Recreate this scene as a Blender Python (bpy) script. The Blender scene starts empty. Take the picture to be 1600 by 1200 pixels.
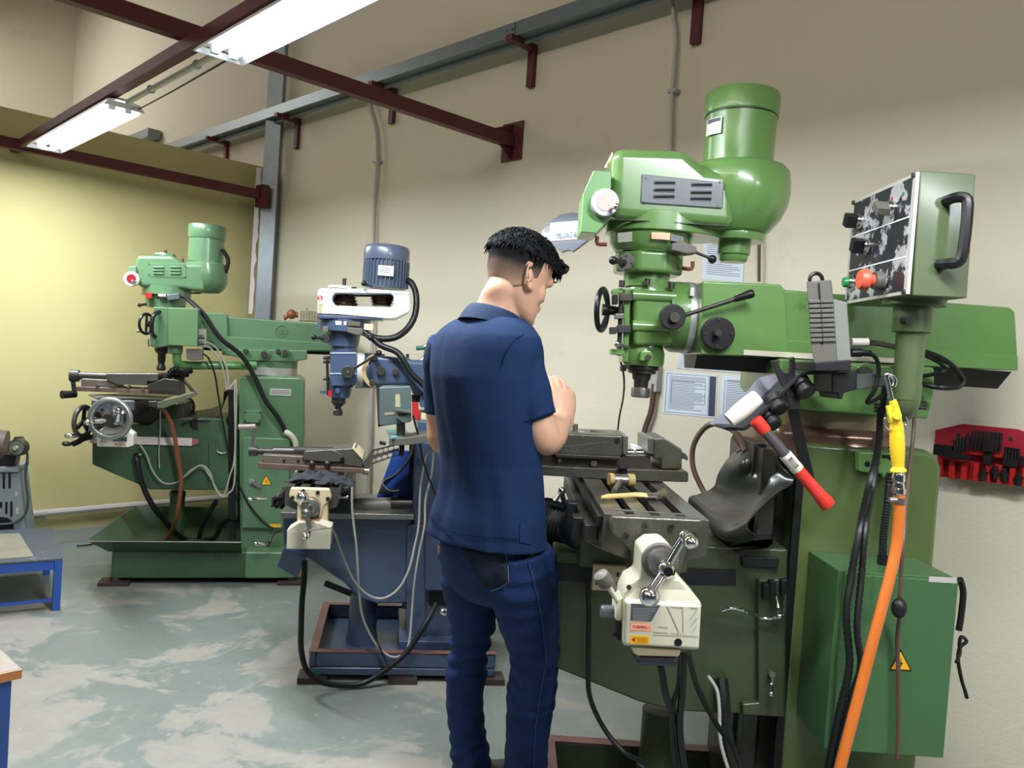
import bpy, bmesh, math, random
from mathutils import Vector, Matrix, noise
random.seed(7)
C = bpy.context.scene.collection
PI = math.pi
# ------------------------------------------------------------------ camera
FPX = 1260.0
CAM = Vector((0, 0, 1.4))
PITCH = math.radians(-1.86); ROLL = math.radians(3.87)
_F = Vector((0, math.cos(PITCH), math.sin(PITCH)))
_R0 = Vector((1, 0, 0)); _U0 = _R0.cross(_F)
_R = _R0 * math.cos(ROLL) + _U0 * math.sin(ROLL)
_U = _U0 * math.cos(ROLL) - _R0 * math.sin(ROLL)
cam = bpy.data.cameras.new('camera'); camo = bpy.data.objects.new('camera', cam); C.objects.link(camo)
cam.sensor_width = 36; cam.lens = 36 * FPX / 1600; cam.clip_start = .05; cam.clip_end = 60
M = Matrix((_R, _U, -_F)).transposed().to_4x4(); M.translation = CAM
camo.matrix_world = M
sc = bpy.context.scene; sc.camera = camo
# ------------------------------------------------------------------ light and exposure
sc.view_settings.view_transform = 'Standard'; sc.view_settings.look = 'None'
sc.view_settings.gamma = 1; sc.view_settings.use_curve_mapping = False
sc.view_settings.exposure = 0.0
TUBE_POWER = 62       # each twin tube batten over the machines
HALL_POWER = 36      # added fill for the unseen rest of the hall
BOUNCE = 0.06
w = bpy.data.worlds.new('world'); sc.world = w; w.use_nodes = True
w.node_tree.nodes['Background'].inputs[0].default_value = (.80, .90, 1.0, 1)
w.node_tree.nodes['Background'].inputs[1].default_value = BOUNCE
sc.cycles.use_denoising = True
sc.cycles.max_bounces = 8; sc.cycles.diffuse_bounces = 4; sc.cycles.glossy_bounces = 3
sc.cycles.sample_clamp_indirect = 6
# lamp line: runs parallel to the long wall
LP0 = Vector((-3.12, 4.945, 0)); LDIR = Vector((.69, -.724, 0)).normalized()
LN = Vector((.724, .69, 0)).normalized()      # from lamp line to the long wall
LAMPS = [(.50, 1.84), (2.84, 4.15), (4.95, 6.2), (7.15, 8.4)]
def area(name, loc, dirv, sx, sy, power, col, xaxis=None, spread=None):
    l = bpy.data.lights.new(name, 'AREA'); l.shape = 'RECTANGLE'; l.size = sx; l.size_y = sy
    l.energy = power; l.color = col
    if spread: l.spread = spread
    o = bpy.data.objects.new(name, l); C.objects.link(o)
    z = -Vector(dirv).normalized(); x = Vector(xaxis or (1, 0, 0)); x = (x - z * x.dot(z)).normalized(); y = z.cross(x)
    m = Matrix((x, y, z)).transposed().to_4x4(); m.translation = loc; o.matrix_world = m
    return o
COOL = (.93, .97, 1.0)
# unseen hall lamps put in as fill, further out in the room
for i, (x, y) in enumerate([(-2.6, .6), (-.6, -2.2), (2.3, -2.4), (-4.6, -1.6)]):
    area('hall_fill_light', (x, y, 3.0), (0, 0, -1), 1.3, .2, HALL_POWER * .35, COOL, (1, -1, 0))
area('far_hall_light', (-6.2, 7.0, 4.4), (.3, .2, -1), 2.4, 2.0, 90, (1, .95, .9))
area('upper_wall_fill_light', (-3.0, -2.6, 4.7), (.47, .47, .75), 6.0, .9, 250, (1, .88, .77), (1, -1, 0))  # unseen warm strip aimed upwards, added to brighten the upper wall

# ------------------------------------------------------------------ helpers
WM = {}     # object name -> world matrix
class Fr:
    """a local frame: origin on the floor, yaw about z"""
    def __init__(s, x=0, y=0, yaw=0):
        s.M = Matrix.Translation((x, y, 0)) @ Matrix.Rotation(math.radians(yaw), 4, 'Z'); s.I = s.M.inverted()
        s.o = s.I @ CAM; s.R = s.I.to_3x3()
    def p(s, q, ly):
        d = s.R @ (_F * FPX + _R * (q[0] - 800) - _U * (q[1] - 600))
        t = (ly - s.o.y) / d.y
        return s.o + d * t
    def pz(s, q, z):
        d = s.R @ (_F * FPX + _R * (q[0] - 800) - _U * (q[1] - 600))
        return s.o + d * ((z - s.o.z) / d.z)
    def px(s, q, x):
        d = s.R @ (_F * FPX + _R * (q[0] - 800) - _U * (q[1] - 600))
        return s.o + d * ((x - s.o.x) / d.x)
    def m(s, n, q, ly):                       # n pixels -> metres at that plane
        v = s.M @ s.p(q, ly) - CAM
        return n * v.dot(_F) / FPX
W0 = Fr()
def zz(ox, oy, k):
    return lambda *a: [(ox + a[i] / k, oy + a[i + 1] / k) for i in range(0, len(a), 2)]

def setp(o, label=None, cat=None, group=None, kind=None):
    for k, v in (('label', label), ('category', cat), ('group', group), ('kind', kind)):
        if v: o[k] = v
    return o
def thing(name, label, cat, fr, base, group=None):
    o = bpy.data.objects.new(name, None); C.objects.link(o)
    m = fr.M @ Matrix.Translation(base); o.matrix_world = m; WM[o.name] = m.copy()
    o.empty_display_size = .1
    return setp(o, label, cat, group)

class MB:
    def __init__(s): s.v = []; s.f = []
    def add(s, v, f):
        n = len(s.v); s.v += [Vector(a) for a in v]; s.f += [tuple(i + n for i in g) for g in f]; return s
    def box(s, x0, x1, y0, y1, z0, z1):
        return s.add([(x, y, z) for x in (x0, x1) for y in (y0, y1) for z in (z0, z1)],
                     [(0, 1, 3, 2), (4, 6, 7, 5), (0, 4, 5, 1), (2, 3, 7, 6), (0, 2, 6, 4), (1, 5, 7, 3)])
    def obox(s, c, ax, ay, az):              # half axes
        c, ax, ay, az = map(Vector, (c, ax, ay, az))
        return s.add([c + ax * i + ay * j + az * k for i in (-1, 1) for j in (-1, 1) for k in (-1, 1)],
                     [(0, 1, 3, 2), (4, 6, 7, 5), (0, 4, 5, 1), (2, 3, 7, 6), (0, 2, 6, 4), (1, 5, 7, 3)])
    def bar(s, a, b, w, h, up=(0, 0, 1)):    # rectangular bar from a to b
        a, b = Vector(a), Vector(b); d = (b - a); x = d.cross(Vector(up))
        if x.length < 1e-6: x = d.cross(Vector((1, 0, 0)))
        x.normalize(); u = x.cross(d).normalized()
        return s.obox((a + b) / 2, d / 2, x * w / 2, u * h / 2)
    def ext(s, ring, off, cap=True):         # extrude a closed 3D ring by a vector
        n = len(ring); ring = [Vector(r) for r in ring]; off = Vector(off)
        f = [(i, (i + 1) % n, n + (i + 1) % n, n + i) for i in range(n)]
        if cap: f += [tuple(range(n)), tuple(range(2 * n - 1, n - 1, -1))]
        return s.add(ring + [r + off for r in ring], f)
    def xz(s, poly, y0, y1):                 # (x,z) polygon extruded along y
        return s.ext([(p[0], y0, p[1]) for p in poly], (0, y1 - y0, 0))
    def xy(s, poly, z0, z1):
        return s.ext([(p[0], p[1], z0) for p in poly], (0, 0, z1 - z0))
    def loft(s, rings, cap=True, closed=True):
        n = len(rings[0]); v = [p for r in rings for p in r]; f = []
        for k in range(len(rings) - 1):
            for i in range(n if closed else n - 1):
                j = (i + 1) % n
                f.append((k * n + i, k * n + j, (k + 1) * n + j, (k + 1) * n + i))
        if cap and closed: f += [tuple(range(n - 1, -1, -1)), tuple(range((len(rings) - 1) * n, len(rings) * n))]
        return s.add(v, f)
    def lathe(s, prof, o, ax=(0, 0, 1), n=24, cap=True):   # prof: (radius, distance along axis)
        o = Vector(o); ax = Vector(ax).normalized()
        e = Vector((1, 0, 0)) if abs(ax.x) < .8 else Vector((0, 0, 1))
        a = ax.cross(e).normalized(); b = ax.cross(a)
        return s.loft([[o + ax * t + (a * math.cos(2 * PI * i / n) + b * math.sin(2 * PI * i / n)) * max(r, 1e-4) for i in range(n)] for r, t in prof], cap)
    def cyl(s, a, b, r, r2=None, n=20):
        a, b = Vector(a), Vector(b); return s.lathe([(r, 0), (r if r2 is None else r2, (b - a).length)], a, b - a, n)
    def sph(s, c, r, n=14, sc=(1, 1, 1)):
        c = Vector(c); v = []
        for k in range(n // 2 + 1):
            t = PI * k / (n // 2); rr = max(math.sin(t), 1e-3)
            v.append([c + Vector((r * sc[0] * rr * math.cos(2 * PI * i / n), r * sc[1] * rr * math.sin(2 * PI * i / n), -r * sc[2] * math.cos(t))) for i in range(n)])
        return s.loft(v)
    def tor(s, c, ax, R, r, n=28, m=8):
        c = Vector(c); ax = Vector(ax).normalized(); e = Vector((1, 0, 0)) if abs(ax.x) < .8 else Vector((0, 0, 1))
        a = ax.cross(e).normalized(); b = ax.cross(a); v = []; f = []
        for i in range(n):
            d = a * math.cos(2 * PI * i / n) + b * math.sin(2 * PI * i / n)
            for j in range(m):
                v.append(c + d * (R + r * math.cos(2 * PI * j / m)) + ax * r * math.sin(2 * PI * j / m))
                f.append((i * m + j, ((i + 1) % n) * m + j, ((i + 1) % n) * m + (j + 1) % m, i * m + (j + 1) % m))
        return s.add(v, f)
    def tube(s, pts, r, n=8, sub=6, ribs=0):
        pts = [Vector(p) for p in pts]
        if sub > 1 and len(pts) > 2: pts = spline(pts, sub)
        rs = r if isinstance(r, (list, tuple)) else None
        t = (pts[1] - pts[0]).normalized(); e = Vector((0, 0, 1)) if abs(t.z) < .9 else Vector((1, 0, 0))
        a = t.cross(e).normalized(); rings = []
        for i, p in enumerate(pts):
            t = (pts[min(i + 1, len(pts) - 1)] - pts[max(i - 1, 0)]).normalized()
            a = (a - t * a.dot(t)).normalized(); b = t.cross(a)
            rr = (rs[0] + (rs[1] - rs[0]) * i / (len(pts) - 1)) if rs else r
            if ribs and i % 2: rr *= 1 - ribs
            rings.append([p + (a * math.cos(2 * PI * k / n) + b * math.sin(2 * PI * k / n)) * rr for k in range(n)])
        return s.loft(rings)
    def sheet(s, rows, th):                  # open grid of points given thickness downwards
        n = len(rows[0]); m = len(rows); v = [Vector(p) for r in rows for p in r]; f = []
        for i in range(m - 1):
            for j in range(n - 1): f.append((i * n + j, i * n + j + 1, (i + 1) * n + j + 1, (i + 1) * n + j))
        bmx = bmesh.new(); vs = [bmx.verts.new(p) for p in v]
        for q in f: bmx.faces.new([vs[i] for i in q])
        bmx.normal_update()
        low = [p - vv.normal * th for p, vv in zip(v, vs)]; bmx.free()
        k = n * m; g = list(f) + [tuple(i + k for i in reversed(q)) for q in f]
        bd = [j for j in range(n)] + [i * n + n - 1 for i in range(1, m)] + [(m - 1) * n + j for j in range(n - 2, -1, -1)] + [i * n for i in range(m - 2, 0, -1)]
        g += [(bd[i], bd[(i + 1) % len(bd)], bd[(i + 1) % len(bd)] + k, bd[i] + k) for i in range(len(bd))]
        return s.add(v + low, g)

def spline(pts, sub):
    out = []; n = len(pts)
    for i in range(n - 1):
        p0 = pts[max(i - 1, 0)]; p1 = pts[i]; p2 = pts[i + 1]; p3 = pts[min(i + 2, n - 1)]
        for k in range(sub):
            t = k / sub; t2 = t * t; t3 = t2 * t
            out.append(.5 * ((2 * p1) + (p2 - p0) * t + (2 * p0 - 5 * p1 + 4 * p2 - p3) * t2 + (3 * p1 - p0 - 3 * p2 + p3) * t3))
    out.append(pts[-1]); return out

def build(name, mb, mat, fr=W0, parent=None, bevel=0, angle=38, seg=2, flat=False, mods=None):
    """mb is in frame fr's coordinates; the mesh is stored relative to its parent (or its own base)"""
    vw = [fr.M @ v for v in mb.v]
    if parent is None:
        lo = Vector((min(v.x for v in vw), min(v.y for v in vw), min(v.z for v in vw))); hi = Vector((max(v.x for v in vw), max(v.y for v in vw), max(v.z for v in vw)))
        base = Matrix.Translation(((lo.x + hi.x) / 2, (lo.y + hi.y) / 2, lo.z))
    else: base = WM[parent.name]
    inv = base.inverted()
    me = bpy.data.meshes.new(name); me.from_pydata([inv @ v for v in vw], [], mb.f)
    bm = bmesh.new(); bm.from_mesh(me); bmesh.ops.recalc_face_normals(bm, faces=bm.faces); bm.to_mesh(me); bm.free()
    me.materials.append(mat)
    o = bpy.data.objects.new(name, me); C.objects.link(o)
    if parent is None: o.matrix_world = base
    else: o.parent = parent
    WM[o.name] = base.copy()
    if not flat:
        me.shade_smooth()
        if not bevel: me.set_sharp_from_angle(angle=math.radians(angle))
    if bevel:
        b = o.modifiers.new('bevel', 'BEVEL'); b.width = bevel; b.segments = seg; b.limit_method = 'ANGLE'; b.angle_limit = math.radians(angle)
        b.harden_normals = not flat; b.use_clamp_overlap = True
    return o
def copyof(o, parent, offset):
    c = o.copy(); C.objects.link(c); c.parent = parent; c.location = o.location + Vector(offset); WM[c.name] = WM[o.name]; return c
def text(name, body, size, mat, origin, xdir, updir, parent, shear=0, align='CENTER', th=.0004, width=None):
    """raised lettering, origin/xdir/updir in world coordinates"""
    cu = bpy.data.curves.new(name, 'FONT'); cu.body = body; cu.size = size; cu.shear = shear; cu.align_x = align; cu.align_y = 'CENTER'; cu.extrude = th
    cu.resolution_u = 2
    cu.materials.append(mat); o = bpy.data.objects.new(name, cu); C.objects.link(o)
    x = Vector(xdir).normalized(); u = Vector(updir); u = (u - x * u.dot(x)).normalized(); n = x.cross(u)
    me = bpy.data.meshes.new_from_object(o); bpy.data.objects.remove(o); o = bpy.data.objects.new(name, me); C.objects.link(o)
    if width:
        xs = [v.co.x for v in me.vertices]; k = width / (max(xs) - min(xs))
        for v in me.vertices: v.co.x *= k
    m = Matrix((x, u, n)).transposed().to_4x4(); m.translation = origin
    o.parent = parent; o.matrix_local = WM[parent.name].inverted() @ m; WM[o.name] = m
    return o

# ------------------------------------------------------------------ materials
def node(nt, t, **k):
    n = nt.nodes.new(t)
    for a, b in k.items():
        if a in n.inputs: n.inputs[a].default_value = b
        else: setattr(n, a, b)
    return n
def mat(name, col, rough=.5, metal=0, coat=0, var=.12, scale=6, dirt=None, dirt_amt=0, dirt_scale=3, bump=0, bscale=60, spec=.5, emit=None, estr=0):
    m = bpy.data.materials.new(name); m.use_nodes = True; nt = m.node_tree; b = nt.nodes['Principled BSDF']
    b.inputs['Roughness'].default_value = rough; b.inputs['Metallic'].default_value = metal; b.inputs['Coat Weight'].default_value = coat
    b.inputs['Specular IOR Level'].default_value = spec; b.inputs['Coat Roughness'].default_value = .12
    tc = node(nt, 'ShaderNodeTexCoord'); L = nt.links.new
    ns = node(nt, 'ShaderNodeTexNoise', Scale=scale, Detail=5, Roughness=.6); L(tc.outputs['Object'], ns.inputs['Vector'])
    mx = node(nt, 'ShaderNodeMix', data_type='RGBA'); c = Vector(col[:3])
    mx.inputs[6].default_value = (*(c * (1 - var)), 1); mx.inputs[7].default_value = (*[min(1, q) for q in (c * (1 + var))], 1)
    L(ns.outputs['Fac'], mx.inputs[0]); out = mx.outputs[2]
    if dirt:
        n2 = node(nt, 'ShaderNodeTexNoise', Scale=dirt_scale, Detail=8, Roughness=.7); L(tc.outputs['Object'], n2.inputs['Vector'])
        r = node(nt, 'ShaderNodeValToRGB'); r.color_ramp.elements[0].position = .62 - dirt_amt * .3; r.color_ramp.elements[1].position = .72 - dirt_amt * .1
        L(n2.outputs['Fac'], r.inputs[0]); m2 = node(nt, 'ShaderNodeMix', data_type='RGBA'); L(r.outputs[0], m2.inputs[0]); L(out, m2.inputs[6])
        m2.inputs[7].default_value = (*dirt, 1); out = m2.outputs[2]
    L(out, b.inputs['Base Color'])
    if bump:
        n3 = node(nt, 'ShaderNodeTexNoise', Scale=bscale, Detail=3); L(tc.outputs['Object'], n3.inputs['Vector'])
        bp = node(nt, 'ShaderNodeBump', Strength=bump, Distance=.01); L(n3.outputs['Fac'], bp.inputs['Height']); L(bp.outputs[0], b.inputs['Normal'])
    if emit: b.inputs['Emission Color'].default_value = (*emit, 1); b.inputs['Emission Strength'].default_value = estr
    return m
def srgb(r, g, b):
    f = lambda c: (c / 255 / 12.92) if c <= 10 else ((c / 255 + .055) / 1.055) ** 2.4
    return (f(r), f(g), f(b))
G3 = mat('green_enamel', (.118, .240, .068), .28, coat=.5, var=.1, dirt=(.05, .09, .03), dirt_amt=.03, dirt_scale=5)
G3D = mat('oily_shaded_green_enamel', (.036, .052, .020), .38, coat=.2, var=.2, dirt=(.035, .03, .015), dirt_amt=.35, dirt_scale=4)  # oily paint; the shade low on the machine is also in its colour
G3P = mat('pendant_olive_green', (.070, .100, .042), .4, coat=.2, var=.12)
GCAB = mat('cabinet_green', (.048, .118, .044), .4, coat=.15, var=.08)
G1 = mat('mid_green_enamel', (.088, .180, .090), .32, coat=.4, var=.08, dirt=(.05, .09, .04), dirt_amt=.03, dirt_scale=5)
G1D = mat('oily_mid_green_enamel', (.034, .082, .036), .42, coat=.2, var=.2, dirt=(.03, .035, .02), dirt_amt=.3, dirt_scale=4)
BL = mat('blue_enamel', (.048, .074, .138), .36, coat=.35, var=.12, dirt=(.02, .022, .03), dirt_amt=.15, dirt_scale=6)
BLM = mat('blue_motor_enamel', (.075, .10, .15), .33, coat=.3, var=.08)
BLP = mat('bright_blue_paint', (.015, .07, .32), .45, var=.1)
WHT = mat('white_enamel', (.62, .66, .68), .3, coat=.3, var=.04)
CRM = mat('cream_plastic', (.50, .48, .37), .42, var=.04)
CRM2 = mat('ivory_cast_paint', (.60, .50, .32), .5, var=.06)
STL = mat('machined_steel', (.26, .25, .235), .32, metal=.85, var=.2, scale=12)
STLD = mat('dark_worn_steel', (.065, .062, .056), .38, metal=.7, var=.35, scale=9)
VISE = mat('oily_cast_iron', (.095, .095, .075), .36, metal=.55, var=.35, scale=10, dirt=(.09, .075, .03), dirt_amt=.2, dirt_scale=7, bump=.15, bscale=120)
CHR = mat('chrome', (.75, .75, .76), .1, metal=1, var=.05)
BLK = mat('black_plastic', (.007, .007, .008), .35, var=.2, spec=.35)
BKR = mat('black_rubber', (.008, .009, .009), .42, spec=.3, var=.25, bump=.1, bscale=30)
GRB = mat('dark_grey_rubber', (.028, .030, .026), .3, coat=.3, var=.25, bump=.08, bscale=18)
BLS = mat('blackened_steel', (.012, .011, .013), .42, metal=.3, var=.3)
GPL = mat('grey_slate_paint', (.080, .092, .108), .4, coat=.2, var=.08)
GRY = mat('grey_plastic', (.095, .090, .076), .5, var=.06)
DGB = mat('grey_green_case_paint', (.075, .105, .105), .42, var=.1)
MAR = mat('maroon_primer', (.095, .016, .02), .55, var=.15)
GAL = mat('galvanised_steel', (.21, .25, .27), .42, metal=.5, var=.18, scale=20)
RED = mat('red_paint', (.40, .012, .012), .4, coat=.2, var=.12)
REDB = mat('bright_red_rubber', (.62, .03, .02), .45, var=.08)
RACK = mat('crimson_rack_paint', (.34, .012, .03), .42, coat=.2, var=.1)
YEL = mat('yellow_plastic', (.70, .44, .015), .4, var=.05)
ORG = mat('orange_hose_rubber', (.52, .13, .018), .38, coat=.3, var=.12)
WPL = mat('white_nylon', (.68, .66, .58), .5, var=.05, dirt=(.35, .3, .22), dirt_amt=.02, dirt_scale=14)
WOOD = mat('pale_wood', (.62, .42, .17), .5, var=.15, scale=14)
WTOP = mat('varnished_wood_edge', (.34, .13, .04), .4, var=.25, scale=20)
BRS = mat('brass_plate', (.55, .40, .20), .3, metal=.7, var=.15)
PPR = mat('pale_blue_paper', (.62, .70, .78), .7, var=.03)
PPW = mat('white_paper', (.80, .82, .85), .6, var=.02)
INK = mat('ink_grey', (.10, .12, .18), .6)
NAV = mat('navy_margin_print', (.045, .05, .10), .5)
LBL = mat('silver_label', (.55, .52, .50), .4, metal=.3, var=.1)
LBP = mat('pinkish_label', (.72, .58, .55), .5, var=.05)
LBO = mat('orange_label', (.80, .30, .13), .5, var=.05)
LBY = mat('yellow_label', (.80, .42, .01), .5, var=.05)
INKR = mat('red_ink', (.45, .01, .01), .5)
INKB = mat('black_ink', (.01, .01, .01), .5)
BLUET = mat('sign_blue_letter', (.02, .13, .42), .5)
GRN = mat('green_button', (.01, .22, .06), .3, var=.1)
BRN = mat('brown_hose_rubber', (.20, .06, .025), .4, var=.15)
WIRE = mat('pale_grey_cable', (.34, .33, .28), .5, var=.15)
WCB = mat('white_conduit', (.62, .60, .50), .5, var=.05)
PVC = mat('grey_conduit_pipe', (.42, .40, .38), .45, var=.08)
PWR = mat('wire_sleeve_brown', (.09, .05, .035), .5, var=.2)
# ------------------------------------------------------------------ room shell
def wallmat(name, a, b, stain, amt, sc2=1.2):
    m = mat(name, a, .75, var=.05, scale=1.3, dirt=stain, dirt_amt=amt, dirt_scale=sc2, bump=.12, bscale=90, spec=.25)
    return m
WALLB = wallmat('beige_plaster', (.655, .615, .49), None, (.60, .55, .43), .06, 2.2)
WALLY = wallmat('yellow_plaster', (.49, .445, .215), None, (.36, .33, .16), .10, 1.8)
def floormat():
    m = bpy.data.materials.new('worn_painted_concrete'); m.use_nodes = True; nt = m.node_tree; b = nt.nodes['Principled BSDF']; L = nt.links.new
    tc = node(nt, 'ShaderNodeTexCoord')
    n1 = node(nt, 'ShaderNodeTexNoise', Scale=1.9, Detail=12, Roughness=.74, Distortion=.35); L(tc.outputs['Object'], n1.inputs[0])
    r1 = node(nt, 'ShaderNodeValToRGB'); r1.color_ramp.elements[0].position = .525; r1.color_ramp.elements[1].position = .565; L(n1.outputs['Fac'], r1.inputs[0])
    n2 = node(nt, 'ShaderNodeTexNoise', Scale=9, Detail=10, Roughness=.75); L(tc.outputs['Object'], n2.inputs[0])
    pa = node(nt, 'ShaderNodeMix', data_type='RGBA'); pa.inputs[6].default_value = (.135, .165, .155, 1); pa.inputs[7].default_value = (.225, .25, .232, 1); L(n2.outputs['Fac'], pa.inputs[0])
    wo = node(nt, 'ShaderNodeMix', data_type='RGBA'); wo.inputs[6].default_value = (.20, .195, .172, 1); wo.inputs[7].default_value = (.34, .325, .285, 1); L(n2.outputs['Fac'], wo.inputs[0])
    # the bare patch lies in the walkway between the low table and the machines
    vm = node(nt, 'ShaderNodeVectorMath', operation='DISTANCE'); vm.inputs[1].default_value = (-.75, -1.15, .1); L(tc.outputs['Object'], vm.inputs[0])
    rr = node(nt, 'ShaderNodeMapRange'); rr.inputs[1].default_value = .3; rr.inputs[2].default_value = 2.0; rr.inputs[3].default_value = .085; rr.inputs[4].default_value = -.05; L(vm.outputs['Value'], rr.inputs[0])
    ad = node(nt, 'ShaderNodeMath', operation='ADD'); L(n1.outputs['Fac'], ad.inputs[0]); L(rr.outputs[0], ad.inputs[1])
    nt.links.new(ad.outputs[0], r1.inputs[0])
    mx = node(nt, 'ShaderNodeMix', data_type='RGBA'); L(r1.outputs[0], mx.inputs[0]); L(pa.outputs[2], mx.inputs[6]); L(wo.outputs[2], mx.inputs[7])
    n4 = node(nt, 'ShaderNodeTexNoise', Scale=26, Detail=4, Roughness=.7); L(tc.outputs['Object'], n4.inputs[0])
    r4 = node(nt, 'ShaderNodeValToRGB'); r4.color_ramp.elements[0].position = .66; r4.color_ramp.elements[1].position = .70; L(n4.outputs['Fac'], r4.inputs[0])
    m4 = node(nt, 'ShaderNodeMix', data_type='RGBA'); m4.inputs[7].default_value = (.36, .34, .29, 1); L(r4.outputs[0], m4.inputs[0]); L(mx.outputs[2], m4.inputs[6])
    L(m4.outputs[2], b.inputs['Base Color'])
    rg = node(nt, 'ShaderNodeMapRange'); rg.inputs[3].default_value = .36; rg.inputs[4].default_value = .62; L(r1.outputs[0], rg.inputs[0]); L(rg.outputs[0], b.inputs['Roughness'])
    bp = node(nt, 'ShaderNodeBump', Strength=.2, Distance=.01); L(ad.outputs[0], bp.inputs['Height']); L(bp.outputs[0], b.inputs['Normal'])
    return m
FLOOR = floormat()
CEILM = mat('ceiling_grey', (.42, .40, .37), .8, var=.05)
S2 = math.sqrt(.5)
DW = 4.213                                   # long wall: x + y = DW
WF = Fr(DW / 2, DW / 2, -45)                 # long-wall frame: local x to the right along the wall, local y into it
def struct(name, mb, m, fr=W0, parent=None, **k):
    o = build(name, mb, m, fr, parent, **k)
    if parent is None: o['kind'] = 'structure'
    return o
struct('floor', MB().box(-9, 7, -6, 14, -.1, 0), FLOOR)
struct('wall_back', MB().box(-12, 5.6, 0, .2, 0, 5.6), WALLB, WF)
# left wall frame: through the corner, local x along the wall to the right, local y beyond it
CN = Vector((-1.925, 6.14, 0)); LF = Fr(CN.x, CN.y, 45)
struct('wall_left', MB().box(-5.2, -.005, 0, .1, 0, 2.70), WALLY, LF)
struct('wall_far', MB().box(-6, 2.8, 4.9, 5.1, 0, 5.6), WALLB, LF)
struct('ceiling', MB().box(-9, 5.5, -5.8, 12, 5.6, 5.7), CEILM)
struct('baseboard_left', MB().box(-5.2, -.06, -.012, 0, 0, .09), mat('grey_skirting', (.30, .31, .29), .6), LF, bevel=.002)
# steel column in the corner: an open channel, its web towards the room
_a = W0.p((403, 400), 5.93).x; _b = W0.p((427, 400), 5.93).x
struct('trim_1', MB().box(_a, _b, 5.93, 5.942, 0, 5.58).box(_a, _a + .008, 5.942, 6.0, 0, 5.58).box(_b - .008, _b, 5.942, 6.0, 0, 5.58), GAL, bevel=.002)
tp = MB(); random.seed(3)
ys = [262 + i * 12 for i in range(20)]; L0 = [W0.p((401 - (y - 262) * .055, y), 5.925) for y in ys]
tp.ext([(p.x, 5.92, p.z) for p in L0] + [(p.x + .03 + random.uniform(-.008, .012), 5.92, p.z) for p in reversed(L0)], (0, .01, 0))
tape = struct('trim_2', tp, mat('torn_white_tape', (.62, .58, .60), .7, var=.15, scale=20))
# ------------------------------------------------------------------ overhead steel and lamps
def fbeam(px, py, length, label):
    a = WF.p((px, py), 0)
    b = thing('steel_beam', label, 'beam', WF, (a.x, -.02, a.z - .03), 'maroon cantilever beams')
    build('arm', MB().box(a.x - .025, a.x + .025, -length, -.012, a.z - .032, a.z + .032), MAR, WF, b, bevel=.003)
    g = MB().box(a.x - .075, a.x + .075, -.012, -.001, a.z - .10, a.z + .10)
    g.add([(a.x - .006, -.012, a.z - .10), (a.x - .006, -.012, a.z + .09), (a.x - .006, -.16, a.z + .032), (a.x - .006, -.10, a.z - .032),
           (a.x + .006, -.012, a.z - .10), (a.x + .006, -.012, a.z + .09), (a.x + .006, -.16, a.z + .032), (a.x + .006, -.10, a.z - .032)],
          [(0, 1, 2, 3), (7, 6, 5, 4), (0, 4, 5, 1), (1, 5, 6, 2), (2, 6, 7, 3), (3, 7, 4, 0)])
    build('wall_plate', g, MAR, WF, b, bevel=.002)
    return b
fbeam(802, 222, 2.56, 'maroon steel beam carrying the lamps, its wall plate above the man')
# the farther one is fixed to the column
a1 = W0.p((416, 306), 5.92); f1 = Fr(a1.x, a1.y, -45)
b1 = thing('steel_beam', 'maroon steel beam fixed to the steel column, across the yellow wall', 'beam', f1, (0, -.02, a1.z - .03), 'maroon cantilever beams')
build('arm', MB().box(-.025, .025, -2.36, -.01, a1.z - .032, a1.z + .032), MAR, f1, b1, bevel=.003)
build('wall_plate', MB().box(-.05, .05, -.06, -.0, a1.z - .09, a1.z + .07), MAR, f1, b1, bevel=.004)
ZB = 2.50
pa_, pb_ = LP0 + LDIR * -.12, LP0 + LDIR * 9.2
up = Vector((0, 0, 1))
hr = build('hanger_rail', MB().bar(pa_ + up * (ZB - .038), pb_ + up * (ZB - .038), .045, .045), MAR)
setp(hr, 'long maroon steel rail above the fluorescent lamps, fixed under both beams', 'rail')
off = LN * .055
for k in range(3):
    hc = MB()
    s0 = LAMPS[k][1] + .02; s1 = LAMPS[k + 1][0] - .02
    hc.tube([LP0 + LDIR * s0 + off + up * (ZB - .076), LP0 + LDIR * s1 + off + up * (ZB - .076)], .012, sub=1)
    for q in (.3, .8): hc.tor(LP0 + LDIR * (s0 + (s1 - s0) * q) + off + up * (ZB - .076), LDIR, .0155, .003, 14, 6)
    o = build('lamp_conduit', hc, WCB); setp(o, ['pale conduit between the farther and the nearer fluorescent lamp', 'pale conduit between the nearer lamp and the one over the man', 'pale conduit along the near end of the maroon rail'][k], 'pipe')
hw = build('lamp_wire', MB().tube([LP0 + LDIR * (LAMPS[0][1] - .02) + LN * .11 + up * (ZB - .09), LP0 + LDIR * 2.25 + LN * .11 + up * (ZB - .085), LP0 + LDIR * (LAMPS[1][0] - .02) + LN * .10 + up * (ZB - .08)], .004), BLK)
setp(hw, 'thin black wire strung between the two fluorescent lamps', 'wire')
TUBEM = mat('lit_tube', (.9, .9, .9), .4, emit=(.86, .93, 1), estr=16)
SHADE = mat('white_lamp_reflector', (.86, .87, .88), .35, var=.01)
SHADE_L = mat('lit_reflector', (.86, .87, .88), .35, var=.01)
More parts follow.
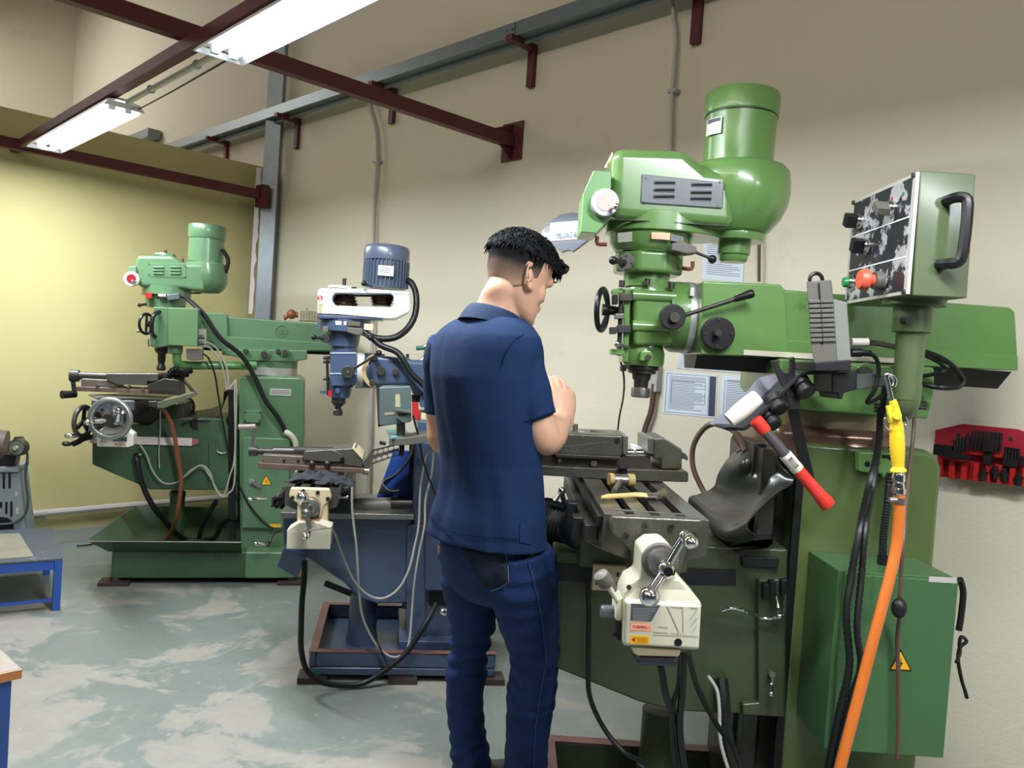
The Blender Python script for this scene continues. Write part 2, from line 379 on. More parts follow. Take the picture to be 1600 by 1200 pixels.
def lamp(s0, s1, label):
    c = LP0 + LDIR * ((s0 + s1) / 2) + LN * .045
    yaw = math.degrees(math.atan2(LDIR.y, LDIR.x)); f = Fr(c.x, c.y, yaw); h = (s1 - s0) / 2
    t = thing('fluorescent_lamp', label, 'lamp', f, (0, 0, ZB - .12), 'fluorescent lamps on the maroon rail')
    z = ZB - .072
    build('housing', MB().box(-h, h, -.03, .03, z + .002, z + .011), SHADE, f, t, bevel=.004)
    rf = MB()
    sec = [(-.088, z - .032), (-.068, z - .008), (-.03, z), (.03, z), (.068, z - .008), (.088, z - .032)]
    low = [(-.091, z - .030), (-.069, z - .004), (-.03, z + .004), (.03, z + .004), (.069, z - .004), (.091, z - .030)]
    ring = sec + low[::-1]
    rf.ext([(-h, y, q) for y, q in ring], (2 * h, 0, 0))
    build('reflector', rf, SHADE_L, f, t, angle=60)
    for sgn in (-1, 1):
        build('tube', MB().cyl((-h + .05, sgn * .034, z - .022), (h - .05, sgn * .034, z - .022), .012, n=14), TUBEM, f, t)
        build('end_plate', MB().ext([(sgn * (h - .006), y, q) for y, q in [(-.085, z - .031), (-.064, z - .008), (.064, z - .008), (.085, z - .031)]], (sgn * .006, 0, 0)), SHADE, f, t)
    for sgn in (-1, 1):
        for q in (-1, 1): build('lamp_holder', MB().box(sgn * (h - .05) - .012, sgn * (h - .05) + .012, q * .034 - .014, q * .034 + .014, z - .036, z - .002), SHADE, f, t, bevel=.003)
    cc = f.M @ Vector((0, 0, z - .037))
    area('tube_light', cc, (0, 0, -1), 2 * h - .12, .10, TUBE_POWER, COOL, LDIR)
    return t
lamp(*LAMPS[0], 'farther fluorescent lamp with white reflector, above the yellow wall')
lamp(*LAMPS[1], 'nearer fluorescent lamp with white reflector, cut by the top of the photo')
lamp(*LAMPS[2], 'fluorescent lamp with white reflector over the man and the near green machine')
lamp(*LAMPS[3], 'fluorescent lamp with white reflector at the near end of the maroon rail')
# wall rail on brackets
r0 = WF.p((262, 238), -.13); r1 = WF.p((960, -4), -.13); zr = WF.p((800, 51), -.13).z
rail = thing('wall_rail', 'galvanised channel rail running high along the beige wall on maroon brackets', 'rail', WF, ((r0.x + r1.x) / 2, -.06, zr - .04))
rx1 = 3.3
ch = MB().ext([(r0.x, y, z) for y, z in [(-.155, zr - .035), (-.155, zr + .035), (-.09, zr + .035), (-.09, zr + .029), (-.149, zr + .029), (-.149, zr - .029), (-.09, zr - .029), (-.09, zr - .035)]], (rx1 - r0.x, 0, 0))
build('channel', ch, GAL, WF, rail, flat=True)
build('flange_strip', MB().box(r0.x, rx1, -.10, -.085, zr - .06, zr - .036), GAL, WF, rail)
jx = WF.p((797, 50), -.155).x
build('joint_plate', MB().box(jx - .035, jx + .035, -.160, -.156, zr - .03, zr + .03).cyl((jx - .02, -.165, zr), (jx - .02, -.159, zr), .006).cyl((jx + .02, -.165, zr), (jx + .02, -.159, zr), .006), GAL, WF, rail)
for px in (837, 623, 476, 366, 1090):
    x = WF.p((px, 60), 0).x
    g = MB().box(x - .022, x + .022, -.19, -.0, zr - .066, zr - .0362).box(x - .022, x + .022, -.028, -.001, zr - .25, zr - .066)
    build('bracket', g, MAR, WF, rail, bevel=.002)
# piece of galvanised duct seen over the partition
dd = WF.p((215, 214), -.1)
o = build('metal_offcut', MB().box(WF.p((188, 214), -.1).x, WF.p((236, 214), -.1).x, -.13, -.012, dd.z - .05, dd.z + .03), GAL, WF); setp(o, 'short galvanised channel piece on the wall behind the yellow partition', 'channel')
# conduits
def wpipe(name, pts, r, m, label, cat='pipe', fr=WF, y=-.03, clips=(), **k):
    P = [fr.p(q, y) for q in pts]; t = thing(name, label, cat, fr, (P[0].x, y, min(p.z for p in P)))
    build('pipe_run', MB().tube(P, r, **k), m, fr, t)
    for q in clips:
        c = fr.p(q, y); build('clip', MB().box(c.x - r * 2.2, c.x + r * 2.2, y - r * 1.1, -.001, c.z - .008, c.z + .008), m, fr, t, bevel=.001)
    return t
wpipe('conduit_pipe', [(578, 128), (578, 165), (588, 200), (590, 250), (585, 330), (583, 420), (581, 560), (574, 800)], .0125, PVC, 'thin conduit running down the wall behind the blue machine', clips=[(588, 252), (583, 420)])
wpipe('conduit_pipe', [(1050, -60), (1052, 20), (1056, 60), (1050, 150), (1048, 230), (1045, 330)], .010, PVC, 'thin conduit running down the wall left of the big green motor', clips=[(1051, 142)])
wpipe('wall_cable', [(1186, 340), (1186, 440)], .008, PWR, 'dark ribbed cable on the wall under the big green motor', 'cable', sub=24, ribs=.2)
wpipe('conduit_pipe', [(-60, 812), (40, 804), (200, 790), (325, 779), (385, 774)], .022, PVC, 'thick grey pipe running low along the yellow wall', fr=LF, y=-.04, clips=[(60, 802)])
wpipe('wall_cable', [(1022, 600), (1018, 640), (1008, 670), (1004, 700)], .013, PWR, 'thick dark hose on the wall behind the near vise', 'hose')
o = build('trunking_box', MB().box(WF.p((1020, 600), 0).x, WF.p((1034, 600), 0).x, -.04, -.001, WF.p((1026, 612), 0).z, WF.p((1026, 572), 0).z), PVC, WF, bevel=.003); setp(o, 'grey junction box on the wall left of the drawings', 'box')
# ------------------------------------------------------------------ papers, sign and rack on the long wall
def sheet_px(name, quad, th, m, parent=None, y=-.001, fr=WF, **k):
    return build(name, MB().ext([fr.p(q, y) for q in quad], (0, -th, 0)), m, fr, parent, flat=True, **k)
def lerp4(q, u, v):
    a = Vector(q[0]).lerp(Vector(q[1]), u); b = Vector(q[3]).lerp(Vector(q[2]), u); return tuple(a.lerp(b, v))
def doc(quad, label, m, rows, margin=None, cells=()):
    c = WF.p(lerp4(quad, .5, 1), -.001); t = thing('drawing_sheet', label, 'paper', WF, c, 'papers pinned on the wall')
    sheet_px('sheet', quad, .0015, m, t)
    if margin: sheet_px('printed_margin', [lerp4(quad, margin[0], .04), lerp4(quad, margin[1], .04), lerp4(quad, margin[1], .97), lerp4(quad, margin[0], .97)], .0006, NAV, t, y=-.0028)
    g = MB(); random.seed(rows)
    for i in range(rows):
        v = .1 + .8 * i / rows; u1 = (margin[0] - .08 if margin else .92) - random.choice([0, .05, .2])
        g.ext([WF.p(lerp4(quad, a, b), -.0028) for a, b in ((.1, v), (u1, v), (u1, v + .012), (.1, v + .012))], (0, -.0003, 0))
    for (u0, v0, u1, v1) in cells:
        for a, b, c_, d in ((u0, v0, u1, v0 + .01), (u0, v1, u1, v1 + .01), (u0, v0, u0 + .008, v1), (u1, v0, u1 + .008, v1)):
            g.ext([WF.p(lerp4(quad, *q), -.0028) for q in ((a, b), (c_, b), (c_, d), (a, d))], (0, -.0003, 0))
    o = build('printed_lines', g, INK, WF, t, flat=True); o['kind'] = 'stuff'
doc([(1039, 580), (1121, 586), (1118, 653), (1035, 646)], 'pale blue drawing sheet with a dark right margin, pinned on the wall', PPR, 22, (.86, .98), [(.04, .04, .84, .95), (.14, .2, .78, .72)])
doc([(1128, 586), (1212, 592), (1209, 660), (1124, 654)], 'pale blue drawing sheet behind the mallet, right of the one with dark margin', PPR, 20, (.9, .99), [(.06, .12, .84, .95)])
doc([(1062, 550), (1178, 560), (1177, 585), (1058, 576)], 'long mottled paper strip pinned just below the green ram', mat('mottled_paper', (.50, .55, .60), .7, var=.3, scale=30), 3)
doc([(1099, 372), (1163, 378), (1161, 442), (1097, 436)], 'pale blue typed sheet pinned under the big green motor', PPR, 16)
zs = zz(840, 320, 15)
sg = thing('area_sign', 'slate blue wall sign with white label reading MILLING AREA', 'sign', WF, WF.p(zs(740, 1100)[0], 0))
build('board', MB().ext([WF.p(q, -.001) for q in zs(130, 600, 330, 390, 580, 235, 830, 190, 1020, 205, 1200, 290, 1380, 480, 1430, 600, 1400, 690, 850, 1105, 800, 1075, 740, 1065, 670, 1080, 600, 1118, 130, 790)], (0, -.01, 0)), mat('sign_slate_blue', (.14, .19, .27), .3, coat=.4), WF, sg, bevel=.001)
sheet_px('white_label', zs(290, 420, 1200, 345, 1200, 790, 290, 855), .001, mat('sign_white', (.85, .87, .9), .3, coat=.5), sg, y=-.012)
sheet_px('red_line', zs(290, 850, 1200, 786, 1200, 800, 290, 864), .001, RED, sg, y=-.0125)
sheet_px('white_tab', zs(150, 590, 260, 480, 290, 500, 290, 640, 200, 650), .001, PPW, sg, y=-.012)
ta = WF.p(zs(430, 738)[0], -.0135); tb = WF.p(zs(1075, 700)[0], -.0135)
tq = text('lettering', 'MILLING AREA', .042, BLUET, WF.M @ ((ta + tb) / 2), WF.M.to_3x3() @ (tb - ta), (0, 0, 1), sg, shear=.3, width=(tb - ta).length)
# rack of clamping parts
zr8 = zz(1400, 640, 8)
rk = thing('tool_rack', 'crimson wall rack holding black clamping parts, right of the green column', 'rack', WF, WF.p(zr8(1300, 950)[0], -.03))
def rp(x, y, ly=-.012): return WF.p(zr8(x, y)[0], ly)
top = [(490, 255), (830, 178), (1520, 245), (1900, 400), (1895, 640), (480, 560)]
build('back_plate', MB().ext([rp(x, y) for x, y in [(490, 255), (830, 178), (1520, 245), (1940, 400), (1950, 960), (590, 830), (480, 470)]], (0, .011, 0)), RACK, WF, rk, bevel=.002)
bt = MB(); n = 9
for i in range(n):                                    # lower row of vertical pockets
    x0 = 590 + i * 150; ya = 600 + i * 16; yb = 830 + i * 17
    a = rp(x0, ya); b = rp(x0 + 75, ya); c = rp(x0, yb); d = rp(x0 + 150, ya)
    bt.box(a.x, b.x - .001, -.075, -.012, c.z, a.z); bt.box(b.x, d.x, -.045, -.012, c.z, a.z)
build('pocket_row', bt, RED, WF, rk, bevel=.002)
st = MB(); a = rp(900, 510, -.05); b = rp(1330, 690, -.05)
st.box(a.x, b.x + .05, -.045, -.012, b.z + .02, a.z); build('stepped_shelf', st, RED, WF, rk, bevel=.002)
hs = rp(1445, 355); build('screw', MB().cyl((hs.x, -.02, hs.z), (hs.x, -.012, hs.z), .006), CHR, WF, rk)
def stud(x, y0, y1, ly, r=.0055, hexn=10):
    a = rp(x, y1, ly); b = rp(x, y0, ly)
    g = MB(); L = b.z - a.z; k = max(4, int(L / .006))
    g.lathe([(r * (1 if i % 2 else .86), L * i / k) for i in range(k + 1)], a, (0, 0, 1), hexn)
    return build('clamping_stud', g, BLS, WF)
ORD = ['first', 'second', 'third', 'fourth', 'fifth', 'sixth', 'seventh', 'eighth']
for grp, lab, ss in (('tall clamping studs in the red rack', 'from the left of the eight tall black studs in the red wall rack', [(945 + i * 50, 250 + i * 5, 500 + i * 4) for i in range(8)]),
                     ('short clamping studs at the left of the red rack', 'from the left of the black studs at the left of the red rack', [(725, 380, 540), (757, 290, 540), (795, 350, 540), (835, 335, 530), (880, 290, 520)]),
                     ('short clamping studs at the right of the red rack', 'from the left of the short black studs at the right of the red rack', [(1360 + i * 40, 465 + i * 6, 640 + i * 8) for i in range(5)])):
    for i_, (x, y0, y1) in enumerate(ss):
        o = stud(x, y0, y1, -.062 if 'left' in grp else -.055); setp(o, ORD[i_] + ' ' + lab, 'stud', grp)
def blk(name, x0, x1, y0, y1, ly, d, label, grp=None, teeth=0):
    a = rp(x0, y1, ly); b = rp(x1, y0, ly); g = MB()
    if teeth:
        ring = [(a.x, a.z)]; n = teeth
        ring.append((b.x, a.z))
        for i in range(n): ring += [(b.x - (b.x - a.x) * i / n, a.z + (b.z - a.z) * (.35 + .65 * (i + 1) / n)), (b.x - (b.x - a.x) * (i + 1) / n, a.z + (b.z - a.z) * (.35 + .65 * (i + 1) / n))]
        g.xz(ring, ly, ly + d)
    else: g.box(a.x, b.x, ly, ly + d, a.z, b.z)
    o = build(name, g, BLS, WF, bevel=.001); setp(o, label, 'clamp', grp); return o
blk('step_block', 460, 690, 455, 560, -.075, .03, 'long black stepped clamp bar at the left edge of the red rack')
blk('step_block', 600, 930, 540, 598, -.112, .03, 'black stepped clamp block below the left studs in the red rack', teeth=5)
blk('step_block', 1085, 1225, 370, 520, -.10, .03, 'square black block in front of the tall studs in the red rack')
blk('step_block', 1085, 1200, 530, 680, -.085, .03, 'upright black clamp piece under the square block in the red rack')
blk('step_block', 1330, 1520, 630, 700, -.085, .03, 'flat black clamp bar under the right studs in the red rack')
blk('step_block', 1540, 1760, 600, 700, -.085, .03, 'black stepped clamp block at the right end of the red rack', teeth=4)
for i, (x, y) in enumerate([(1090, 830), (1230, 800), (1350, 830), (1530, 890)]):
    a = rp(x, y, -.08); o = build('flange_nut', MB().lathe([(.011, -.014), (.011, .006), (.014, .006), (.014, .012), (.006, .012)], a, (0, -.3, 1), 6).lathe([(.007, -.016), (.007, .02)], a + Vector((0, 0, .005)), (0, 0, 1), 10), BLS, WF)
    setp(o, ORD[i] + ' from the left of the black nuts in the lower pockets of the red rack', 'nut', 'nuts in the red rack')
# ================================================================== near green milling machine
F3 = Fr(0, 2.5, 0)
zA = zz(840, 130, 3.81); zB = zz(900, 360, 4.284); zC = zz(1230, 240, 4.286); zD = zz(1020, 440, 5); zE = zz(1300, 480, 5.333)
zF = zz(830, 620, 5.333); zG = zz(1050, 600, 4.443); zH = zz(840, 820, 4.444); zI = zz(860, 960, 4.21); zJ = zz(1180, 640, 3.75); zK = zz(1180, 880, 3.75)
def prism(fr, pts, y0, y1, mb=None):
    mb = mb or MB(); r = [fr.p(q, y0) for q in pts]; return mb.ext(r, (0, y1 - y0, 0))
def disc(fr, q, r, y0, y1, mb=None, n=28, r2=None):
    mb = mb or MB(); c = fr.p(q, y0); R = fr.m(r, q, y0); R2 = R if r2 is None else fr.m(r2, q, y0)
    return mb.lathe([(R, 0), (R2, y1 - y0)], c, (0, 1, 0), n)
def vlathe(fr, cx, cy, prof, ly, mb=None, n=36):
    """vertical turned part: centre pixel (cx,cy), prof = (half width px, y px)"""
    mb = mb or MB(); c = fr.p((cx, cy), ly); out = []
    for hw, y in prof:
        x = cx - (y - cy) * .0676; out.append((fr.m(hw, (x, y), ly), fr.p((x, y), ly).z - c.z))
    return mb.lathe(out, c, (0, 0, 1), n)
def pt(fr, L): return [fr.p((a, b), y) for a, b, y in L]
def cable(name, fr, L, r, m, parent, n=8, sub=6, ribs=0):
    return build(name, MB().tube(pt(fr, L), r, n=n, sub=sub, ribs=ribs), m, fr, parent)
def bolts(fr, P, r, y0, y1, m, parent, name='bolt', n=12):
    for q in P: build(name, disc(fr, q, r, y0, y1, n=n), m, fr, parent)
def ball_lever(name, fr, a, b, ya, yb, rod, ball, parent, mball=BLK, mrod=STLD):
    A = fr.p(a, ya); B = fr.p(b, yb); o = build(name, MB().cyl(A, B, rod, rod * .9, 12), mrod, fr, parent)
    k = build('ball_knob', MB().sph(B, ball, 16), mball, fr, o); return o
def tri_sign(fr, pts, y, parent):
    o = prism(fr, pts, y, y + .001); t = build('warning_sign', o, BLK, fr, parent, flat=True)
    c = ((pts[0][0] + pts[1][0] + pts[2][0]) / 3, (pts[0][1] + pts[1][1] + pts[2][1]) / 3)
    s = lambda k: [(c[0] + (p[0] - c[0]) * k, c[1] + (p[1] - c[1]) * k) for p in pts]
    build('yellow_face', prism(fr, s(.84), y - .0006, y), LBY, fr, t, flat=True)
    h = (pts[1][1] - pts[0][1]) ; w_ = h * .12
    bolt = [(c[0] + w_ * .8, c[1] - h * .28), (c[0] - w_ * .9, c[1] + h * .04), (c[0] + w_ * .1, c[1] + h * .02), (c[0] - w_ * .3, c[1] + h * .24), (c[0] + w_ * 1.0, c[1] - h * .06), (c[0] + w_ * .0, c[1] - h * .04)]
    build('lightning_mark', prism(fr, bolt, y - .0011, y - .0006), INKB, fr, t, flat=True)

m3 = thing('milling_machine', 'large green milling machine at the right, head and motor above the man', 'milling machine', F3, (1.0, 0, 0))
# ---- base and its coolant pan
bp_ = F3.pz((882, 1152), .15); br = F3.pz((1240, 1170), .15)
BX0, BX1, BY0, BY1 = .18, 1.30, -.55, bp_.y
pan = MB().box(BX0, BX1, BY0, BY1, .0, .05)
for a in ((BX0, BX0 + .035, BY0, BY1), (BX0 + .035, BX1, BY1 - .035, BY1), (BX0 + .035, BX1, BY0, BY0 + .035)): pan.box(*a, .05, .15)
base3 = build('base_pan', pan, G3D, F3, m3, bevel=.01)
rim = MB()
for a in ((BX0 - .004, BX0 + .039, BY0, BY1 + .004), (BX0 + .039, BX1 - .3, BY1 - .039, BY1 + .004)): rim.box(*a, .150, .154)
build('worn_rim', rim, mat('worn_brown_rim', (.13, .05, .045), .4, var=.5, scale=14), F3, base3)
# ---- column
cx0 = F3.p((1252, 800), -.2).x; cx1 = F3.p((1471, 760), -.2).x
ztop = F3.p((1440, 703), -.2).z
r = .045
poly = [(cx0, .04), (cx1, .04), (cx1, ztop - .05), (cx1 - .015, ztop - .015), (cx1 - .05, ztop), (cx0 - .02, ztop), (cx0 - .02, ztop - .1)]
cm = MB().xz(poly, -.2, .30)
column3 = build('column', cm, G3D if False else mat('column_green', (.082, .122, .036), .36, coat=.3, var=.14, dirt=(.05, .06, .025), dirt_amt=.12, dirt_scale=3), F3, m3, bevel=.018, seg=3)
xw = F3.p((1225, 900), -.12).x
build('dovetail_way', MB().box(cx0 - .125, cx0 + .01, -.12, .12, .1, ztop - .02).xy([(cx0 - .115, -.175), (cx0 - .07, -.175), (cx0 - .045, -.12), (cx0 - .115, -.12)], .1, ztop - .03).xy([(cx0 - .115, .175), (cx0 - .045, .12), (cx0 - .115, .12)], .1, ztop - .03), STLD, F3, column3, bevel=.002)
gr = F3.p((1243, 900), -.19).x
build('dark_rubber_strip', MB().box(cx0 - .028, cx0 - .004, -.215, -.2, .25, ztop - .08), BKR, F3, column3, bevel=.002)
# rounded worn shoulder and neck
tc = F3.p((1310, 665), 0); 
neck = MB()
z0 = ztop; z1 = F3.p((1315, 671), -.18).z; z2 = F3.p((1315, 648), -.18).z
cxm = (cx0 + cx1) / 2 - .05
neck.lathe([(.215, z0 - .01), (.212, z0 + .01), (.195, z0 + .03), (.19, z1)], (cxm, .02, 0), (0, 0, 1), 48)
WORN = mat('worn_grease_metal', (.22, .12, .09), .25, metal=.4, var=.5, scale=5, dirt=(.09, .17, .06), dirt_amt=.35, dirt_scale=5)
build('worn_shoulder', neck, WORN, F3, column3, angle=50)
build('shoulder_block', MB().box(cx0 - .09, cx0 + .22, -.19, .2, z0 - .06, z0 + .045), WORN, F3, column3, bevel=.03, seg=4)
build('bare_ring', MB().lathe([(.192, z1), (.192, z2)], (cxm, .02, 0), (0, 0, 1), 48), mat('greasy_bare_metal', (.30, .25, .16), .3, metal=.5, var=.4, scale=7), F3, column3)
zt = F3.p((1320, 612), -.22).z
build('turret', MB().lathe([(.20, z2), (.20, z2 + .05), (.185, zt + .02)], (cxm, .02, 0), (0, 0, 1), 48), G3, F3, m3)
# ram saddle
sd = prism(F3, [(1220, 560), (1461, 574), (1461, 611), (1452, 655), (1238, 640), (1216, 610)], -.2, .2)
sad = build('ram_saddle', sd, G3, F3, m3, bevel=.008)
for q, k in (((1240, 588), 7), ((1354, 583), 11), ((1410, 593), 8)):
    b = build('clamp_boss', disc(F3, q, k * 1.5, -.215, -.2), G3, F3, sad, bevel=.002); build('clamp_bolt', disc(F3, q, k, -.245, -.215, n=6), STLD, F3, b)
# ---- ram
ramA = prism(F3, zD(400, -2, 1000, 18, 1028, 45, 1040, 95, 1075, 700, 1075, 600, 380, 565), -.155, .125)
ram = build('ram', prism(F3, [(1098, 439), (1150, 441), (1220, 444), (1226, 451), (1228, 470), (1233, 560), (1095, 554)], -.155, .12), G3, F3, m3, bevel=.006, seg=3)
rb = prism(F3, [(1220, 452), (1578, 480), (1587, 486), (1588, 500), (1591, 550), (1591, 579), (1226, 560)], -.135, .12)
build('ram_body', rb, G3, F3, ram, bevel=.008, seg=3)
build('ram_flange', prism(F3, [(1226, 531), (1591, 556), (1591, 579), (1226, 561)], -.15, .12), G3, F3, ram, bevel=.003)
dv = F3.p((1090, 566), 0)
ug = MB(); a = F3.p((1090, 553), -.1); b = F3.p((1580, 590), -.1); zb = F3.p((1300, 590), -.1).z
ug.add([(a.x, -.1, a.z + .01), (a.x, .1, a.z + .01), (a.x, .07, zb), (a.x, -.07, zb), (b.x, -.1, a.z + .01), (b.x, .1, a.z + .01), (b.x - .02, .07, zb), (b.x - .02, -.07, zb)],
       [(0, 1, 2, 3), (7, 6, 5, 4), (0, 4, 5, 1), (1, 5, 6, 2), (2, 6, 7, 3), (3, 7, 4, 0)])
build('dovetail_underside', ug, BLS, F3, ram)
build('scale_strip', prism(F3, zD(712, 532, 1245, 562, 2000, 605, 2000, 640, 1245, 605, 708, 572), -.162, -.151), mat('cream_scale', (.62, .58, .46), .5, var=.1, scale=30), F3, ram, flat=True)
cov = disc(F3, (1123, 521), 26, -.180, -.155, n=40)
cv = build('round_cover', cov, BLS, F3, ram, bevel=.003)
bolts(F3, [(1124, 499), (1103, 521), (1144, 521), (1121, 541)], 2.2, -.184, -.18, STLD, cv)
build('centre_stub', disc(F3, (1123, 520), 6, -.21, -.18, n=6), STLD, F3, cv)
# ---- turning neck between ram and head: axis along x
nk = MB(); xa = F3.p((1040, 495), 0).x; xb = F3.p((1100, 495), 0).x; zc = F3.p((1075, 497), 0).z
R1 = F3.m(55, (1080, 495), -.0)
nk.lathe([(R1 * .9, 0), (R1, .02), (R1, xb - xa)], (xa, 0, zc), (1, 0, 0), 48)
neckh = build('head_neck', nk, G3, F3, m3)
xr = F3.p((1068, 495), 0).x
build('degree_ring', MB().lathe([(R1 * 1.015, 0), (R1 * 1.015, .018)], (xr, 0, zc), (1, 0, 0), 48), mat('aluminium_scale', (.62, .63, .64), .35, metal=.6, var=.05), F3, neckh)
xs_ = F3.p((1081, 456), -.1); build('scale_tab', MB().box(xs_.x - .006, xs_.x + .006, -.108, -.09, xs_.z - .012, xs_.z + .012), LBL, F3, neckh)
# ---- belt housing and motor
hz0 = F3.p((1050, 347), -.14)
H = MB()
plan0 = F3.p((955, 300), -.135).x; axx = F3.p((1150, 300), 0).x
hp = [F3.p(q, -.135) for q in [(957, 229), (1072, 232), (1107, 262), (1150, 266), (1150, 357), (954, 341)]]
H.ext(hp, (0, .27, 0))
housing = build('belt_housing', H, G3, F3, m3, bevel=.034, seg=5, angle=25)
bulb = vlathe(F3, 1152, 300, [(40, 261), (70, 263), (76, 270), (79, 285), (80, 302), (77, 322), (68, 343), (52, 363), (48, 366), (20, 366)], 0, n=48)
build('belt_housing_end', bulb, G3, F3, housing, angle=50)
# seam
build('seam', prism(F3, [(952, 341), (1138, 352), (1138, 353.5), (952, 342.5)], -.1362, -.12), BLK, F3, housing)
# motor
mt = vlathe(F3, 1157, 200, [(54, 263), (53, 258), (54.5, 186), (54.5, 184)], 0, n=56)
motor = build('motor', mt, G3, F3, m3)
build('motor_cap', vlathe(F3, 1157, 200, [(55, 184), (57, 182), (57, 152), (55.5, 149), (20, 148)], 0, n=56), G3, F3, motor)
build('cap_joint', vlathe(F3, 1157, 200, [(55.5, 185.6), (55.5, 184)], 0, n=56), BLK, F3, motor)
# motor label wrapped on the left side
def wrap(fr, cx, cy, R, a0, a1, y0, y1, ly, n=6):
    c = fr.p((cx, cy), ly); zt_ = fr.p((cx, y0), ly).z; zb_ = fr.p((cx, y1), ly).z; mb = MB(); rings = []
    for i in range(n + 1):
        a = math.radians(a0 + (a1 - a0) * i / n); dx, dy = math.sin(a), -math.cos(a)
        rings.append([(c.x + dx * R, c.y + dy * R, zb_), (c.x + dx * R, c.y + dy * R, zt_), (c.x + dx * (R + .001), c.y + dy * (R + .001), zt_), (c.x + dx * (R + .001), c.y + dy * (R + .001), zb_)])
    return mb.loft(rings)
Rm = F3.m(54.6, (1157, 220), 0)
build('motor_label', wrap(F3, 1153, 215, Rm, -75, -42, 196, 221, 0), LBL, F3, motor)
build('motor_label_top', wrap(F3, 1153, 215, Rm + .0006, -72, -44, 197, 203, 0), NAV, F3, motor)
for q in ((1122, 258), (1208, 263)): build('motor_bolt', MB().cyl(F3.p(q, -.09), F3.p(q, -.09) + Vector((0, 0, .012)), .008, n=8), STLD, F3, motor)
# louvre plate
lp = build('louvre_plate', prism(F3, [(1003, 272), (1132, 285), (1129, 326), (1001, 317)], -.141, -.1345), GPL, F3, housing, bevel=.003)
for i, (x, y) in enumerate([(760, 588), (757, 631), (755, 670), (980, 600), (976, 647), (975, 683)]):
    q = zA(x - 68, y - 8, x + 62, y - 6, x + 60, y + 14, x - 70, y + 12); rr = [F3.p(a, -.1412) for a in q]
    g = MB().add([rr[0], rr[1], rr[2], rr[3], rr[2] + Vector((-.006, -.012, .004)), rr[3] + Vector((.006, -.012, .004))], [(0, 1, 2, 3), (0, 5, 4, 1), (3, 2, 4, 5), (0, 3, 5), (1, 4, 2)])
    build('louvre', g, GPL, F3, lp, bevel=.0015)
    q2 = zA(x - 66, y + 10, x + 60, y + 12, x + 60, y + 18, x - 66, y + 16); build('louvre_slot', prism(F3, q2, -.1425, -.1405), BLK, F3, lp)
bolts(F3, zA(650, 560, 1087, 585, 1078, 730, 640, 702), 2.4, -.144, -.141, STLD, lp, 'screw')
# speed dial box at the left end
bx = build('dial_box', prism(F3, [(927, 266), (956, 268), (954, 342), (932, 365), (907, 363), (911, 303)], -.165, -.02), mat('pale_green_enamel', (.14, .31, .11), .35, coat=.3), F3, m3, bevel=.004)
build('dial_face', prism(F3, [(924, 286), (926, 292), (920, 338), (913, 345)], -.15, -.04).add([], []), PPW, F3, bx)
dl = build('speed_dial', disc(F3, (946, 316), 22, -.195, -.165, n=36), mat('aluminium_dial', (.42, .43, .43), .4, metal=.5, var=.05), F3, bx, bevel=.003)
build('red_window', disc(F3, (947, 315), 14.5, -.197, -.195, n=32), mat('white_red_glaze', (.8, .55, .52), .05, coat=1, var=.05), F3, dl)
a = F3.p((954, 325), -.197); b = F3.p((964, 323), -.235)
build('dial_knob', MB().cyl(a, b, .006, .005, 10).sph(b, .010, 12), CHR, F3, dl)
build('brass_end_plate', prism(F3, [(944, 262), (957, 237), (958, 262)], -.06, -.055), BRS, F3, housing)
# flange, gear head
fl = MB(); c0 = F3.p((1018, 360), 0); zb_ = F3.p((1018, 372), -.12).z; zt_ = F3.p((1018, 344), -.12).z
ring = []
R2 = F3.m(72, (1018, 360), 0); xr_ = F3.p((1120, 360), 0).x
for i in range(40):
    a = 2 * PI * i / 40; x = c0.x + math.cos(a) * R2; y = math.sin(a) * R2 * .98
    if math.cos(a) > 0: x = c0.x + math.cos(a) * R2 * 1.55
    ring.append((x, y))
flange = build('head_flange', MB().xy(ring, zt_ - .028, zt_ + .03), G3, F3, m3, bevel=.004)
hd = vlathe(F3, 1016, 380, [(66, 362), (63, 384), (55, 396), (53, 397), (53, 398)], 0, n=40)
gear = build('gear_head', hd, G3, F3, m3)
oc = MB(); n_ = 8; rr_ = F3.m(56, (1014, 410), 0); zA_, zB_ = F3.p((1012, 397), 0).z, F3.p((1010, 430), 0).z; cxo = F3.p((1012, 412), 0).x
oc.xy([(cxo + rr_ * math.cos(PI / 8 + PI / 4 * i) * 1.0, rr_ * math.sin(PI / 8 + PI / 4 * i)) for i in range(8)], zB_, zA_ - .001)
build('back_gear_case', oc, G3, F3, gear, bevel=.012, seg=4, angle=25)
build('quill_neck', vlathe(F3, 1010, 440, [(36, 429), (36, 450)], 0), G3, F3, gear)
for q in zB(308, 335, 478, 322, 640, 345): build('cap_screw', MB().cyl(F3.p(q, -.085), F3.p(q, -.085) - Vector((0, 0, .02)), .009, n=10), STLD, F3, gear)
y_ = -.133
build('specification_tag', prism(F3, [(965, 364), (988, 362), (988, 377), (966, 379)], y_, y_ + .01), mat('etched_plate', (.16, .16, .13), .35, metal=.5, var=.5, scale=90), F3, gear)
build('brass_tag', prism(F3, [(1018, 363), (1047, 364), (1047, 375), (1018, 373)], y_ - .004, y_ + .01), mat('copper_tag', (.75, .48, .34), .22, metal=.8, var=.05), F3, gear)
build('dark_tag', prism(F3, [(1048, 366), (1068, 370), (1068, 380), (1048, 376)], y_ + .008, y_ + .03), mat('etched_plate_dark', (.09, .09, .09), .35, metal=.5, var=.5, scale=90), F3, gear)
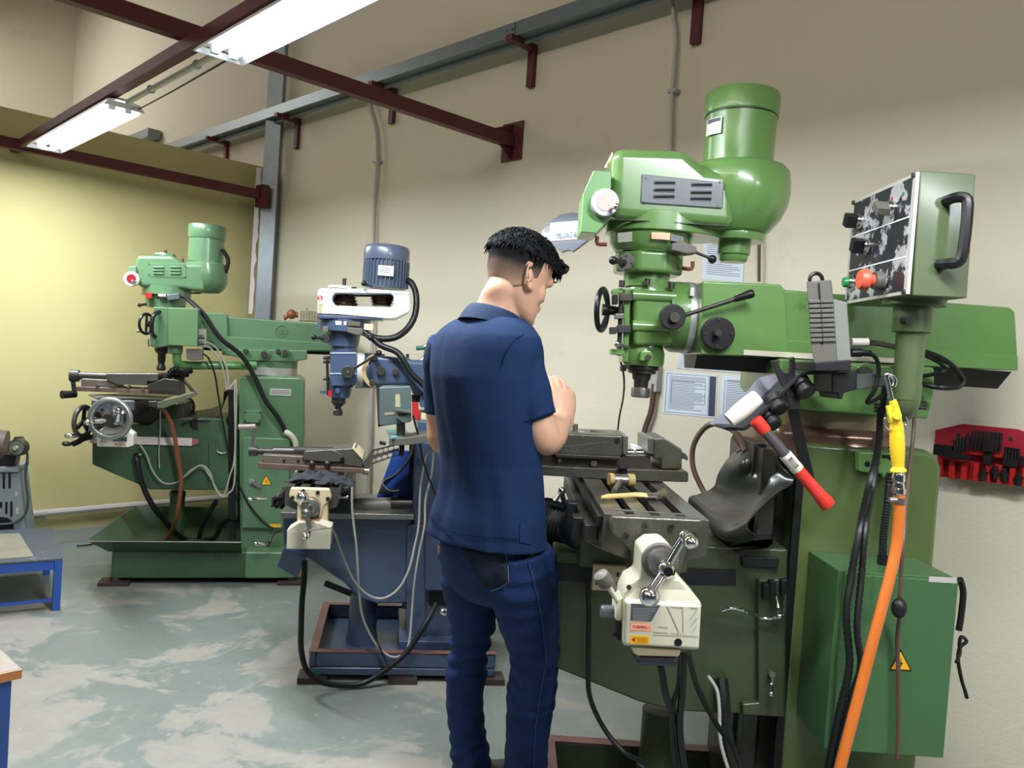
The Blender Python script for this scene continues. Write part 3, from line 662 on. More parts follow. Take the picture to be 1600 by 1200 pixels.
# clutch boss with ball lever
bs = build('clutch_boss', disc(F3, (979, 408), 13.5, -.135, -.09, n=28), STLD, F3, gear, bevel=.002)
bolts(F3, [(979, 400), (987, 411), (989, 415), (971, 402)], 1.6, -.138, -.135, BLK, bs)
ball_lever('clutch_lever', F3, (976, 410), (958, 407), -.14, -.19, .009, .0125, gear)
lv = build('lever_block', prism(F3, [(1050, 380), (1065, 376), (1088, 385), (1090, 395), (1075, 397), (1049, 391)], -.16, -.11), GRY, F3, gear, bevel=.004)
ball_lever('range_lever', F3, (1084, 393), (1113, 405), -.15, -.17, .0045, .0125, gear)
for q, dx in (((948, 382), -1), ((1066, 419), 1)):
    a = F3.p(q, -.06); build('oil_elbow', MB().tube([a, a + Vector((dx * .028, 0, 0)), a + Vector((dx * .03, 0, .022))], .006, sub=3), BRN, F3, gear)
# motor spindle stub under the bulb
st = vlathe(F3, 1147, 390, [(45, 364), (46, 370), (44, 378), (25, 379), (25, 398), (22, 400), (22, 406), (19, 410), (5, 411)], 0, n=36)
build('pulley_guard', st, G3, F3, m3)
# ---- quill head
qx0 = F3.p((986, 500), -.07).x; qx1 = F3.p((1042, 500), -.07).x; qc = (qx0 + qx1) / 2 + .004
zq0 = F3.p((1006, 572), 0).z; zq1 = F3.p((1012, 446), 0).z
q_ = MB()
prof = []
for y, hw in ((571, 31), (565, 32), (551, 32), (548, 31), (540, 28), (530, 30), (522, 37), (512, 37), (505, 31), (485, 30), (472, 32), (464, 38), (455, 38), (447, 34)):
    prof.append((hw, y))
vq = vlathe(F3, 1010, 500, prof, 0, n=40)
qh = build('quill_head', vq, G3, F3, m3, angle=50)
hb = prism(F3, [(990, 452), (1056, 452), (1060, 460), (1060, 526), (1050, 540), (990, 540)], -.075, .08)
build('head_casting', hb, G3, F3, qh, bevel=.015, seg=4)
hr = MB()
for y in (461, 509): 
    a = F3.p((988, y), -.07); b = F3.p((1066, y + 4), -.07); build('cast_rib', MB().cyl(a, b, .017, n=20), G3, F3, qh)
build('boss_block', prism(F3, [(1003, 548), (1018, 548), (1019, 564), (1002, 564)], -.11, -.06), G3, F3, qh, bevel=.004)
build('boss_screw', disc(F3, (1013, 558), 4.5, -.118, -.11, n=12), STLD, F3, qh)
build('left_front_strip', prism(F3, [(975, 450), (986, 450), (982, 566), (974, 566)], -.07, .05), G3, F3, qh, bevel=.004)
# spindle
sp = build('spindle', vlathe(F3, 1002, 595, [(26, 571), (26, 577), (22, 579), (22, 583), (15, 585), (14, 592), (11.5, 595), (11, 605), (6, 606)], 0), STLD, F3, m3)
build('collet_chuck', vlathe(F3, 1001, 613, [(8, 604), (14.5, 606), (15, 609), (15, 619), (13, 621), (3, 621.5)], 0), STL, F3, sp)
# fine feed knob with the long lever
kb = build('feed_knob', MB().lathe([(F3.m(20, (1052, 495), -.17), 0), (F3.m(20, (1052, 495), -.17), .03), (.022, .09)], F3.p((1052, 495), -.19), (0, 1, 0), 36), BLS, F3, m3, bevel=.003)
build('hub_cap', disc(F3, (1055, 496), 8, -.207, -.19, n=24), STLD, F3, kb, bevel=.001)
a = F3.p((1068, 493), -.178); b = F3.p((1150, 467), -.20); c = F3.p((1174, 459), -.205)
hl = build('feed_lever', MB().cyl(a, b, .0065, n=12), STLD, F3, m3)
build('grip', MB().lathe([(.007, 0), (.009, .006), (.0125, .045), (.013, .052), (.010, .058)], b - (c - b) * .15, c - b, 16), BLK, F3, hl)
# handwheel, rim seen edge on
hw_ = F3.p((941, 484), -.02); RW = F3.m(32, (941, 484), -.02)
ax_ = Vector((.93, -.36, 0))
hw = build('quill_handwheel', MB().tor(hw_, ax_, RW, .0085, 36, 10).cyl(hw_, hw_ + Vector((.07, -.0, 0)), .018, .010, 16).bar(hw_ + Vector((0, 0, RW)), hw_ + Vector((.02, 0, 0)), .012, .012, up=(0, 1, 0)).bar(hw_ - Vector((0, 0, RW)), hw_ + Vector((.02, 0, 0)), .012, .012, up=(0, 1, 0)), BLK, F3, m3)
a = F3.p((969, 452), -.05)
rd = build('depth_stop_rod', MB().cyl(F3.p((971, 452), -.06), F3.p((967, 556), -.06), .007, n=12), STLD, F3, m3)
for (x0, y0, x1, y1, mm) in ((969, 458, 988, 470, STLD), (965, 508, 986, 520, STLD), (958, 460, 966, 475, BLK), (954, 511, 963, 522, STLD), (962, 490, 975, 498, STL)):
    build('stop_block', prism(F3, [(x0, y0), (x1, y0), (x1, y1), (x0, y1)], -.09, -.05), mm, F3, rd, bevel=.002)
build('green_tab', prism(F3, [(954, 545), (976, 546), (976, 555), (954, 554)], -.08, -.03), G3, F3, m3, bevel=.002)
build('green_top_tab', prism(F3, [(958, 451), (974, 450), (974, 458), (958, 459)], -.08, -.03), G3, F3, m3, bevel=.002)
ball_lever('quill_lock', F3, (982, 543), (965, 538), -.08, -.10, .006, .0105, m3, CHR, STL)
cable('dial_gauge_wire', F3, [(970, 566, -.02), (975, 590, .0), (974, 620, .1), (968, 650, .2), (965, 676, .26)], .003, BLK, m3)
build('trip_block', prism(F3, [(971, 570), (979, 570), (979, 580), (970, 580)], -.06, -.03), BLK, F3, m3)
# ---- knee, saddle, table
kz0 = F3.p((1200, 1117), -.24).z; kz1 = F3.p((1000, 870), -.24).z
kx0 = F3.p((845, 950), -.24).x; kx1 = F3.p((1227, 950), -.24).x
kp = [F3.p(q, -.24) for q in [(867, 905), (867, 1044), (1000, 1098), (1060, 1112), (1228, 1120), (1232, 858), (1090, 852), (867, 862)]]
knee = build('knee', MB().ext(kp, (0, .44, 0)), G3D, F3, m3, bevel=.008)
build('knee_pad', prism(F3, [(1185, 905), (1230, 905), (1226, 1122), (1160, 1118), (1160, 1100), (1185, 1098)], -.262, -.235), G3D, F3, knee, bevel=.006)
build('knee_slot', prism(F3, [(862, 880), (1150, 890), (1150, 915), (862, 908)], -.243, -.239), BLS, F3, knee)
build('way_bar', prism(F3, [(1160, 870), (1218, 872), (1216, 888), (1160, 886)], -.255, -.235), BLS, F3, knee, bevel=.002)
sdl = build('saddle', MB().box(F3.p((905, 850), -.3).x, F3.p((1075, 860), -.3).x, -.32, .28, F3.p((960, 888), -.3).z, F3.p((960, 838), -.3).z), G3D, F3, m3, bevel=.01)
sp2 = build('bracket_plate', prism(F3, zH(388, 280, 618, 290, 612, 462, 378, 455), -.345, -.325), mat('tan_worn_plate', (.42, .34, .22), .5, var=.2), F3, m3, bevel=.002)
for x, y in ((412, 335), (410, 400), (558, 345), (556, 410)): build('plate_slot', prism(F3, zH(x - 10, y - 14, x + 10, y - 14, x + 8, y + 16, x - 8, y + 16), -.347, -.343), BLK, F3, sp2)
# table: long axis towards the room
TZ = F3.p((944, 802), -.64).z; TX0 = F3.p((944, 802), -.64).x; TX1 = F3.p((1109, 808), -.64).x; TW = TX1 - TX0
TY0, TY1 = -.64, .34; T0 = TZ - .085
sl = [TX0 + TW * f for f in (.255, .505, .755)]; sw = .011
sec = [(TX0, T0), (TX0, TZ)]
for s_ in sl: sec += [(s_ - sw, TZ), (s_ - sw, TZ - .018), (s_ - sw * 1.9, TZ - .018), (s_ - sw * 1.9, TZ - .032), (s_ + sw * 1.9, TZ - .032), (s_ + sw * 1.9, TZ - .018), (s_ + sw, TZ - .018), (s_ + sw, TZ)]
sec += [(TX1, TZ), (TX1, T0), (TX1 - .06, T0 - .02), (TX0 + .06, T0 - .02)]
TBL = mat('worn_table_steel', (.115, .112, .092), .25, metal=.65, var=.35, scale=7, dirt=(.11, .09, .05), dirt_amt=.15, dirt_scale=6)
TBL.node_tree.nodes['Principled BSDF'].inputs['Metallic'].default_value = .6
table3 = build('table', MB().xz(sec, TY0, TY1), TBL, F3, m3, bevel=.0015, seg=1)
for s_ in sl: build('slot_floor', MB().box(s_ - sw * 1.8, s_ + sw * 1.8, TY0 + .002, TY1 - .01, TZ - .0318, TZ - .030), BLS, F3, table3)
tr = MB().box(TX0 + .03, TX1 - .02, TY0 + .055, TY0 + .075, TZ - .006, TZ + .0004)
gl = build('gutter', MB().box(TX0 - .012, TX0 + .004, TY0 + .02, TY1, TZ - .035, TZ - .012), BLS, F3, table3)
build('stop_rail', MB().box(TX0 - .035, TX0 - .002, TY0 + .08, TY1 - .1, TZ - .085, TZ - .045), STLD, F3, table3, bevel=.003)
for yy in (-.5, -.3): build('table_stop', MB().box(TX0 - .06, TX0 - .03, yy, yy + .05, TZ - .095, TZ - .04), BLS, F3, table3, bevel=.004)
# end bracket and feed unit
eb = build('end_bracket', prism(F3, [(958, 806), (1097, 812), (1098, 822), (1090, 838), (1076, 848), (1064, 900), (990, 898), (986, 862), (970, 845), (956, 836), (952, 815)], -.675, -.641), VISE, F3, m3, bevel=.006)
bolts(F3, [(1009, 823), (1050, 823), (979, 838), (1084, 836)], 5.2, -.682, -.675, STLD, eb)
bolts(F3, [(1009, 823), (1050, 823), (979, 838), (1084, 836)], 2.6, -.6835, -.682, BLK, eb, 'socket', 6)
pf = build('power_feed', prism(F3, [(1003, 862), (1018, 851), (1042, 850), (1056, 862), (1056, 904), (1064, 906), (1097, 943), (1093, 1017), (973, 1010), (974, 932), (984, 912), (1000, 903)], -.80, -.69), CRM, F3, m3, bevel=.007, seg=3)
# sloped shoulder: front face starts lower
build('face_panel', prism(F3, [(977, 939), (1096, 945), (1093, 1016), (974, 1009)], -.83, -.8), CRM, F3, pf, bevel=.008, seg=3)
build('shoulder', MB().loft([[F3.p(q, -.815) for q in [(977, 941), (1096, 946), (1096, 950), (977, 945)]], [F3.p(q, -.79) for q in [(1000, 905), (1063, 907), (1096, 946), (976, 938)]]]), CRM, F3, pf, bevel=.004)
build('bearing_ring', disc(F3, (1032, 878), 29, -.815, -.80, n=40), GRY, F3, pf, bevel=.004)
build('bearing_cap', MB().lathe([(.028, 0), (.028, .02), (.016, .02), (.016, .05)], F3.p((1034, 880), -.84), (0, 1, 0), 28), STL, F3, pf)
build('grey_sticker', prism(F3, zH(652, 548, 852, 560, 790, 672, 645, 662), -.8312, -.829), GPL, F3, pf, flat=True)
sk = MB(); random.seed(4)
for i in range(9):
    y = 578 + i * 10; x1 = 835 - i * 8; sk.ext([F3.p(q, -.8316) for q in zH(662, y, x1 - random.randint(0, 30), y + 3, x1 - 10, y + 5, 662, y + 2.5)], (0, -.0003, 0))
o = build('sticker_print', sk, LBL, F3, pf, flat=True)
def sticker(fr, q, y, m, parent, body=None, ink=None, size=.012, name='sticker'):
    s_ = build(name, prism(fr, q, y - .0006, y + .001), m, fr, parent, flat=True)
    if body:
        a = Vector(fr.p(q[0], y)); b = Vector(fr.p(q[1], y)); d = Vector(fr.p(q[3], y)); c = fr.p(q[2], y)
        ctr = (a + b + c + d) / 4 + Vector((0, -.0012, 0)); R3 = fr.M.to_3x3()
        text('lettering', body, size, ink, fr.M @ ctr, R3 @ (b - a), R3 @ (a - d), parent, width=(b - a).length * .78)
    return s_
sticker(F3, zH(645, 678, 790, 685, 786, 740, 642, 734), -.8305, LBO, pf, 'WARNING !', INKR, .010, 'orange_sticker')
build('orange_sticker_field', prism(F3, zH(652, 686, 776, 692, 773, 730, 649, 726), -.8312, -.831), mat('pale_orange_print', (.85, .45, .33), .5), F3, pf, flat=True)
ys = sticker(F3, zH(645, 768, 776, 772, 772, 832, 642, 826), -.8305, LBY, pf, name='yellow_sticker')
build('red_arrow', prism(F3, zH(650, 797, 680, 778, 676, 816), -.8315, -.8308), INKR, F3, pf, flat=True)
sk = MB()
for i in range(4): sk.ext([F3.p(q, -.8314) for q in zH(690, 782 + i * 11, 765, 785 + i * 11, 765, 788 + i * 11, 690, 785 + i * 11)], (0, -.0003, 0))
build('sticker_print', sk, mat('brown_print', (.35, .10, .0), .5), F3, pf, flat=True)
build('cable_hole', disc(F3, zH(977, 817)[0], 6, -.832, -.829, n=24), BLK, F3, pf)
ln = MB()
for q in ((905, 566, 985, 745, 978, 745, 898, 566), (920, 566, 1010, 572, 1010, 576, 920, 570), (1010, 572, 1015, 745, 1009, 745, 1004, 572), (1060, 572, 1110, 576, 1110, 580, 1060, 576),
          (1108, 590, 1060, 660, 1056, 658, 1104, 588), (1108, 650, 1060, 705, 1056, 703, 1104, 648), (1108, 700, 1080, 735, 1076, 733, 1104, 698), (838, 704, 905, 710, 905, 714, 838, 708),
          (805, 742, 905, 747, 905, 751, 805, 746), (925, 750, 1000, 754, 1000, 757, 925, 753), (800, 762, 1125, 770, 1125, 773, 800, 765)):
    ln.ext([F3.p(p, -.8308) for p in zH(*q)], (0, -.0006, 0))
o = build('moulded_lines', ln, mat('cream_groove', (.33, .32, .25), .5), F3, pf, flat=True)
build('lower_housing', prism(F3, zH(645, 845, 998, 870, 985, 920, 700, 912, 668, 895), -.81, -.7), CRM2, F3, pf, bevel=.004)
build('feed_motor', prism(F3, zH(690, 912, 985, 922, 980, 1000, 680, 985), -.80, -.71), mat('dark_violet_motor', (.03, .028, .05), .4), F3, pf, bevel=.01)
build('side_bracket', prism(F3, zH(545, 560, 592, 500, 600, 640, 570, 672, 538, 665), -.79, -.72), CRM, F3, pf, bevel=.004)
a = F3.p(zH(560, 535)[0], -.78); b = F3.p(zH(470, 395)[0], -.80)
fl_ = build('feed_handle', MB().cyl(a, b, .006, n=12), CRM, F3, pf)
build('grey_knob', MB().lathe([(.010, -.012), (.016, -.006), (.018, .012), (.016, .022), (.006, .026)], b, (b - a), 20), GRY, F3, pf, angle=50)
build('speed_knob', MB().lathe([(.014, 0), (.014, .03), (.012, .034)], F3.p(zH(545, 605)[0], -.76), (-1, -.1, 0), 16), GPL, F3, pf)
build('toggle_switch', MB().cyl(F3.p(zH(590, 765)[0], -.77), F3.p(zH(525, 765)[0], -.78), .004, n=8).box(F3.p(zH(560, 700)[0], -.78).x, F3.p(zH(596, 700)[0], -.78).x, -.78, -.74, F3.p(zH(560, 800)[0], -.78).z, F3.p(zH(560, 690)[0], -.78).z), BLK, F3, pf)
build('screw', disc(F3, zH(635, 435)[0], 4, -.804, -.8, n=12), STLD, F3, pf)
# chrome crank
HB = F3.p((1041, 889), -.90)
ck = build('table_crank', MB().lathe([(.010, -.02), (.0165, -.012), (.018, 0), (.0165, .012), (.012, .06)], HB, (0, 1, 0), 24).cyl(F3.p((1040, 892), -.90), F3.p((1018, 925), -.92), .0095, .011, 16).cyl(F3.p((1041, 886), -.90), F3.p((1068, 840), -.90), .0105, .0085, 16), CHR, F3, m3)
build('counterweight_ball', MB().sph(F3.p((1015, 932), -.92), .0205, 24), CHR, F3, ck)
e1 = F3.p((1070, 838), -.90); e2 = F3.p((1083, 850), -1.0)
build('crank_handle', MB().sph(e1, .0125, 16).lathe([(.006, 0), (.006, .01), (.010, .02), (.0135, .045), (.0145, .07), (.012, .088), (.004, .094)], e1, e2 - e1, 18), CHR, F3, ck, angle=60)
build('hub_socket', MB().cyl(HB + Vector((0, -.0215, 0)), HB + Vector((0, -.01, 0)), .0095, n=16), BLS, F3, ck)
# second crank, far left of the table, and bellows
ck2 = build('cross_feed_crank', MB().tube([F3.p((877, 768), -.1), F3.p((884, 790), -.1), F3.p((895, 797), -.1)], .008, sub=3).sph(F3.p((878, 767), -.1), .012, 14).cyl(F3.p((878, 767), -.1), F3.p((866, 784), -.12), .006, .008, 12).lathe([(.010, 0), (.010, .03), (.007, .036)], F3.p((890, 795), -.1), (1, -.3, 0), 14), CHR, F3, m3)
be = MB(); pa3 = F3.p((852, 818), .03); pb3 = F3.p((905, 832), -.12)
dr = (pb3 - pa3); k = 24
be.lathe([((.062 if i % 2 else .082) * (1 - .25 * i / k), dr.length * i / k) for i in range(k + 1)], pa3, dr, 24)
build('bellows', be, BKR, F3, m3, angle=20)
build('rubber_blob', MB().lathe([(.03, 0), (.055, .02), (.06, .07), (.04, .10)], F3.p((898, 850), -.25), (.2, -.3, 1), 20), BKR, F3, m3, angle=60)
build('saddle_gib', prism(F3, [(908, 800), (940, 812), (962, 850), (950, 866), (912, 846), (905, 820)], -.34, -.2), VISE, F3, m3, bevel=.006)
# black rubber way cover, draped from the column down over the knee
def sheet_rows(fr, rows):                # rows of (px,py,ly)
    return [[fr.p((a, b), y) for a, b, y in r] for r in rows]
def resample(rows, su=4, sv=4):
    cols = [spline(r, su) for r in rows]; t = list(zip(*cols)); t = [spline(list(c), sv) for c in t]; return [list(x) for x in zip(*t)]
rows = [[(1162, 697, .05), (1178, 690, -.02), (1198, 697, -.08), (1212, 712, -.14)],
        [(1140, 716, .06), (1165, 722, -.10), (1192, 720, -.08), (1222, 728, -.2)],
        [(1124, 740, .06), (1158, 748, -.06), (1188, 742, -.14), (1240, 752, -.22)],
        [(1116, 762, .06), (1150, 780, -.08), (1185, 775, -.16), (1215, 770, -.25)],
        [(1092, 774, .04), (1130, 800, -.14), (1168, 812, -.24), (1192, 790, -.3)],
        [(1078, 778, .02), (1112, 808, -.16), (1142, 826, -.27), (1176, 808, -.34)],
        [(1080, 792, .0), (1108, 820, -.18), (1135, 838, -.29), (1168, 824, -.36)],
        [(1098, 806, .0), (1118, 830, -.17), (1150, 848, -.27), (1185, 838, -.33)]]
wc = build('way_cover', MB().sheet(resample(sheet_rows(F3, rows), 5, 5), .004), GRB, F3, m3, angle=80)
rows = [[(1098, 812, 0), (1120, 836, -.17), (1142, 850, -.27)], [(1150, 826, 0), (1168, 836, -.17), (1180, 842, -.30)], [(1190, 820, 0), (1205, 834, -.17), (1208, 842, -.28)], [(1185, 840, 0), (1196, 852, -.17), (1200, 858, -.28)], [(1100, 845, 0), (1130, 856, -.17), (1150, 862, -.27)]]
build('way_cover_fold', MB().sheet(resample(sheet_rows(F3, rows), 5, 5), .004), BKR, F3, m3, angle=80)
# clamp strip
build('cover_strip', MB().bar(F3.p((1163, 699), .03), F3.p((1210, 713), -.16), .03, .012), STLD, F3, m3, bevel=.002)
# elevating screw
build('elevating_screw', vlathe(F3, 1028, 1150, [(27, 1108), (27, 1190), (30, 1192), (30, 1245)], -.02), G3D, F3, m3)
build('rear_post', MB().box(F3.p((1172, 1130), .0).x, F3.p((1205, 1130), .0).x, -.05, .05, .05, kz0 + .02), BLS, F3, m3)
# knee levers
def lever(fr, pts, r, m, parent, tip=None, name='lock_lever'):
    o = build(name, MB().tube(pt(fr, pts), r, sub=5), m, fr, parent)
    if tip: build('tip', MB().sph(fr.p(tip[:2], tip[2]), tip[3], 12), CHR, fr, o)
    return o
lever(F3, [(1128, 954, -.30), (1145, 950, -.31), (1168, 956, -.30), (1185, 964, -.28)], [.004, .006], CHR, m3)
lever(F3, [(1184, 964, -.28), (1200, 966, -.29), (1222, 962, -.29), (1226, 945, -.285), (1227, 925, -.28)], .0045, CHR, m3)
lever(F3, [(1213, 932, -.28), (1216, 948, -.295), (1218, 962, -.30)], [.004, .006], CHR, m3, (1218, 963, -.30, .009))
lever(F3, [(1207, 1055, -.27), (1206, 1070, -.285), (1205, 1082, -.29)], [.004, .006], CHR, m3, (1205, 1084, -.29, .009))
build('lever_boss', disc(F3, (1207, 1054), 5, -.28, -.262), STL, F3, m3)
for q in ((1198, 925), (1208, 920), (1226, 918)): build('clamp_block', prism(F3, [(q[0] - 5, q[1] - 12), (q[0] + 5, q[1] - 12), (q[0] + 5, q[1] + 14), (q[0] - 5, q[1] + 14)], -.285, -.262), BLS, F3, m3, bevel=.003)
# column bracket
bk = build('column_bracket', prism(F3, zJ(610, 246, 870, 256, 885, 262, 880, 395, 745, 400, 745, 378, 612, 366), -.235, -.2), G3, F3, m3, bevel=.006)
build('hole', disc(F3, zJ(657, 320)[0], 4.5, -.2355, -.234), BLK, F3, bk)
build('dark_slot', prism(F3, zJ(745, 265, 795, 268, 793, 300, 770, 285, 745, 285), -.236, -.234), BLK, F3, bk)
# electrical cabinet on the column's front
yb = -.2; yf = -.42
cc = [F3.p(q, yf) for q in [(1313, 897), (1497, 905), (1486, 1185), (1305, 1178)]]
cab = build('electrical_cabinet', MB().box(cc[0].x - .002, cc[1].x, yf + .008, yb - .002, cc[2].z, cc[1].z), GCAB, F3, m3, bevel=.002)
build('cabinet_door', MB().box(cc[0].x + .012, cc[1].x - .001, yf - .006, yf + .0075, cc[2].z + .002, cc[1].z - .004), GCAB, F3, cab, bevel=.003)
yq = yf - .0068
build('name_strip', prism(F3, zK(1020, 78, 1182, 86, 1180, 119, 1018, 110), yq - .001, yq + .001), LBL, F3, cab, flat=True)
build('latch_plate', prism(F3, zK(612, 497, 645, 497, 620, 680, 585, 680), yq - .001, yq + .001), mat('latch_brown', (.17, .12, .09), .4, metal=.4), F3, cab, flat=True)
tri_sign(F3, zK(853, 505, 785, 627, 918, 632), yq - .0012, cab)
# ---- pendant control
YP = -.62
pb0, pb1, pb2, pb3 = [F3.p(q, YP) for q in zC(893, 112, 1263, 130, 1200, 967, 830, 950)]
FPd = F3
# box: front (side) face towards us, control panel on its left face turned to the man
pd = build('control_pendant', MB().xz([(pb3.x + .004, pb3.z), (pb2.x + .002, pb2.z), (pb1.x, pb0.z), (pb0.x, pb0.z)], YP, YP + .36), G3P, F3, m3, bevel=.003)
# find depth of the panel's far edge so that it projects to x = 1367..1373
def on_left(q):                          # pixel -> point on the pendant's left face
    return F3.px(q, (pb0.x + pb3.x) / 2 - .004)
PLx = (pb0.x + pb3.x) / 2 - .004
c1 = [on_left(q) for q in zC(893, 120, 610, 248, 565, 985, 830, 950)]
pn = build('control_panel', MB().box(PLx - .004, PLx + .004, YP + .003, YP + .357, pb3.z + .003, pb0.z - .003), LBL, F3, pd, bevel=.001)
PNL = bpy.data.materials.new('scratched_black_panel'); PNL.use_nodes = True
_nt = PNL.node_tree; _b = _nt.nodes['Principled BSDF']; _tc = node(_nt, 'ShaderNodeTexCoord'); _n = node(_nt, 'ShaderNodeTexNoise', Scale=16, Detail=7, Roughness=.65)
_r = node(_nt, 'ShaderNodeValToRGB'); _r.color_ramp.elements[0].position = .51; _r.color_ramp.elements[1].position = .545
_r.color_ramp.elements[0].color = (.012, .013, .02, 1); _r.color_ramp.elements[1].color = (.36, .36, .37, 1)
_nt.links.new(_tc.outputs['Object'], _n.inputs[0]); _nt.links.new(_n.outputs['Fac'], _r.inputs[0]); _nt.links.new(_r.outputs[0], _b.inputs['Base Color']); _b.inputs['Roughness'].default_value = .4
zt3 = pb0.z; zb3 = pb3.z; YD = .36
def pn_p(u, v, off=0): return Vector((PLx - .005 - off, YP + .36 * (1 - u), zt3 + (zb3 - zt3) * v))   # u: far -> near, v: top -> bottom
build('panel_print', MB().box(PLx - .0052, PLx - .004, YP + .02, YP + .34, zb3 + .012, zt3 - .012), PNL, F3, pn)
for v in (.36, .68): build('panel_line', MB().box(PLx - .0058, PLx - .005, YP + .02, YP + .34, pn_p(0, v).z - .0015, pn_p(0, v).z + .0015), PPW, F3, pn)
for u, v in ((.04, .03), (.96, .03), (.04, .97), (.96, .97)): build('screw', MB().cyl(pn_p(u, v, .004), pn_p(u, v, -.002), .006, n=10), STLD, F3, pn)
def knob_at(u, v, kind):
    c = pn_p(u, v); X = Vector((-1, 0, 0))
    k = build('switch_collar', MB().lathe([(.020, 0), (.020, .012), (.017, .016)], c, X, 24), CHR, F3, pd)
    if kind == 'sel': build('selector_knob', MB().obox(c + X * .028, (.016, 0, 0), (0, .012, .006), (0, -.006, .016)), BLK, F3, pd, bevel=.003)
    if kind == 'sel2': build('selector_knob', MB().obox(c + X * .028, (.016, 0, 0), (0, .016, .012), (0, -.006, .008)), GRY, F3, pd, bevel=.003)
    if kind == 'green': build('green_button', MB().lathe([(.014, .0), (.014, .022), (.012, .026)], c, X, 24), GRN, F3, pd)
    if kind == 'stop':
        build('stop_collar', MB().lathe([(.024, 0), (.022, .02)], c, X, 24), GRY, F3, pd)
        build('emergency_button', MB().lathe([(.014, .01), (.015, .03), (.027, .036), (.027, .048), (.022, .056), (.003, .058)], c, X, 28), mat('coral_button', (.62, .10, .05), .4), F3, pd)
knob_at(.20, .24, 'sel'); knob_at(.70, .24, 'sel2'); knob_at(.36, .50, 'sel'); knob_at(.14, .80, 'green'); knob_at(.62, .84, 'stop')
for u, v, m_ in ((.68, .15, RED), (.84, .15, GRN)): build('pilot_mark', MB().cyl(pn_p(u, v, .001), pn_p(u, v, -.002), .005, n=10), m_, F3, pn)
# D handle on the near face
hq = [F3.p(q, YP) for q in zC(1030, 310, 1100, 285, 1195, 320, 1165, 700, 1090, 780, 1000, 740)]
hx = (hq[2].x + hq[3].x) / 2; hz1 = hq[1].z - .01; hz0_ = hq[4].z + .01; hxl = hq[0].x + .012
handle = MB().tube([(hxl, YP + .002, hz1 - .002), (hxl + .003, YP - .03, hz1), (hxl + .02, YP - .045, hz1 - .003), (hxl + .024, YP - .05, hz1 - .03), (hxl + .022, YP - .05, hz0_ + .03), (hxl + .016, YP - .045, hz0_ + .003), (hxl, YP - .03, hz0_), (hxl - .004, YP + .002, hz0_ + .002)], .0125, n=8, sub=3)
build('pull_handle', handle, BLK, F3, pd)
# collar, pipe and elbow
yc = YP + .13
pl = build('pendant_pipe', vlathe(F3, 1424, 520, [(46, 468), (46, 478), (29, 479), (28.5, 519), (22, 521), (20.5, 600), (20, 625)], yc), G3P, F3, m3)
build('set_screw', disc(F3, (1420, 500), 5.5, yc - .06, yc - .03), BLK, F3, pl)
e = F3.p((1417, 618), yc)
Rp = F3.m(20.5, (1417, 600), yc)
eb1 = F3.p((1411, 640), -.19)
pts = [e + Vector((0, 0, .03)), e, e + Vector((.001, .008, -.022)), e + Vector((.008, .035, -.036)), e.lerp(eb1, .35) + Vector((0, 0, -.006)), eb1]
build('pipe_elbow', MB().tube(pts, Rp, n=28, sub=5), G3P, F3, m3)
for i in range(3): 
    q = F3.p((1366, 632 + i * 5), -.3); build('elbow_bolt', MB().cyl(q, q + Vector((.03, 0, 0)), .004, n=6), STLD, F3, m3)
    q = F3.p((1436, 628 + i * 5), -.3); build('elbow_bolt', MB().cyl(q, q + Vector((.02, 0, .0)), .004, n=6), STLD, F3, m3)
# ---- cables of this machine
CB = BKR
cable('cable', F3, [(918, 905, -.33), (920, 960, -.34), (919, 1040, -.34), (922, 1090, -.34), (945, 1140, -.34), (975, 1175, -.36), (1000, 1189, -.40), (1010, 1196, -.42)], .0068, CB, m3)
cable('cable', F3, [(1032, 1040, -.72), (1040, 1085, -.70), (1052, 1120, -.66), (1058, 1170, -.62), (1066, 1230, -.6)], .008, CB, m3)
cable('cable', F3, [(1068, 1022, -.72), (1066, 1080, -.7), (1062, 1130, -.66), (1066, 1180, -.62), (1076, 1240, -.6)], .0085, CB, m3)
cable('cable', F3, [(1064, 1022, -.70), (1060, 1070, -.7), (1052, 1100, -.68), (1050, 1150, -.64), (1058, 1230, -.6)], .006, CB, m3)
cable('cable', F3, [(1076, 1020, -.7), (1085, 1060, -.66), (1102, 1100, -.6), (1125, 1140, -.5), (1145, 1165, -.45), (1160, 1210, -.45)], .0065, CB, m3)
cable('conduit', F3, [(1106, 1056, -.28), (1120, 1078, -.30), (1124, 1110, -.32), (1126, 1160, -.34), (1142, 1215, -.36)], .0055, WIRE, m3, sub=14, ribs=.2)
cable('hose', F3, [(1128, 1060, -.25), (1132, 1100, -.28), (1136, 1150, -.3), (1150, 1215, -.34)], .018, CB, m3)
cable('conduit', F3, [(1376, 640, -.3), (1372, 700, -.3), (1358, 760, -.32), (1345, 820, -.44), (1330, 900, -.47), (1322, 960, -.49), (1327, 1040, -.49), (1312, 1110, -.48), (1300, 1170, -.46), (1290, 1220, -.44)], .0105, CB, m3, sub=16, ribs=.16)
cable('conduit', F3, [(1383, 600, -.3), (1376, 660, -.3), (1364, 760, -.32), (1353, 820, -.44), (1346, 900, -.47), (1339, 980, -.50), (1345, 1040, -.50), (1330, 1090, -.49), (1312, 1160, -.47), (1300, 1215, -.45)], .0095, CB, m3, sub=16, ribs=.16)
g3 = cable('conduit', F3, [(1391, 740, -.24), (1386, 790, -.26), (1381, 830, -.28), (1379, 868, -.31), (1379, 884, -.31)], .0115, CB, m3, sub=18, ribs=.18)
build('cable_gland', vlathe(F3, 1380, 878, [(9, 868), (9, 880), (7, 883)], -.31), BLK, F3, m3)
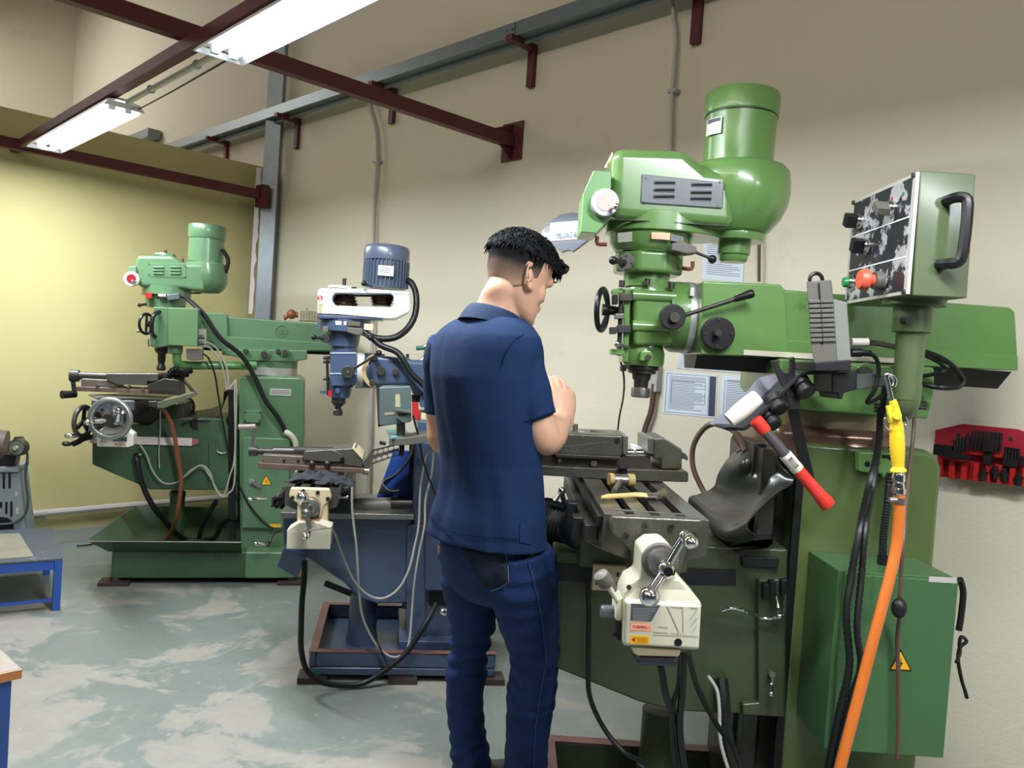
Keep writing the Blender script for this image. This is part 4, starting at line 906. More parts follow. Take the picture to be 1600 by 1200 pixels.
cable('cable', F3, [(1429, 645, -.3), (1426, 690, -.32), (1418, 760, -.40), (1412, 840, -.50), (1408, 900, -.50), (1406, 935, -.50), (1406, 960, -.48), (1402, 1000, -.45), (1404, 1060, -.45), (1404, 1130, -.45), (1402, 1185, -.45)], .0052, PWR, m3)
build('cable_weight', MB().sph(F3.p((1405, 950), -.51), .019, 16, (1, 1, 1.35)), BLS, F3, m3)
cable('cable', F3, [(1500, 905, -.30), (1505, 925, -.28), (1502, 960, -.27), (1498, 985, -.27)], .009, CB, m3)
cable('cable', F3, [(1494, 1035, -.28), (1500, 1020, -.26), (1499, 1008, -.26), (1502, 995, -.26), (1510, 1002, -.25), (1500, 1012, -.26), (1497, 1030, -.26), (1502, 1060, -.26), (1508, 1080, -.25), (1511, 1091, -.25)], .005, CB, m3)
# power cable loops behind the pendant pipe
cable('cable', F3, [(1330, 538, -.45), (1365, 536, -.42), (1400, 542, -.3), (1440, 548, -.3), (1480, 565, -.3), (1503, 590, -.28), (1498, 604, -.28), (1465, 605, -.28), (1430, 597, -.2)], .0075, CB, m3)
cable('cable', F3, [(1430, 548, -.3), (1460, 562, -.3), (1476, 574, -.28), (1470, 582, -.28), (1440, 588, -.25)], .006, CB, m3)
cable('cable', F3, [(1332, 551, -.47), (1356, 551, -.47), (1370, 562, -.45), (1373, 585, -.44), (1366, 610, -.44), (1355, 628, -.42), (1364, 627, -.38), (1378, 618, -.32)], .0055, CB, m3)
cable('coolant_hose', F3, [(1165, 706, -.05), (1158, 690, .0), (1148, 675, .08), (1125, 662, .14), (1102, 668, .18), (1084, 695, .2), (1083, 730, .2), (1098, 765, .18), (1112, 785, .14)], .0095, PWR, m3)
build('hose_joint', MB().cyl(F3.p((1150, 680), .02), F3.p((1168, 704), -.03), .014, n=14).cyl(F3.p((1158, 701), -.02), F3.p((1150, 706), -.02), .006, n=8), PWR, F3, m3)
FEET = mat('grimy_foot_paint', (.045, .028, .028), .5, var=.4)
# ================================================================== far green milling machine
F1 = Fr(-1.465, 4.89, 14.5)
z4 = zz(380, 370, 5); z2 = zz(80, 330, 3.636); z3 = zz(80, 600, 3.636); zW = zz(120, 630, 8.889)
m1 = thing('milling_machine', 'smaller green milling machine at the back, beside the yellow wall', 'milling machine', F1, (0, 0, 0))
def tsec(x0, x1, tz, n, sw, h):
    s_ = [(x0, tz - h), (x0, tz)]; W_ = x1 - x0
    for i in range(n):
        c = x0 + W_ * (i + .75) / (n + .5)
        s_ += [(c - sw, tz), (c - sw, tz - .016), (c - sw * 1.9, tz - .016), (c - sw * 1.9, tz - .03), (c + sw * 1.9, tz - .03), (c + sw * 1.9, tz - .016), (c + sw, tz - .016), (c + sw, tz)]
    return s_ + [(x1, tz), (x1, tz - h), (x1 - W_ * .25, tz - h - .02), (x0 + W_ * .25, tz - h - .02)]
# base
bx0 = F1.p((172, 918), -.3).x; bx1 = F1.p((460, 918), -.3).x; bz1 = F1.p((300, 862), -.3).z
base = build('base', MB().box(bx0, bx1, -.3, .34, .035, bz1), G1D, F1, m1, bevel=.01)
bx2 = F1.p(z3(1100, 1000)[0], -.31).x; bz2 = F1.p(z3(1300, 955)[0], -.31).z
build('base_block', MB().box(bx2, bx1 - .0, -.31, .34, .035, bz2), G1, F1, base, bevel=.012)
for x in (bx0 + .02, bx1 - .02):
    for y in (-.27, .3): build('foot', MB().box(x - .08, x + .08, y - .06, y + .05, 0, .02).cyl((x, y, .02), (x, y, .04), .03, n=12), FEET, F1, base, bevel=.002)
# chip tray
tz_ = F1.p(z3(640, 897)[0], -.42).z; tx0 = F1.p(z3(205, 895)[0], -.42).x; tx1 = F1.p(z3(1078, 905)[0], -.42).x
tb = [F1.p(q, -.42) for q in z3(205, 893, 1078, 900)]
lo = [F1.p(q, -.3) for q in z3(322, 955, 1100, 978)]
bk = [F1.p(q, .42) for q in z3(480, 690, 1000, 680)]
tm = MB(); R_ = lambda a, b: [Vector(a), Vector(b)]
A, B = tb[0], Vector((tb[1].x, tb[1].y, tb[0].z)); Cc = Vector((lo[0].x, -.29, lo[0].z)); D = Vector((tb[1].x, -.29, lo[0].z)); E = Vector((bk[0].x, .40, bk[0].z)); Ff = Vector((tb[1].x, .40, bk[0].z))
G_ = Vector((lo[0].x + .12, .32, lo[0].z)); Hh = Vector((tb[1].x, .32, lo[0].z))
def panel(a, b, c, d, th=.004):
    a, b, c, d = map(Vector, (a, b, c, d)); n = (b - a).cross(d - a).normalized() * th; return MB().ext([a, b, c, d], n)
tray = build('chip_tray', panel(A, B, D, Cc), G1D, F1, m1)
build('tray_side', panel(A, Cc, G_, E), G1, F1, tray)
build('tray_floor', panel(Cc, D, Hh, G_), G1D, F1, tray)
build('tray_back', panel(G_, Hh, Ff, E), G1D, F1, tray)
build('tray_edge', MB().tube([A, B], .004, sub=1).tube([A, E], .004, sub=1).tube([E, Ff], .004, sub=1), STL, F1, tray)['kind'] = 'stuff'
# column
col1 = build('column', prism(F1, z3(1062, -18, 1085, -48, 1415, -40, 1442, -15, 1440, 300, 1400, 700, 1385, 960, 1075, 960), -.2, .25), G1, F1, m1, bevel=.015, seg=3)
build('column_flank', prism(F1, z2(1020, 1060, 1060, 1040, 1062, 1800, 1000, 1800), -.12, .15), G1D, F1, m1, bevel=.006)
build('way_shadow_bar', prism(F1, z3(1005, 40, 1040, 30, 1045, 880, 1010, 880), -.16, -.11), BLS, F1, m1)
dr1 = build('access_door', prism(F1, z3(1088, 303, 1355, 312, 1350, 822, 1085, 818), -.235, -.2), G1, F1, col1, bevel=.005)
bkt = build('cover_box', prism(F1, z3(1092, 150, 1195, 152, 1192, 222, 1092, 218), -.235, -.2), G1, F1, col1, bevel=.003)
bolts(F1, z3(1102, 160, 1186, 162, 1184, 212, 1102, 208), 1.6, -.238, -.235, STLD, bkt, 'screw')
npl = build('rating_plate', prism(F1, z3(1245, 25, 1365, 30, 1362, 68, 1243, 62), -.203, -.2), LBL, F1, col1)
for y in (36, 46, 55): build('plate_line', prism(F1, z3(1250, y - 3, 1358, y + 1, 1358, y + 4, 1250, y), -.2035, -.203), BLS, F1, npl)
tri_sign(F1, z3(1222, 516, 1188, 574, 1253, 576), -.2365, dr1)
kb1 = build('door_latch', disc(F1, z3(1138, 552)[0], 4.5, -.25, -.235), CHR, F1, dr1)
build('latch_handle', MB().bar(F1.p(z3(1138, 558)[0], -.255), F1.p(z3(1195, 590)[0], -.255), .012, .016), STL, F1, dr1, bevel=.003)
o = prism(F1, z3(1240, 795, 1305, 798, 1303, 815, 1240, 812), -.2365, -.235); build('yellow_tag', o, LBY, F1, dr1, flat=True)
# turret
xt0 = F1.p(z2(1115, 880)[0], 0).x; xt1 = F1.p(z2(1400, 880)[0], 0).x; ct = (xt0 + xt1) / 2; rt = (xt1 - xt0) / 2
za = F1.p(z2(1260, 915)[0], -rt).z; zb = F1.p(z2(1260, 890)[0], -rt).z; zc_ = F1.p(z2(1260, 845)[0], -rt).z
build('turret', MB().lathe([(rt, zb), (rt, zc_ + .02)], (ct, 0, 0), (0, 0, 1), 40), G1, F1, m1)
build('degree_ring', MB().lathe([(rt * 1.0, za - .02), (rt * 1.0, zb)], (ct, 0, 0), (0, 0, 1), 40), mat('bare_ring_steel', (.5, .5, .47), .35, metal=.6), F1, m1)
sd1 = build('ram_saddle', prism(F1, z2(968, 785, 1455, 790, 1455, 842, 1380, 855, 1120, 850, 1100, 835, 970, 815), -.15, .15), G1, F1, m1, bevel=.006)
for (x, y, r) in ((1210, 815, 26), (1328, 802, 20)):
    b = build('clamp_boss', disc(F1, z2(x, y)[0], r / 3.636 * 1.25, -.165, -.15), G1, F1, sd1, bevel=.002); build('clamp_bolt', disc(F1, z2(x, y)[0], r / 3.636 * .8, -.185, -.165, n=6), STLD, F1, b)
for x in (1105, 1290): build('clamp_bolt', disc(F1, z2(x, 795)[0], 4, -.17, -.15, n=6), STLD, F1, sd1)
# ram
ram1 = build('ram', prism(F1, z2(828, 573, 985, 580, 998, 596, 1005, 720, 1015, 790, 975, 788, 830, 770), -.125, .11), G1, F1, m1, bevel=.006)
build('ram_body', prism(F1, z2(995, 597, 1620, 645, 1625, 800, 1000, 785), -.105, .10), G1, F1, ram1, bevel=.008)
build('ram_flange', prism(F1, z2(1000, 712, 1625, 752, 1625, 792, 1000, 790), -.125, .11), G1, F1, ram1, bevel=.004)
build('dovetail_underside', prism(F1, z2(860, 775, 1640, 798, 1630, 818, 870, 790), -.07, .07), BLS, F1, ram1)
em = build('cast_emblem', MB().tor(F1.p(z2(1307, 682)[0], -.106), (0, 1, 0), F1.m(9, z2(1307, 682)[0], -.1), .003, 28, 6), G1, F1, ram1)
for q in ((1285, 700, 1290, 665), (1290, 665, 1305, 685), (1305, 685, 1322, 668), (1322, 668, 1328, 702)): build('emblem_stroke', MB().bar(F1.p(z2(q[0], q[1])[0], -.106), F1.p(z2(q[2], q[3])[0], -.106), .005, .005), G1, F1, em)
build('emblem_bar', MB().bar(F1.p(z2(1288, 695)[0], -.106), F1.p(z2(1330, 697)[0], -.106), .005, .006), G1, F1, em)
# belt housing, motor
h1 = build('belt_housing', prism(F1, z2(487, 249, 690, 250, 745, 295, 872, 296, 875, 458, 805, 452, 740, 440, 490, 428, 474, 300), -.12, .12), G1, F1, m1, bevel=.022, seg=3, angle=25)
build('belt_housing_end', vlathe(F1, z2(880, 380)[0][0], z2(880, 380)[0][1], [(26, 411), (31, 413), (32, 424), (32, 440), (28, 450), (21, 457), (8, 457)], 0, n=44), G1, F1, h1, angle=50)
mo = build('motor', vlathe(F1, 322.5, 390, [(26.5, 411), (26.5, 374)], 0, n=44), G1, F1, m1)
build('motor_cap', vlathe(F1, 322.5, 390, [(27, 374), (28, 372), (28, 356), (27, 353), (10, 352.5)], 0, n=44), G1, F1, mo)
build('cap_joint', vlathe(F1, 322.5, 390, [(27, 374.5), (27, 373.6)], 0, n=44), BLK, F1, mo)
lp1 = build('louvre_plate', prism(F1, z2(552, 296, 768, 300, 765, 380, 552, 372), -.1225, -.1195), G1, F1, h1, bevel=.001)
for x in (608, 705):
    for y in (318, 336, 354): build('louvre', prism(F1, z2(x - 30, y - 5, x + 30, y - 4, x + 30, y + 5, x - 30, y + 4), -.131, -.122), G1, F1, lp1, bevel=.003)
bolts(F1, z2(556, 300, 763, 315, 760, 376, 556, 360), 1, -.124, -.122, BLK, lp1, 'screw')
db1 = build('dial_box', prism(F1, z2(443, 314, 482, 312, 484, 345, 440, 350), -.14, -.04), G1, F1, m1, bevel=.003)
d1 = build('speed_dial', disc(F1, z2(455, 384)[0], 11.3, -.17, -.13, n=32), mat('pale_dial', (.6, .58, .56), .4), F1, db1, bevel=.002)
build('red_centre', disc(F1, z2(455, 383)[0], 7, -.173, -.17, n=28), mat('dark_red', (.22, .01, .02), .3), F1, d1)
build('dial_knob', MB().cyl(F1.p(z2(462, 398)[0], -.173), F1.p(z2(485, 404)[0], -.19), .005, n=8).sph(F1.p(z2(462, 398)[0], -.178), .010, 10), CHR, F1, d1)
build('draw_bar', vlathe(F1, 258.5, 395, [(2.5, 400), (2.5, 391)], 0, n=12), STLD, F1, m1)
build('bearing_cover', vlathe(F1, 258, 400, [(16, 400), (15, 396.5), (3, 396)], 0, n=24), G1, F1, m1)
build('top_pin', vlathe(F1, z2(748, 285)[0][0], 405, [(1.5, 412), (1.5, 404)], 0, n=8), STLD, F1, m1)
gh = build('gear_head', vlathe(F1, z2(655, 470)[0][0], z2(655, 470)[0][1], [(36, 448), (36, 462), (30, 465), (29, 478), (29, 482)], 0, n=36), G1, F1, m1)
build('red_tag', prism(F1, z2(536, 462, 572, 464, 571, 494, 536, 492), -.14, -.10), RED, F1, gh)
build('silver_tag', prism(F1, z2(608, 470, 650, 470, 650, 484, 608, 483), -.15, -.12), LBP, F1, gh)
build('lever_block', prism(F1, z2(655, 475, 728, 465, 728, 500, 660, 508), -.17, -.11), GPL, F1, gh, bevel=.004)
ball_lever('range_lever', F1, z2(655, 490)[0], z2(605, 488)[0], -.16, -.17, .004, .009, gh)
ball_lever('clutch_lever', F1, z2(540, 528)[0], z2(502, 534)[0], -.12, -.15, .008, .011, gh)
build('motor_lever', MB().cyl(F1.p(z2(790, 466)[0], -.05), F1.p(z2(850, 466)[0], -.06), .004, n=8), BLK, F1, gh)
build('pulley_guard', vlathe(F1, z2(872, 460)[0][0], z2(872, 460)[0][1], [(14, 455), (14, 458), (5, 459)], 0, n=20), G1, F1, gh)
qh1 = build('quill_head', prism(F1, z2(560, 580, 830, 560, 830, 700, 665, 775, 560, 770), -.09, .08), G1, F1, m1, bevel=.012, seg=3)
s1 = build('spindle', vlathe(F1, z2(627, 840)[0][0], z2(627, 840)[0][1], [(11, 541), (11, 548), (8, 552), (6, 553), (6, 563), (5, 566), (5, 570), (7, 573), (7, 577), (5, 579)], 0, n=24), STLD, F1, m1)
hq = F1.p(z2(541, 640)[0], -.12); Rq = F1.m(15.5, z2(541, 640)[0], -.12)
build('quill_handwheel', MB().tor(hq, (.85, -.5, 0), Rq, .008, 28, 8).cyl(hq, hq + Vector((.06, .02, 0)), .018, n=12).bar(hq + Vector((0, 0, Rq)), hq - Vector((0, 0, Rq)), .012, .012, up=(0, 1, 0)), BLK, F1, m1)
build('feed_rod', MB().tube(pt(F1, [(*z2(555, 770)[0], -.1), (*z2(552, 735)[0], -.12), (*z2(556, 730)[0], -.1)]), .004, sub=2), CHR, F1, m1)
build('small_crank', MB().cyl(F1.p(z2(492, 683)[0], -.14), F1.p(z2(530, 690)[0], -.12), .003, n=8).sph(F1.p(z2(492, 683)[0], -.14), .008, 10), STL, F1, m1)
# pendant control box on its arm
pd1 = build('control_pendant', prism(F1, z2(662, 548, 835, 552, 830, 768, 662, 762), -.38, -.22), mat('pendant_mid_green', (.10, .20, .085), .4, coat=.2), F1, m1, bevel=.004)
build('pendant_face', prism(F1, z2(582, 545, 662, 548, 662, 762, 580, 780), -.37, -.21), G1, F1, pd1, bevel=.003)
build('pull_handle', MB().tube([F1.p(z2(615, 572)[0], -.38), F1.p(z2(590, 582)[0], -.42), F1.p(z2(575, 610)[0], -.44), F1.p(z2(570, 680)[0], -.44), F1.p(z2(580, 705)[0], -.40), F1.p(z2(590, 712)[0], -.38)], .012, sub=3), BLK, F1, pd1)
build('cable_plate', prism(F1, z2(836, 668, 880, 670, 878, 772, 836, 770), -.33, -.28), WIRE, F1, pd1, bevel=.002)
for y in (715, 750): build('cable_gland', MB().cyl(F1.p(z2(838, y)[0], -.33), F1.p(z2(872, y)[0], -.33), .012, n=12), GRY, F1, pd1)
ag = MB().tube([F1.p(z2(715, 765)[0], -.3), F1.p(z2(714, 820)[0], -.3), F1.p(z2(716, 858)[0], -.3), F1.p(z2(740, 873)[0], -.28), F1.p(z2(800, 876)[0], -.26), F1.p(z2(960, 876)[0], -.24), F1.p(z2(1165, 878)[0], -.2)], .024, n=16, sub=4)
arm1 = build('pendant_arm', ag, mat('arm_green', (.085, .22, .07), .35, coat=.3), F1, m1)
build('arm_collar', vlathe(F1, 274, 545, [(11, 540), (11, 552), (9, 553)], -.3, n=20), G1, F1, arm1)
build('socket_box', prism(F1, z2(765, 782, 862, 780, 860, 845, 800, 848, 770, 840), -.36, -.32), GRY, F1, arm1, bevel=.004)
# coolant nozzle jumble (segmented black hose)
rn = random.Random(5); cj = MB()
P_ = [F1.p(q, -.4) for q in z2(800, 900, 740, 920, 700, 900, 660, 940, 640, 965, 600, 975, 580, 970)]
cj.tube(P_, .022, n=8, sub=8, ribs=.35); build('segmented_hose', cj, BLK, F1, m1, angle=15)
cj = MB(); P_ = [F1.p(q, -.38) for q in z2(780, 925, 720, 945, 690, 930, 655, 955, 625, 940)]
cj.tube(P_, .016, n=8, sub=8, ribs=.35); build('segmented_hose', cj, BLK, F1, m1, angle=15)
build('tool_bar', MB().cyl(F1.p(z2(745, 950)[0], -.35), F1.p(z2(825, 1045)[0], -.35), .008, n=10), STLD, F1, m1)
# knee
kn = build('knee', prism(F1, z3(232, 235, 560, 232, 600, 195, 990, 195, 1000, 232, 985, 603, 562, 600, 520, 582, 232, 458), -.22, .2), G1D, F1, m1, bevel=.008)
build('knee_bracket', prism(F1, z3(895, 335, 945, 300, 1005, 230, 1008, 575, 985, 600, 895, 600), -.24, -.2), G1D, F1, kn, bevel=.004)
build('knee_pipe', MB().tube(pt(F1, [(*z3(945, 300)[0], -.26), (*z3(943, 385)[0], -.26), (*z3(995, 390)[0], -.26), (*z3(998, 370)[0], -.26)]), .004, sub=2), STL, F1, kn)
build('elevating_screw', vlathe(F1, z3(712, 750)[0][0], z3(712, 750)[0][1], [(9, 766), (12, 768), (12, 775), (11, 780), (12.5, 845)], .0, n=24), G1D, F1, m1)
build('grey_scale_bar', prism(F1, z3(220, 292, 800, 308, 798, 352, 218, 335), -.235, -.22), mat('pinkish_scale_bar', (.60, .52, .50), .5), F1, kn, bevel=.001)
build('red_scale_end', prism(F1, z3(798, 308, 830, 312, 838, 328, 830, 340, 798, 352), -.233, -.22), mat('dull_red', (.30, .10, .09), .5), F1, kn)
# table, saddle
TZ1 = F1.p((143, 626), -.62).z; x0_ = F1.p((143, 630), -.62).x; x1_ = F1.p((207, 630), -.62).x
tb1 = build('table', MB().xz(tsec(x0_, x1_, TZ1, 3, .010, .075), -.62, .35), STLD, F1, m1)
sdd = build('saddle', prism(F1, z3(455, 135, 760, 105, 760, 240, 640, 250, 455, 215), -.18, .15), STLD, F1, m1, bevel=.008)
ebp = build('end_bracket', prism(F1, z3(232, 90, 470, 95, 470, 150, 420, 165, 400, 235, 290, 230, 275, 165, 235, 150), -.66, -.622), GPL, F1, m1, bevel=.006)
for q in zW(350, 90, 480, 30, 620, 60, 755, 100, 330, 180): build('bracket_bolt', disc(F1, q, 1.8, -.665, -.66, n=10), BLK, F1, ebp)
tp1 = build('tray_plate', MB().ext([F1.pz(q, TZ1 + .012) for q in z3(212, 66, 470, 58, 690, 68, 640, 88, 250, 84)], (0, 0, .006)), STL, F1, m1, bevel=.001)
hwc = F1.p(z3(335, 198)[0], -.80); Rh = F1.m(29, z3(335, 198)[0], -.80)
hwl = MB().tor(hwc, (.1, 1, 0), Rh, .016, 40, 10)
HW1 = build('table_handwheel', hwl, mat('polished_grey_rim', (.30, .31, .31), .3, metal=.7, var=.15), F1, m1)
hub = build('wheel_hub', MB().lathe([(.028, -.05), (.030, -.02), (.030, .02), (.05, .05), (.055, .13)], hwc, (0, 1, 0), 24), STLD, F1, HW1)
for q in zW(235, 260, 470, 30, 640, 300):
    e_ = F1.p(q, -.80); build('spoke', MB().bar(hwc, e_, .022, .016), GPL, F1, HW1, bevel=.003)
e1_ = F1.p(zW(400, 240)[0], -.84); e2_ = F1.p(zW(250, 255)[0], -.86); e3_ = F1.p(zW(120, 270)[0], -.90)
build('wheel_crank', MB().cyl(e1_, e2_, .012, .012, 12).lathe([(.008, 0), (.013, .02), (.015, .04), (.006, .055)], e2_, e3_ - e2_, 14), CHR, F1, HW1, angle=60)
build('chrome_cap', MB().sph(F1.p(zW(580, 95)[0], -.80), .017, 14).cyl(F1.p(zW(580, 120)[0], -.80), F1.p(zW(560, 260)[0], -.78), .026, .03, 14), CHR, F1, HW1)
c2 = F1.p(z3(182, 212)[0], -.30); R2_ = F1.m(23, z3(182, 212)[0], -.30)
w2 = build('cross_handwheel', MB().tor(c2, (.95, -.33, 0), R2_, .013, 32, 8).cyl(c2, c2 + Vector((.14, -.0, 0)), .022, n=14), mat('dark_wheel_iron', (.09, .09, .085), .4, metal=.5), F1, m1)
for a_ in (100, 220, 340): build('spoke', MB().bar(c2, c2 + Vector((-.33 * math.cos(math.radians(a_)) * R2_ * .4, -.95 * math.cos(math.radians(a_)) * R2_, math.sin(math.radians(a_)) * R2_)), .014, .02), BLS, F1, w2)
c3 = F1.p(z2(775, 1110)[0], .1); build('rear_handwheel', MB().tor(c3, (.6, .8, 0), .05, .008, 24, 8).cyl(c3, c3 + Vector((-.06, -.06, 0)), .014, n=10), BLS, F1, m1)
def hand(fr, a, b, ya, yb, parent, name='crank_grip', mm=CHR, r=.013):
    A = fr.p(a, ya); B = fr.p(b, yb); L_ = (B - A).length
    return build(name, MB().lathe([(r * .4, 0), (r * .6, L_ * .1), (r, L_ * .45), (r * 1.1, L_ * .7), (r * .8, L_ * .93), (r * .2, L_)], A, B - A, 14), mm, fr, parent, angle=60)
hand(F1, z3(158, 296)[0], z3(72, 292)[0], -.34, -.36, m1)
build('knee_crank_arm', MB().tube(pt(F1, [(*z3(225, 300)[0], -.25), (*z3(180, 312)[0], -.3), (*z3(150, 330)[0], -.33), (*z3(118, 342)[0], -.34)]), .016, sub=4), BLS, F1, m1)
hand(F1, z3(122, 342)[0], z3(60, 338)[0], -.34, -.36, m1, mm=STLD)
pu = build('power_feed', prism(F1, z3(275, 262, 315, 235, 390, 238, 425, 255, 468, 285, 468, 350, 440, 360, 258, 356, 260, 292), -.72, -.63), mat('cream_feed', (.62, .60, .50), .4), F1, m1, bevel=.006)
build('grille', MB().add([], []), CRM, F1, pu) if False else None
for i in range(7): build('grille_stroke', prism(F1, z3(272 + i * 12, 335, 276 + i * 12, 335, 300 + i * 12, 305, 296 + i * 12, 305), -.7212, -.72), BRN, F1, pu, flat=True)
build('grey_patch', prism(F1, z3(350, 300, 430, 302, 430, 328, 350, 326), -.7212, -.72), GPL, F1, pu, flat=True)
text('lettering', 'ALSGS', .02, INKR, F1.M @ (F1.p(z3(390, 343)[0], -.7215)), F1.M.to_3x3() @ Vector((1, 0, .0)), (0, 0, 1), pu, width=.055)
build('foot_strip', prism(F1, z3(400, 358, 465, 362, 465, 370, 400, 366), -.70, -.66), STL, F1, pu)
build('green_slide_bar', prism(F1, z3(600, 105, 810, 45, 822, 68, 640, 138, 600, 135), -.50, -.46), mat('oily_slide_green', (.13, .15, .09), .35, metal=.3), F1, m1, bevel=.003)
build('slide_bolt', prism(F1, z3(550, 98, 600, 98, 600, 130, 550, 130), -.51, -.47), STLD, F1, m1, bevel=.004)
# rubber way cover
rows = [[(*z3(1025, 30)[0], .1), (*z3(1005, 35)[0], -.1), (*z3(985, 45)[0], -.18)], [(*z3(960, 120)[0], .1), (*z3(965, 140)[0], -.1), (*z3(965, 165)[0], -.2)], [(*z3(860, 150)[0], .1), (*z3(850, 180)[0], -.1), (*z3(900, 212)[0], -.22)], [(*z3(720, 165)[0], .1), (*z3(770, 190)[0], -.1), (*z3(800, 210)[0], -.24)], [(*z3(690, 185)[0], .1), (*z3(720, 215)[0], -.1), (*z3(740, 240)[0], -.24)]]
build('way_cover', MB().sheet(resample(sheet_rows(F1, rows), 4, 4), .004), BKR, F1, m1, angle=80)
build('way_cover_roll', MB().cyl(F1.p(z3(700, 225)[0], .05), F1.p(z3(830, 225)[0], -.22), .035, n=14), BKR, F1, m1)
# hoses and cables
cable('coolant_hose', F1, [(*z3(575, 118)[0], -.45), (*z3(640, 150)[0], -.42), (*z3(690, 250)[0], -.36), (*z3(720, 420)[0], -.33), (*z3(738, 560)[0], -.32), (*z3(715, 740)[0], -.28), (*z3(690, 820)[0], -.2), (*z3(655, 885)[0], -.1)], .012, BRN, m1)
cable('coolant_hose', F1, [(*z3(480, 400)[0], -.25), (*z3(490, 440)[0], -.27), (*z3(515, 560)[0], -.27), (*z3(570, 680)[0], -.26), (*z3(640, 770)[0], -.2), (*z3(700, 840)[0], -.1), (*z3(770, 885)[0], 0), (*z3(870, 885)[0], .0), (*z3(930, 870)[0], -.05), (*z3(965, 800)[0], -.1), (*z3(1010, 765)[0], -.15), (*z3(1060, 768)[0], -.18)], .016, BKR, m1)
build('hose_tap', MB().cyl(F1.p(z3(485, 430)[0], -.26), F1.p(z3(482, 400)[0], -.25), .014, n=10).cyl(F1.p(z3(482, 405)[0], -.25), F1.p(z3(515, 400)[0], -.25), .009, n=8), STL, F1, m1)
cable('coolant_hose', F1, [(*z3(940, 660)[0], -.1), (*z3(900, 730)[0], -.1), (*z3(860, 810)[0], -.05), (*z3(840, 870)[0], 0)], .014, BKR, m1)
cable('cable', F1, [(*z3(505, 345)[0], -.26), (*z3(540, 400)[0], -.26), (*z3(580, 500)[0], -.26), (*z3(640, 562)[0], -.26), (*z3(720, 555)[0], -.26), (*z3(800, 485)[0], -.26), (*z3(860, 470)[0], -.26), (*z3(905, 530)[0], -.27), (*z3(950, 615)[0], -.27), (*z3(985, 625)[0], -.27), (*z3(1015, 520)[0], -.27), (*z3(1040, 430)[0], -.27), (*z3(1050, 200)[0], -.27), (*z3(1050, 0)[0], -.27), (*z2(1000, 1010)[0], -.27), (*z2(990, 960)[0], -.27), (*z2(960, 850)[0], -.3), (*z2(900, 775)[0], -.32), (*z2(870, 768)[0], -.33)], .0045, WIRE, m1)
cable('cable', F1, [(*z3(720, 558)[0], -.265), (*z3(790, 500)[0], -.265), (*z3(850, 462)[0], -.265), (*z3(900, 500)[0], -.275), (*z3(930, 590)[0], -.275), (*z3(970, 640)[0], -.275), (*z3(1010, 620)[0], -.275), (*z3(1040, 560)[0], -.275), (*z3(1046, 300)[0], -.275), (*z3(1042, 60)[0], -.275), (*z2(1050, 960)[0], -.27), (*z2(1010, 1010)[0], -.27), (*z2(1000, 900)[0], -.28), (*z2(940, 780)[0], -.3), (*z2(880, 742)[0], -.33)], .0045, WIRE, m1)
cable('cable', F1, [(*z2(770, 495)[0], -.13), (*z2(810, 530)[0], -.18), (*z2(870, 590)[0], -.26), (*z2(960, 720)[0], -.3), (*z2(1080, 820)[0], -.3), (*z2(1160, 950)[0], -.3), (*z2(1220, 1080)[0], -.3), (*z2(1290, 1175)[0], -.28), (*z3(1340, 285)[0], -.26)], .0135, BKR, m1)
cable('conduit', F1, [(*z3(1325, 272)[0], -.27), (*z3(1355, 285)[0], -.27), (*z3(1385, 325)[0], -.26), (*z3(1395, 400)[0], -.24), (*z3(1400, 520)[0], -.22)], .016, WCB, m1)
cable('cable', F1, [(*z2(830, 800)[0], -.34), (*z2(890, 830)[0], -.34), (*z2(930, 930)[0], -.32), (*z2(950, 1050)[0], -.3), (*z3(1000, 350)[0], -.28), (*z3(1050, 530)[0], -.26), (*z3(1120, 680)[0], -.25), (*z3(1200, 780)[0], -.25), (*z3(1260, 820)[0], -.25)], .005, BKR, m1)
cable('motor_cable', F1, [(*z2(972, 218)[0], -.05), (*z2(1000, 260)[0], -.05), (*z2(1005, 300)[0], -.05), (*z2(990, 350)[0], -.04)], .012, BKR, m1)
cable('cable', F1, [(*z3(618, 100)[0], -.3), (*z3(620, 250)[0], -.28), (*z3(612, 380)[0], -.26), (*z3(615, 480)[0], -.26)], .003, WIRE, m1)
hand(F1, z3(1228, 655)[0], z3(1115, 655)[0], -.4, -.45, m1)
ka = build('knee_crank', MB().tube(pt(F1, [(*z3(1300, 830)[0], -.3), (*z3(1260, 850)[0], -.34), (*z3(1240, 900)[0], -.38)]), .010, sub=4).sph(F1.p(z3(1232, 912)[0], -.38), .014, 12), STLD, F1, m1)
hand(F1, z3(1225, 915)[0], z3(1150, 905)[0], -.38, -.42, ka)

# ribbed coolant pump standing on the far end of the ram
rbp = MB(); q0 = F1.p(z4(435, 655)[0], .05)
build('ribbed_pump', prism(F1, z4(432, 575, 500, 570, 590, 590, 590, 665, 430, 655), .02, .14), mat('beige_pump', (.42, .38, .26), .5), F1, m1, bevel=.003)
for i in range(7): build('pump_rib', prism(F1, z4(440 + i * 21, 572, 447 + i * 21, 572, 447 + i * 21, 655, 440 + i * 21, 655), .008, .02), bpy.data.materials['beige_pump'], F1, m1)
build('pump_lever', MB().cyl(F1.p(z4(315, 640)[0], .05), F1.p(z4(370, 600)[0], .05), .014, n=10).sph(F1.p(z4(378, 605)[0], .05), .03, 12).cyl(F1.p(z4(378, 605)[0], .05), F1.p(z4(430, 610)[0], .05), .018, n=10), BRN, F1, m1)
build('pump_pin', MB().cyl(F1.p(z4(497, 580)[0], .06), F1.p(z4(497, 558)[0], .06), .008, .003, 8), BLK, F1, m1)
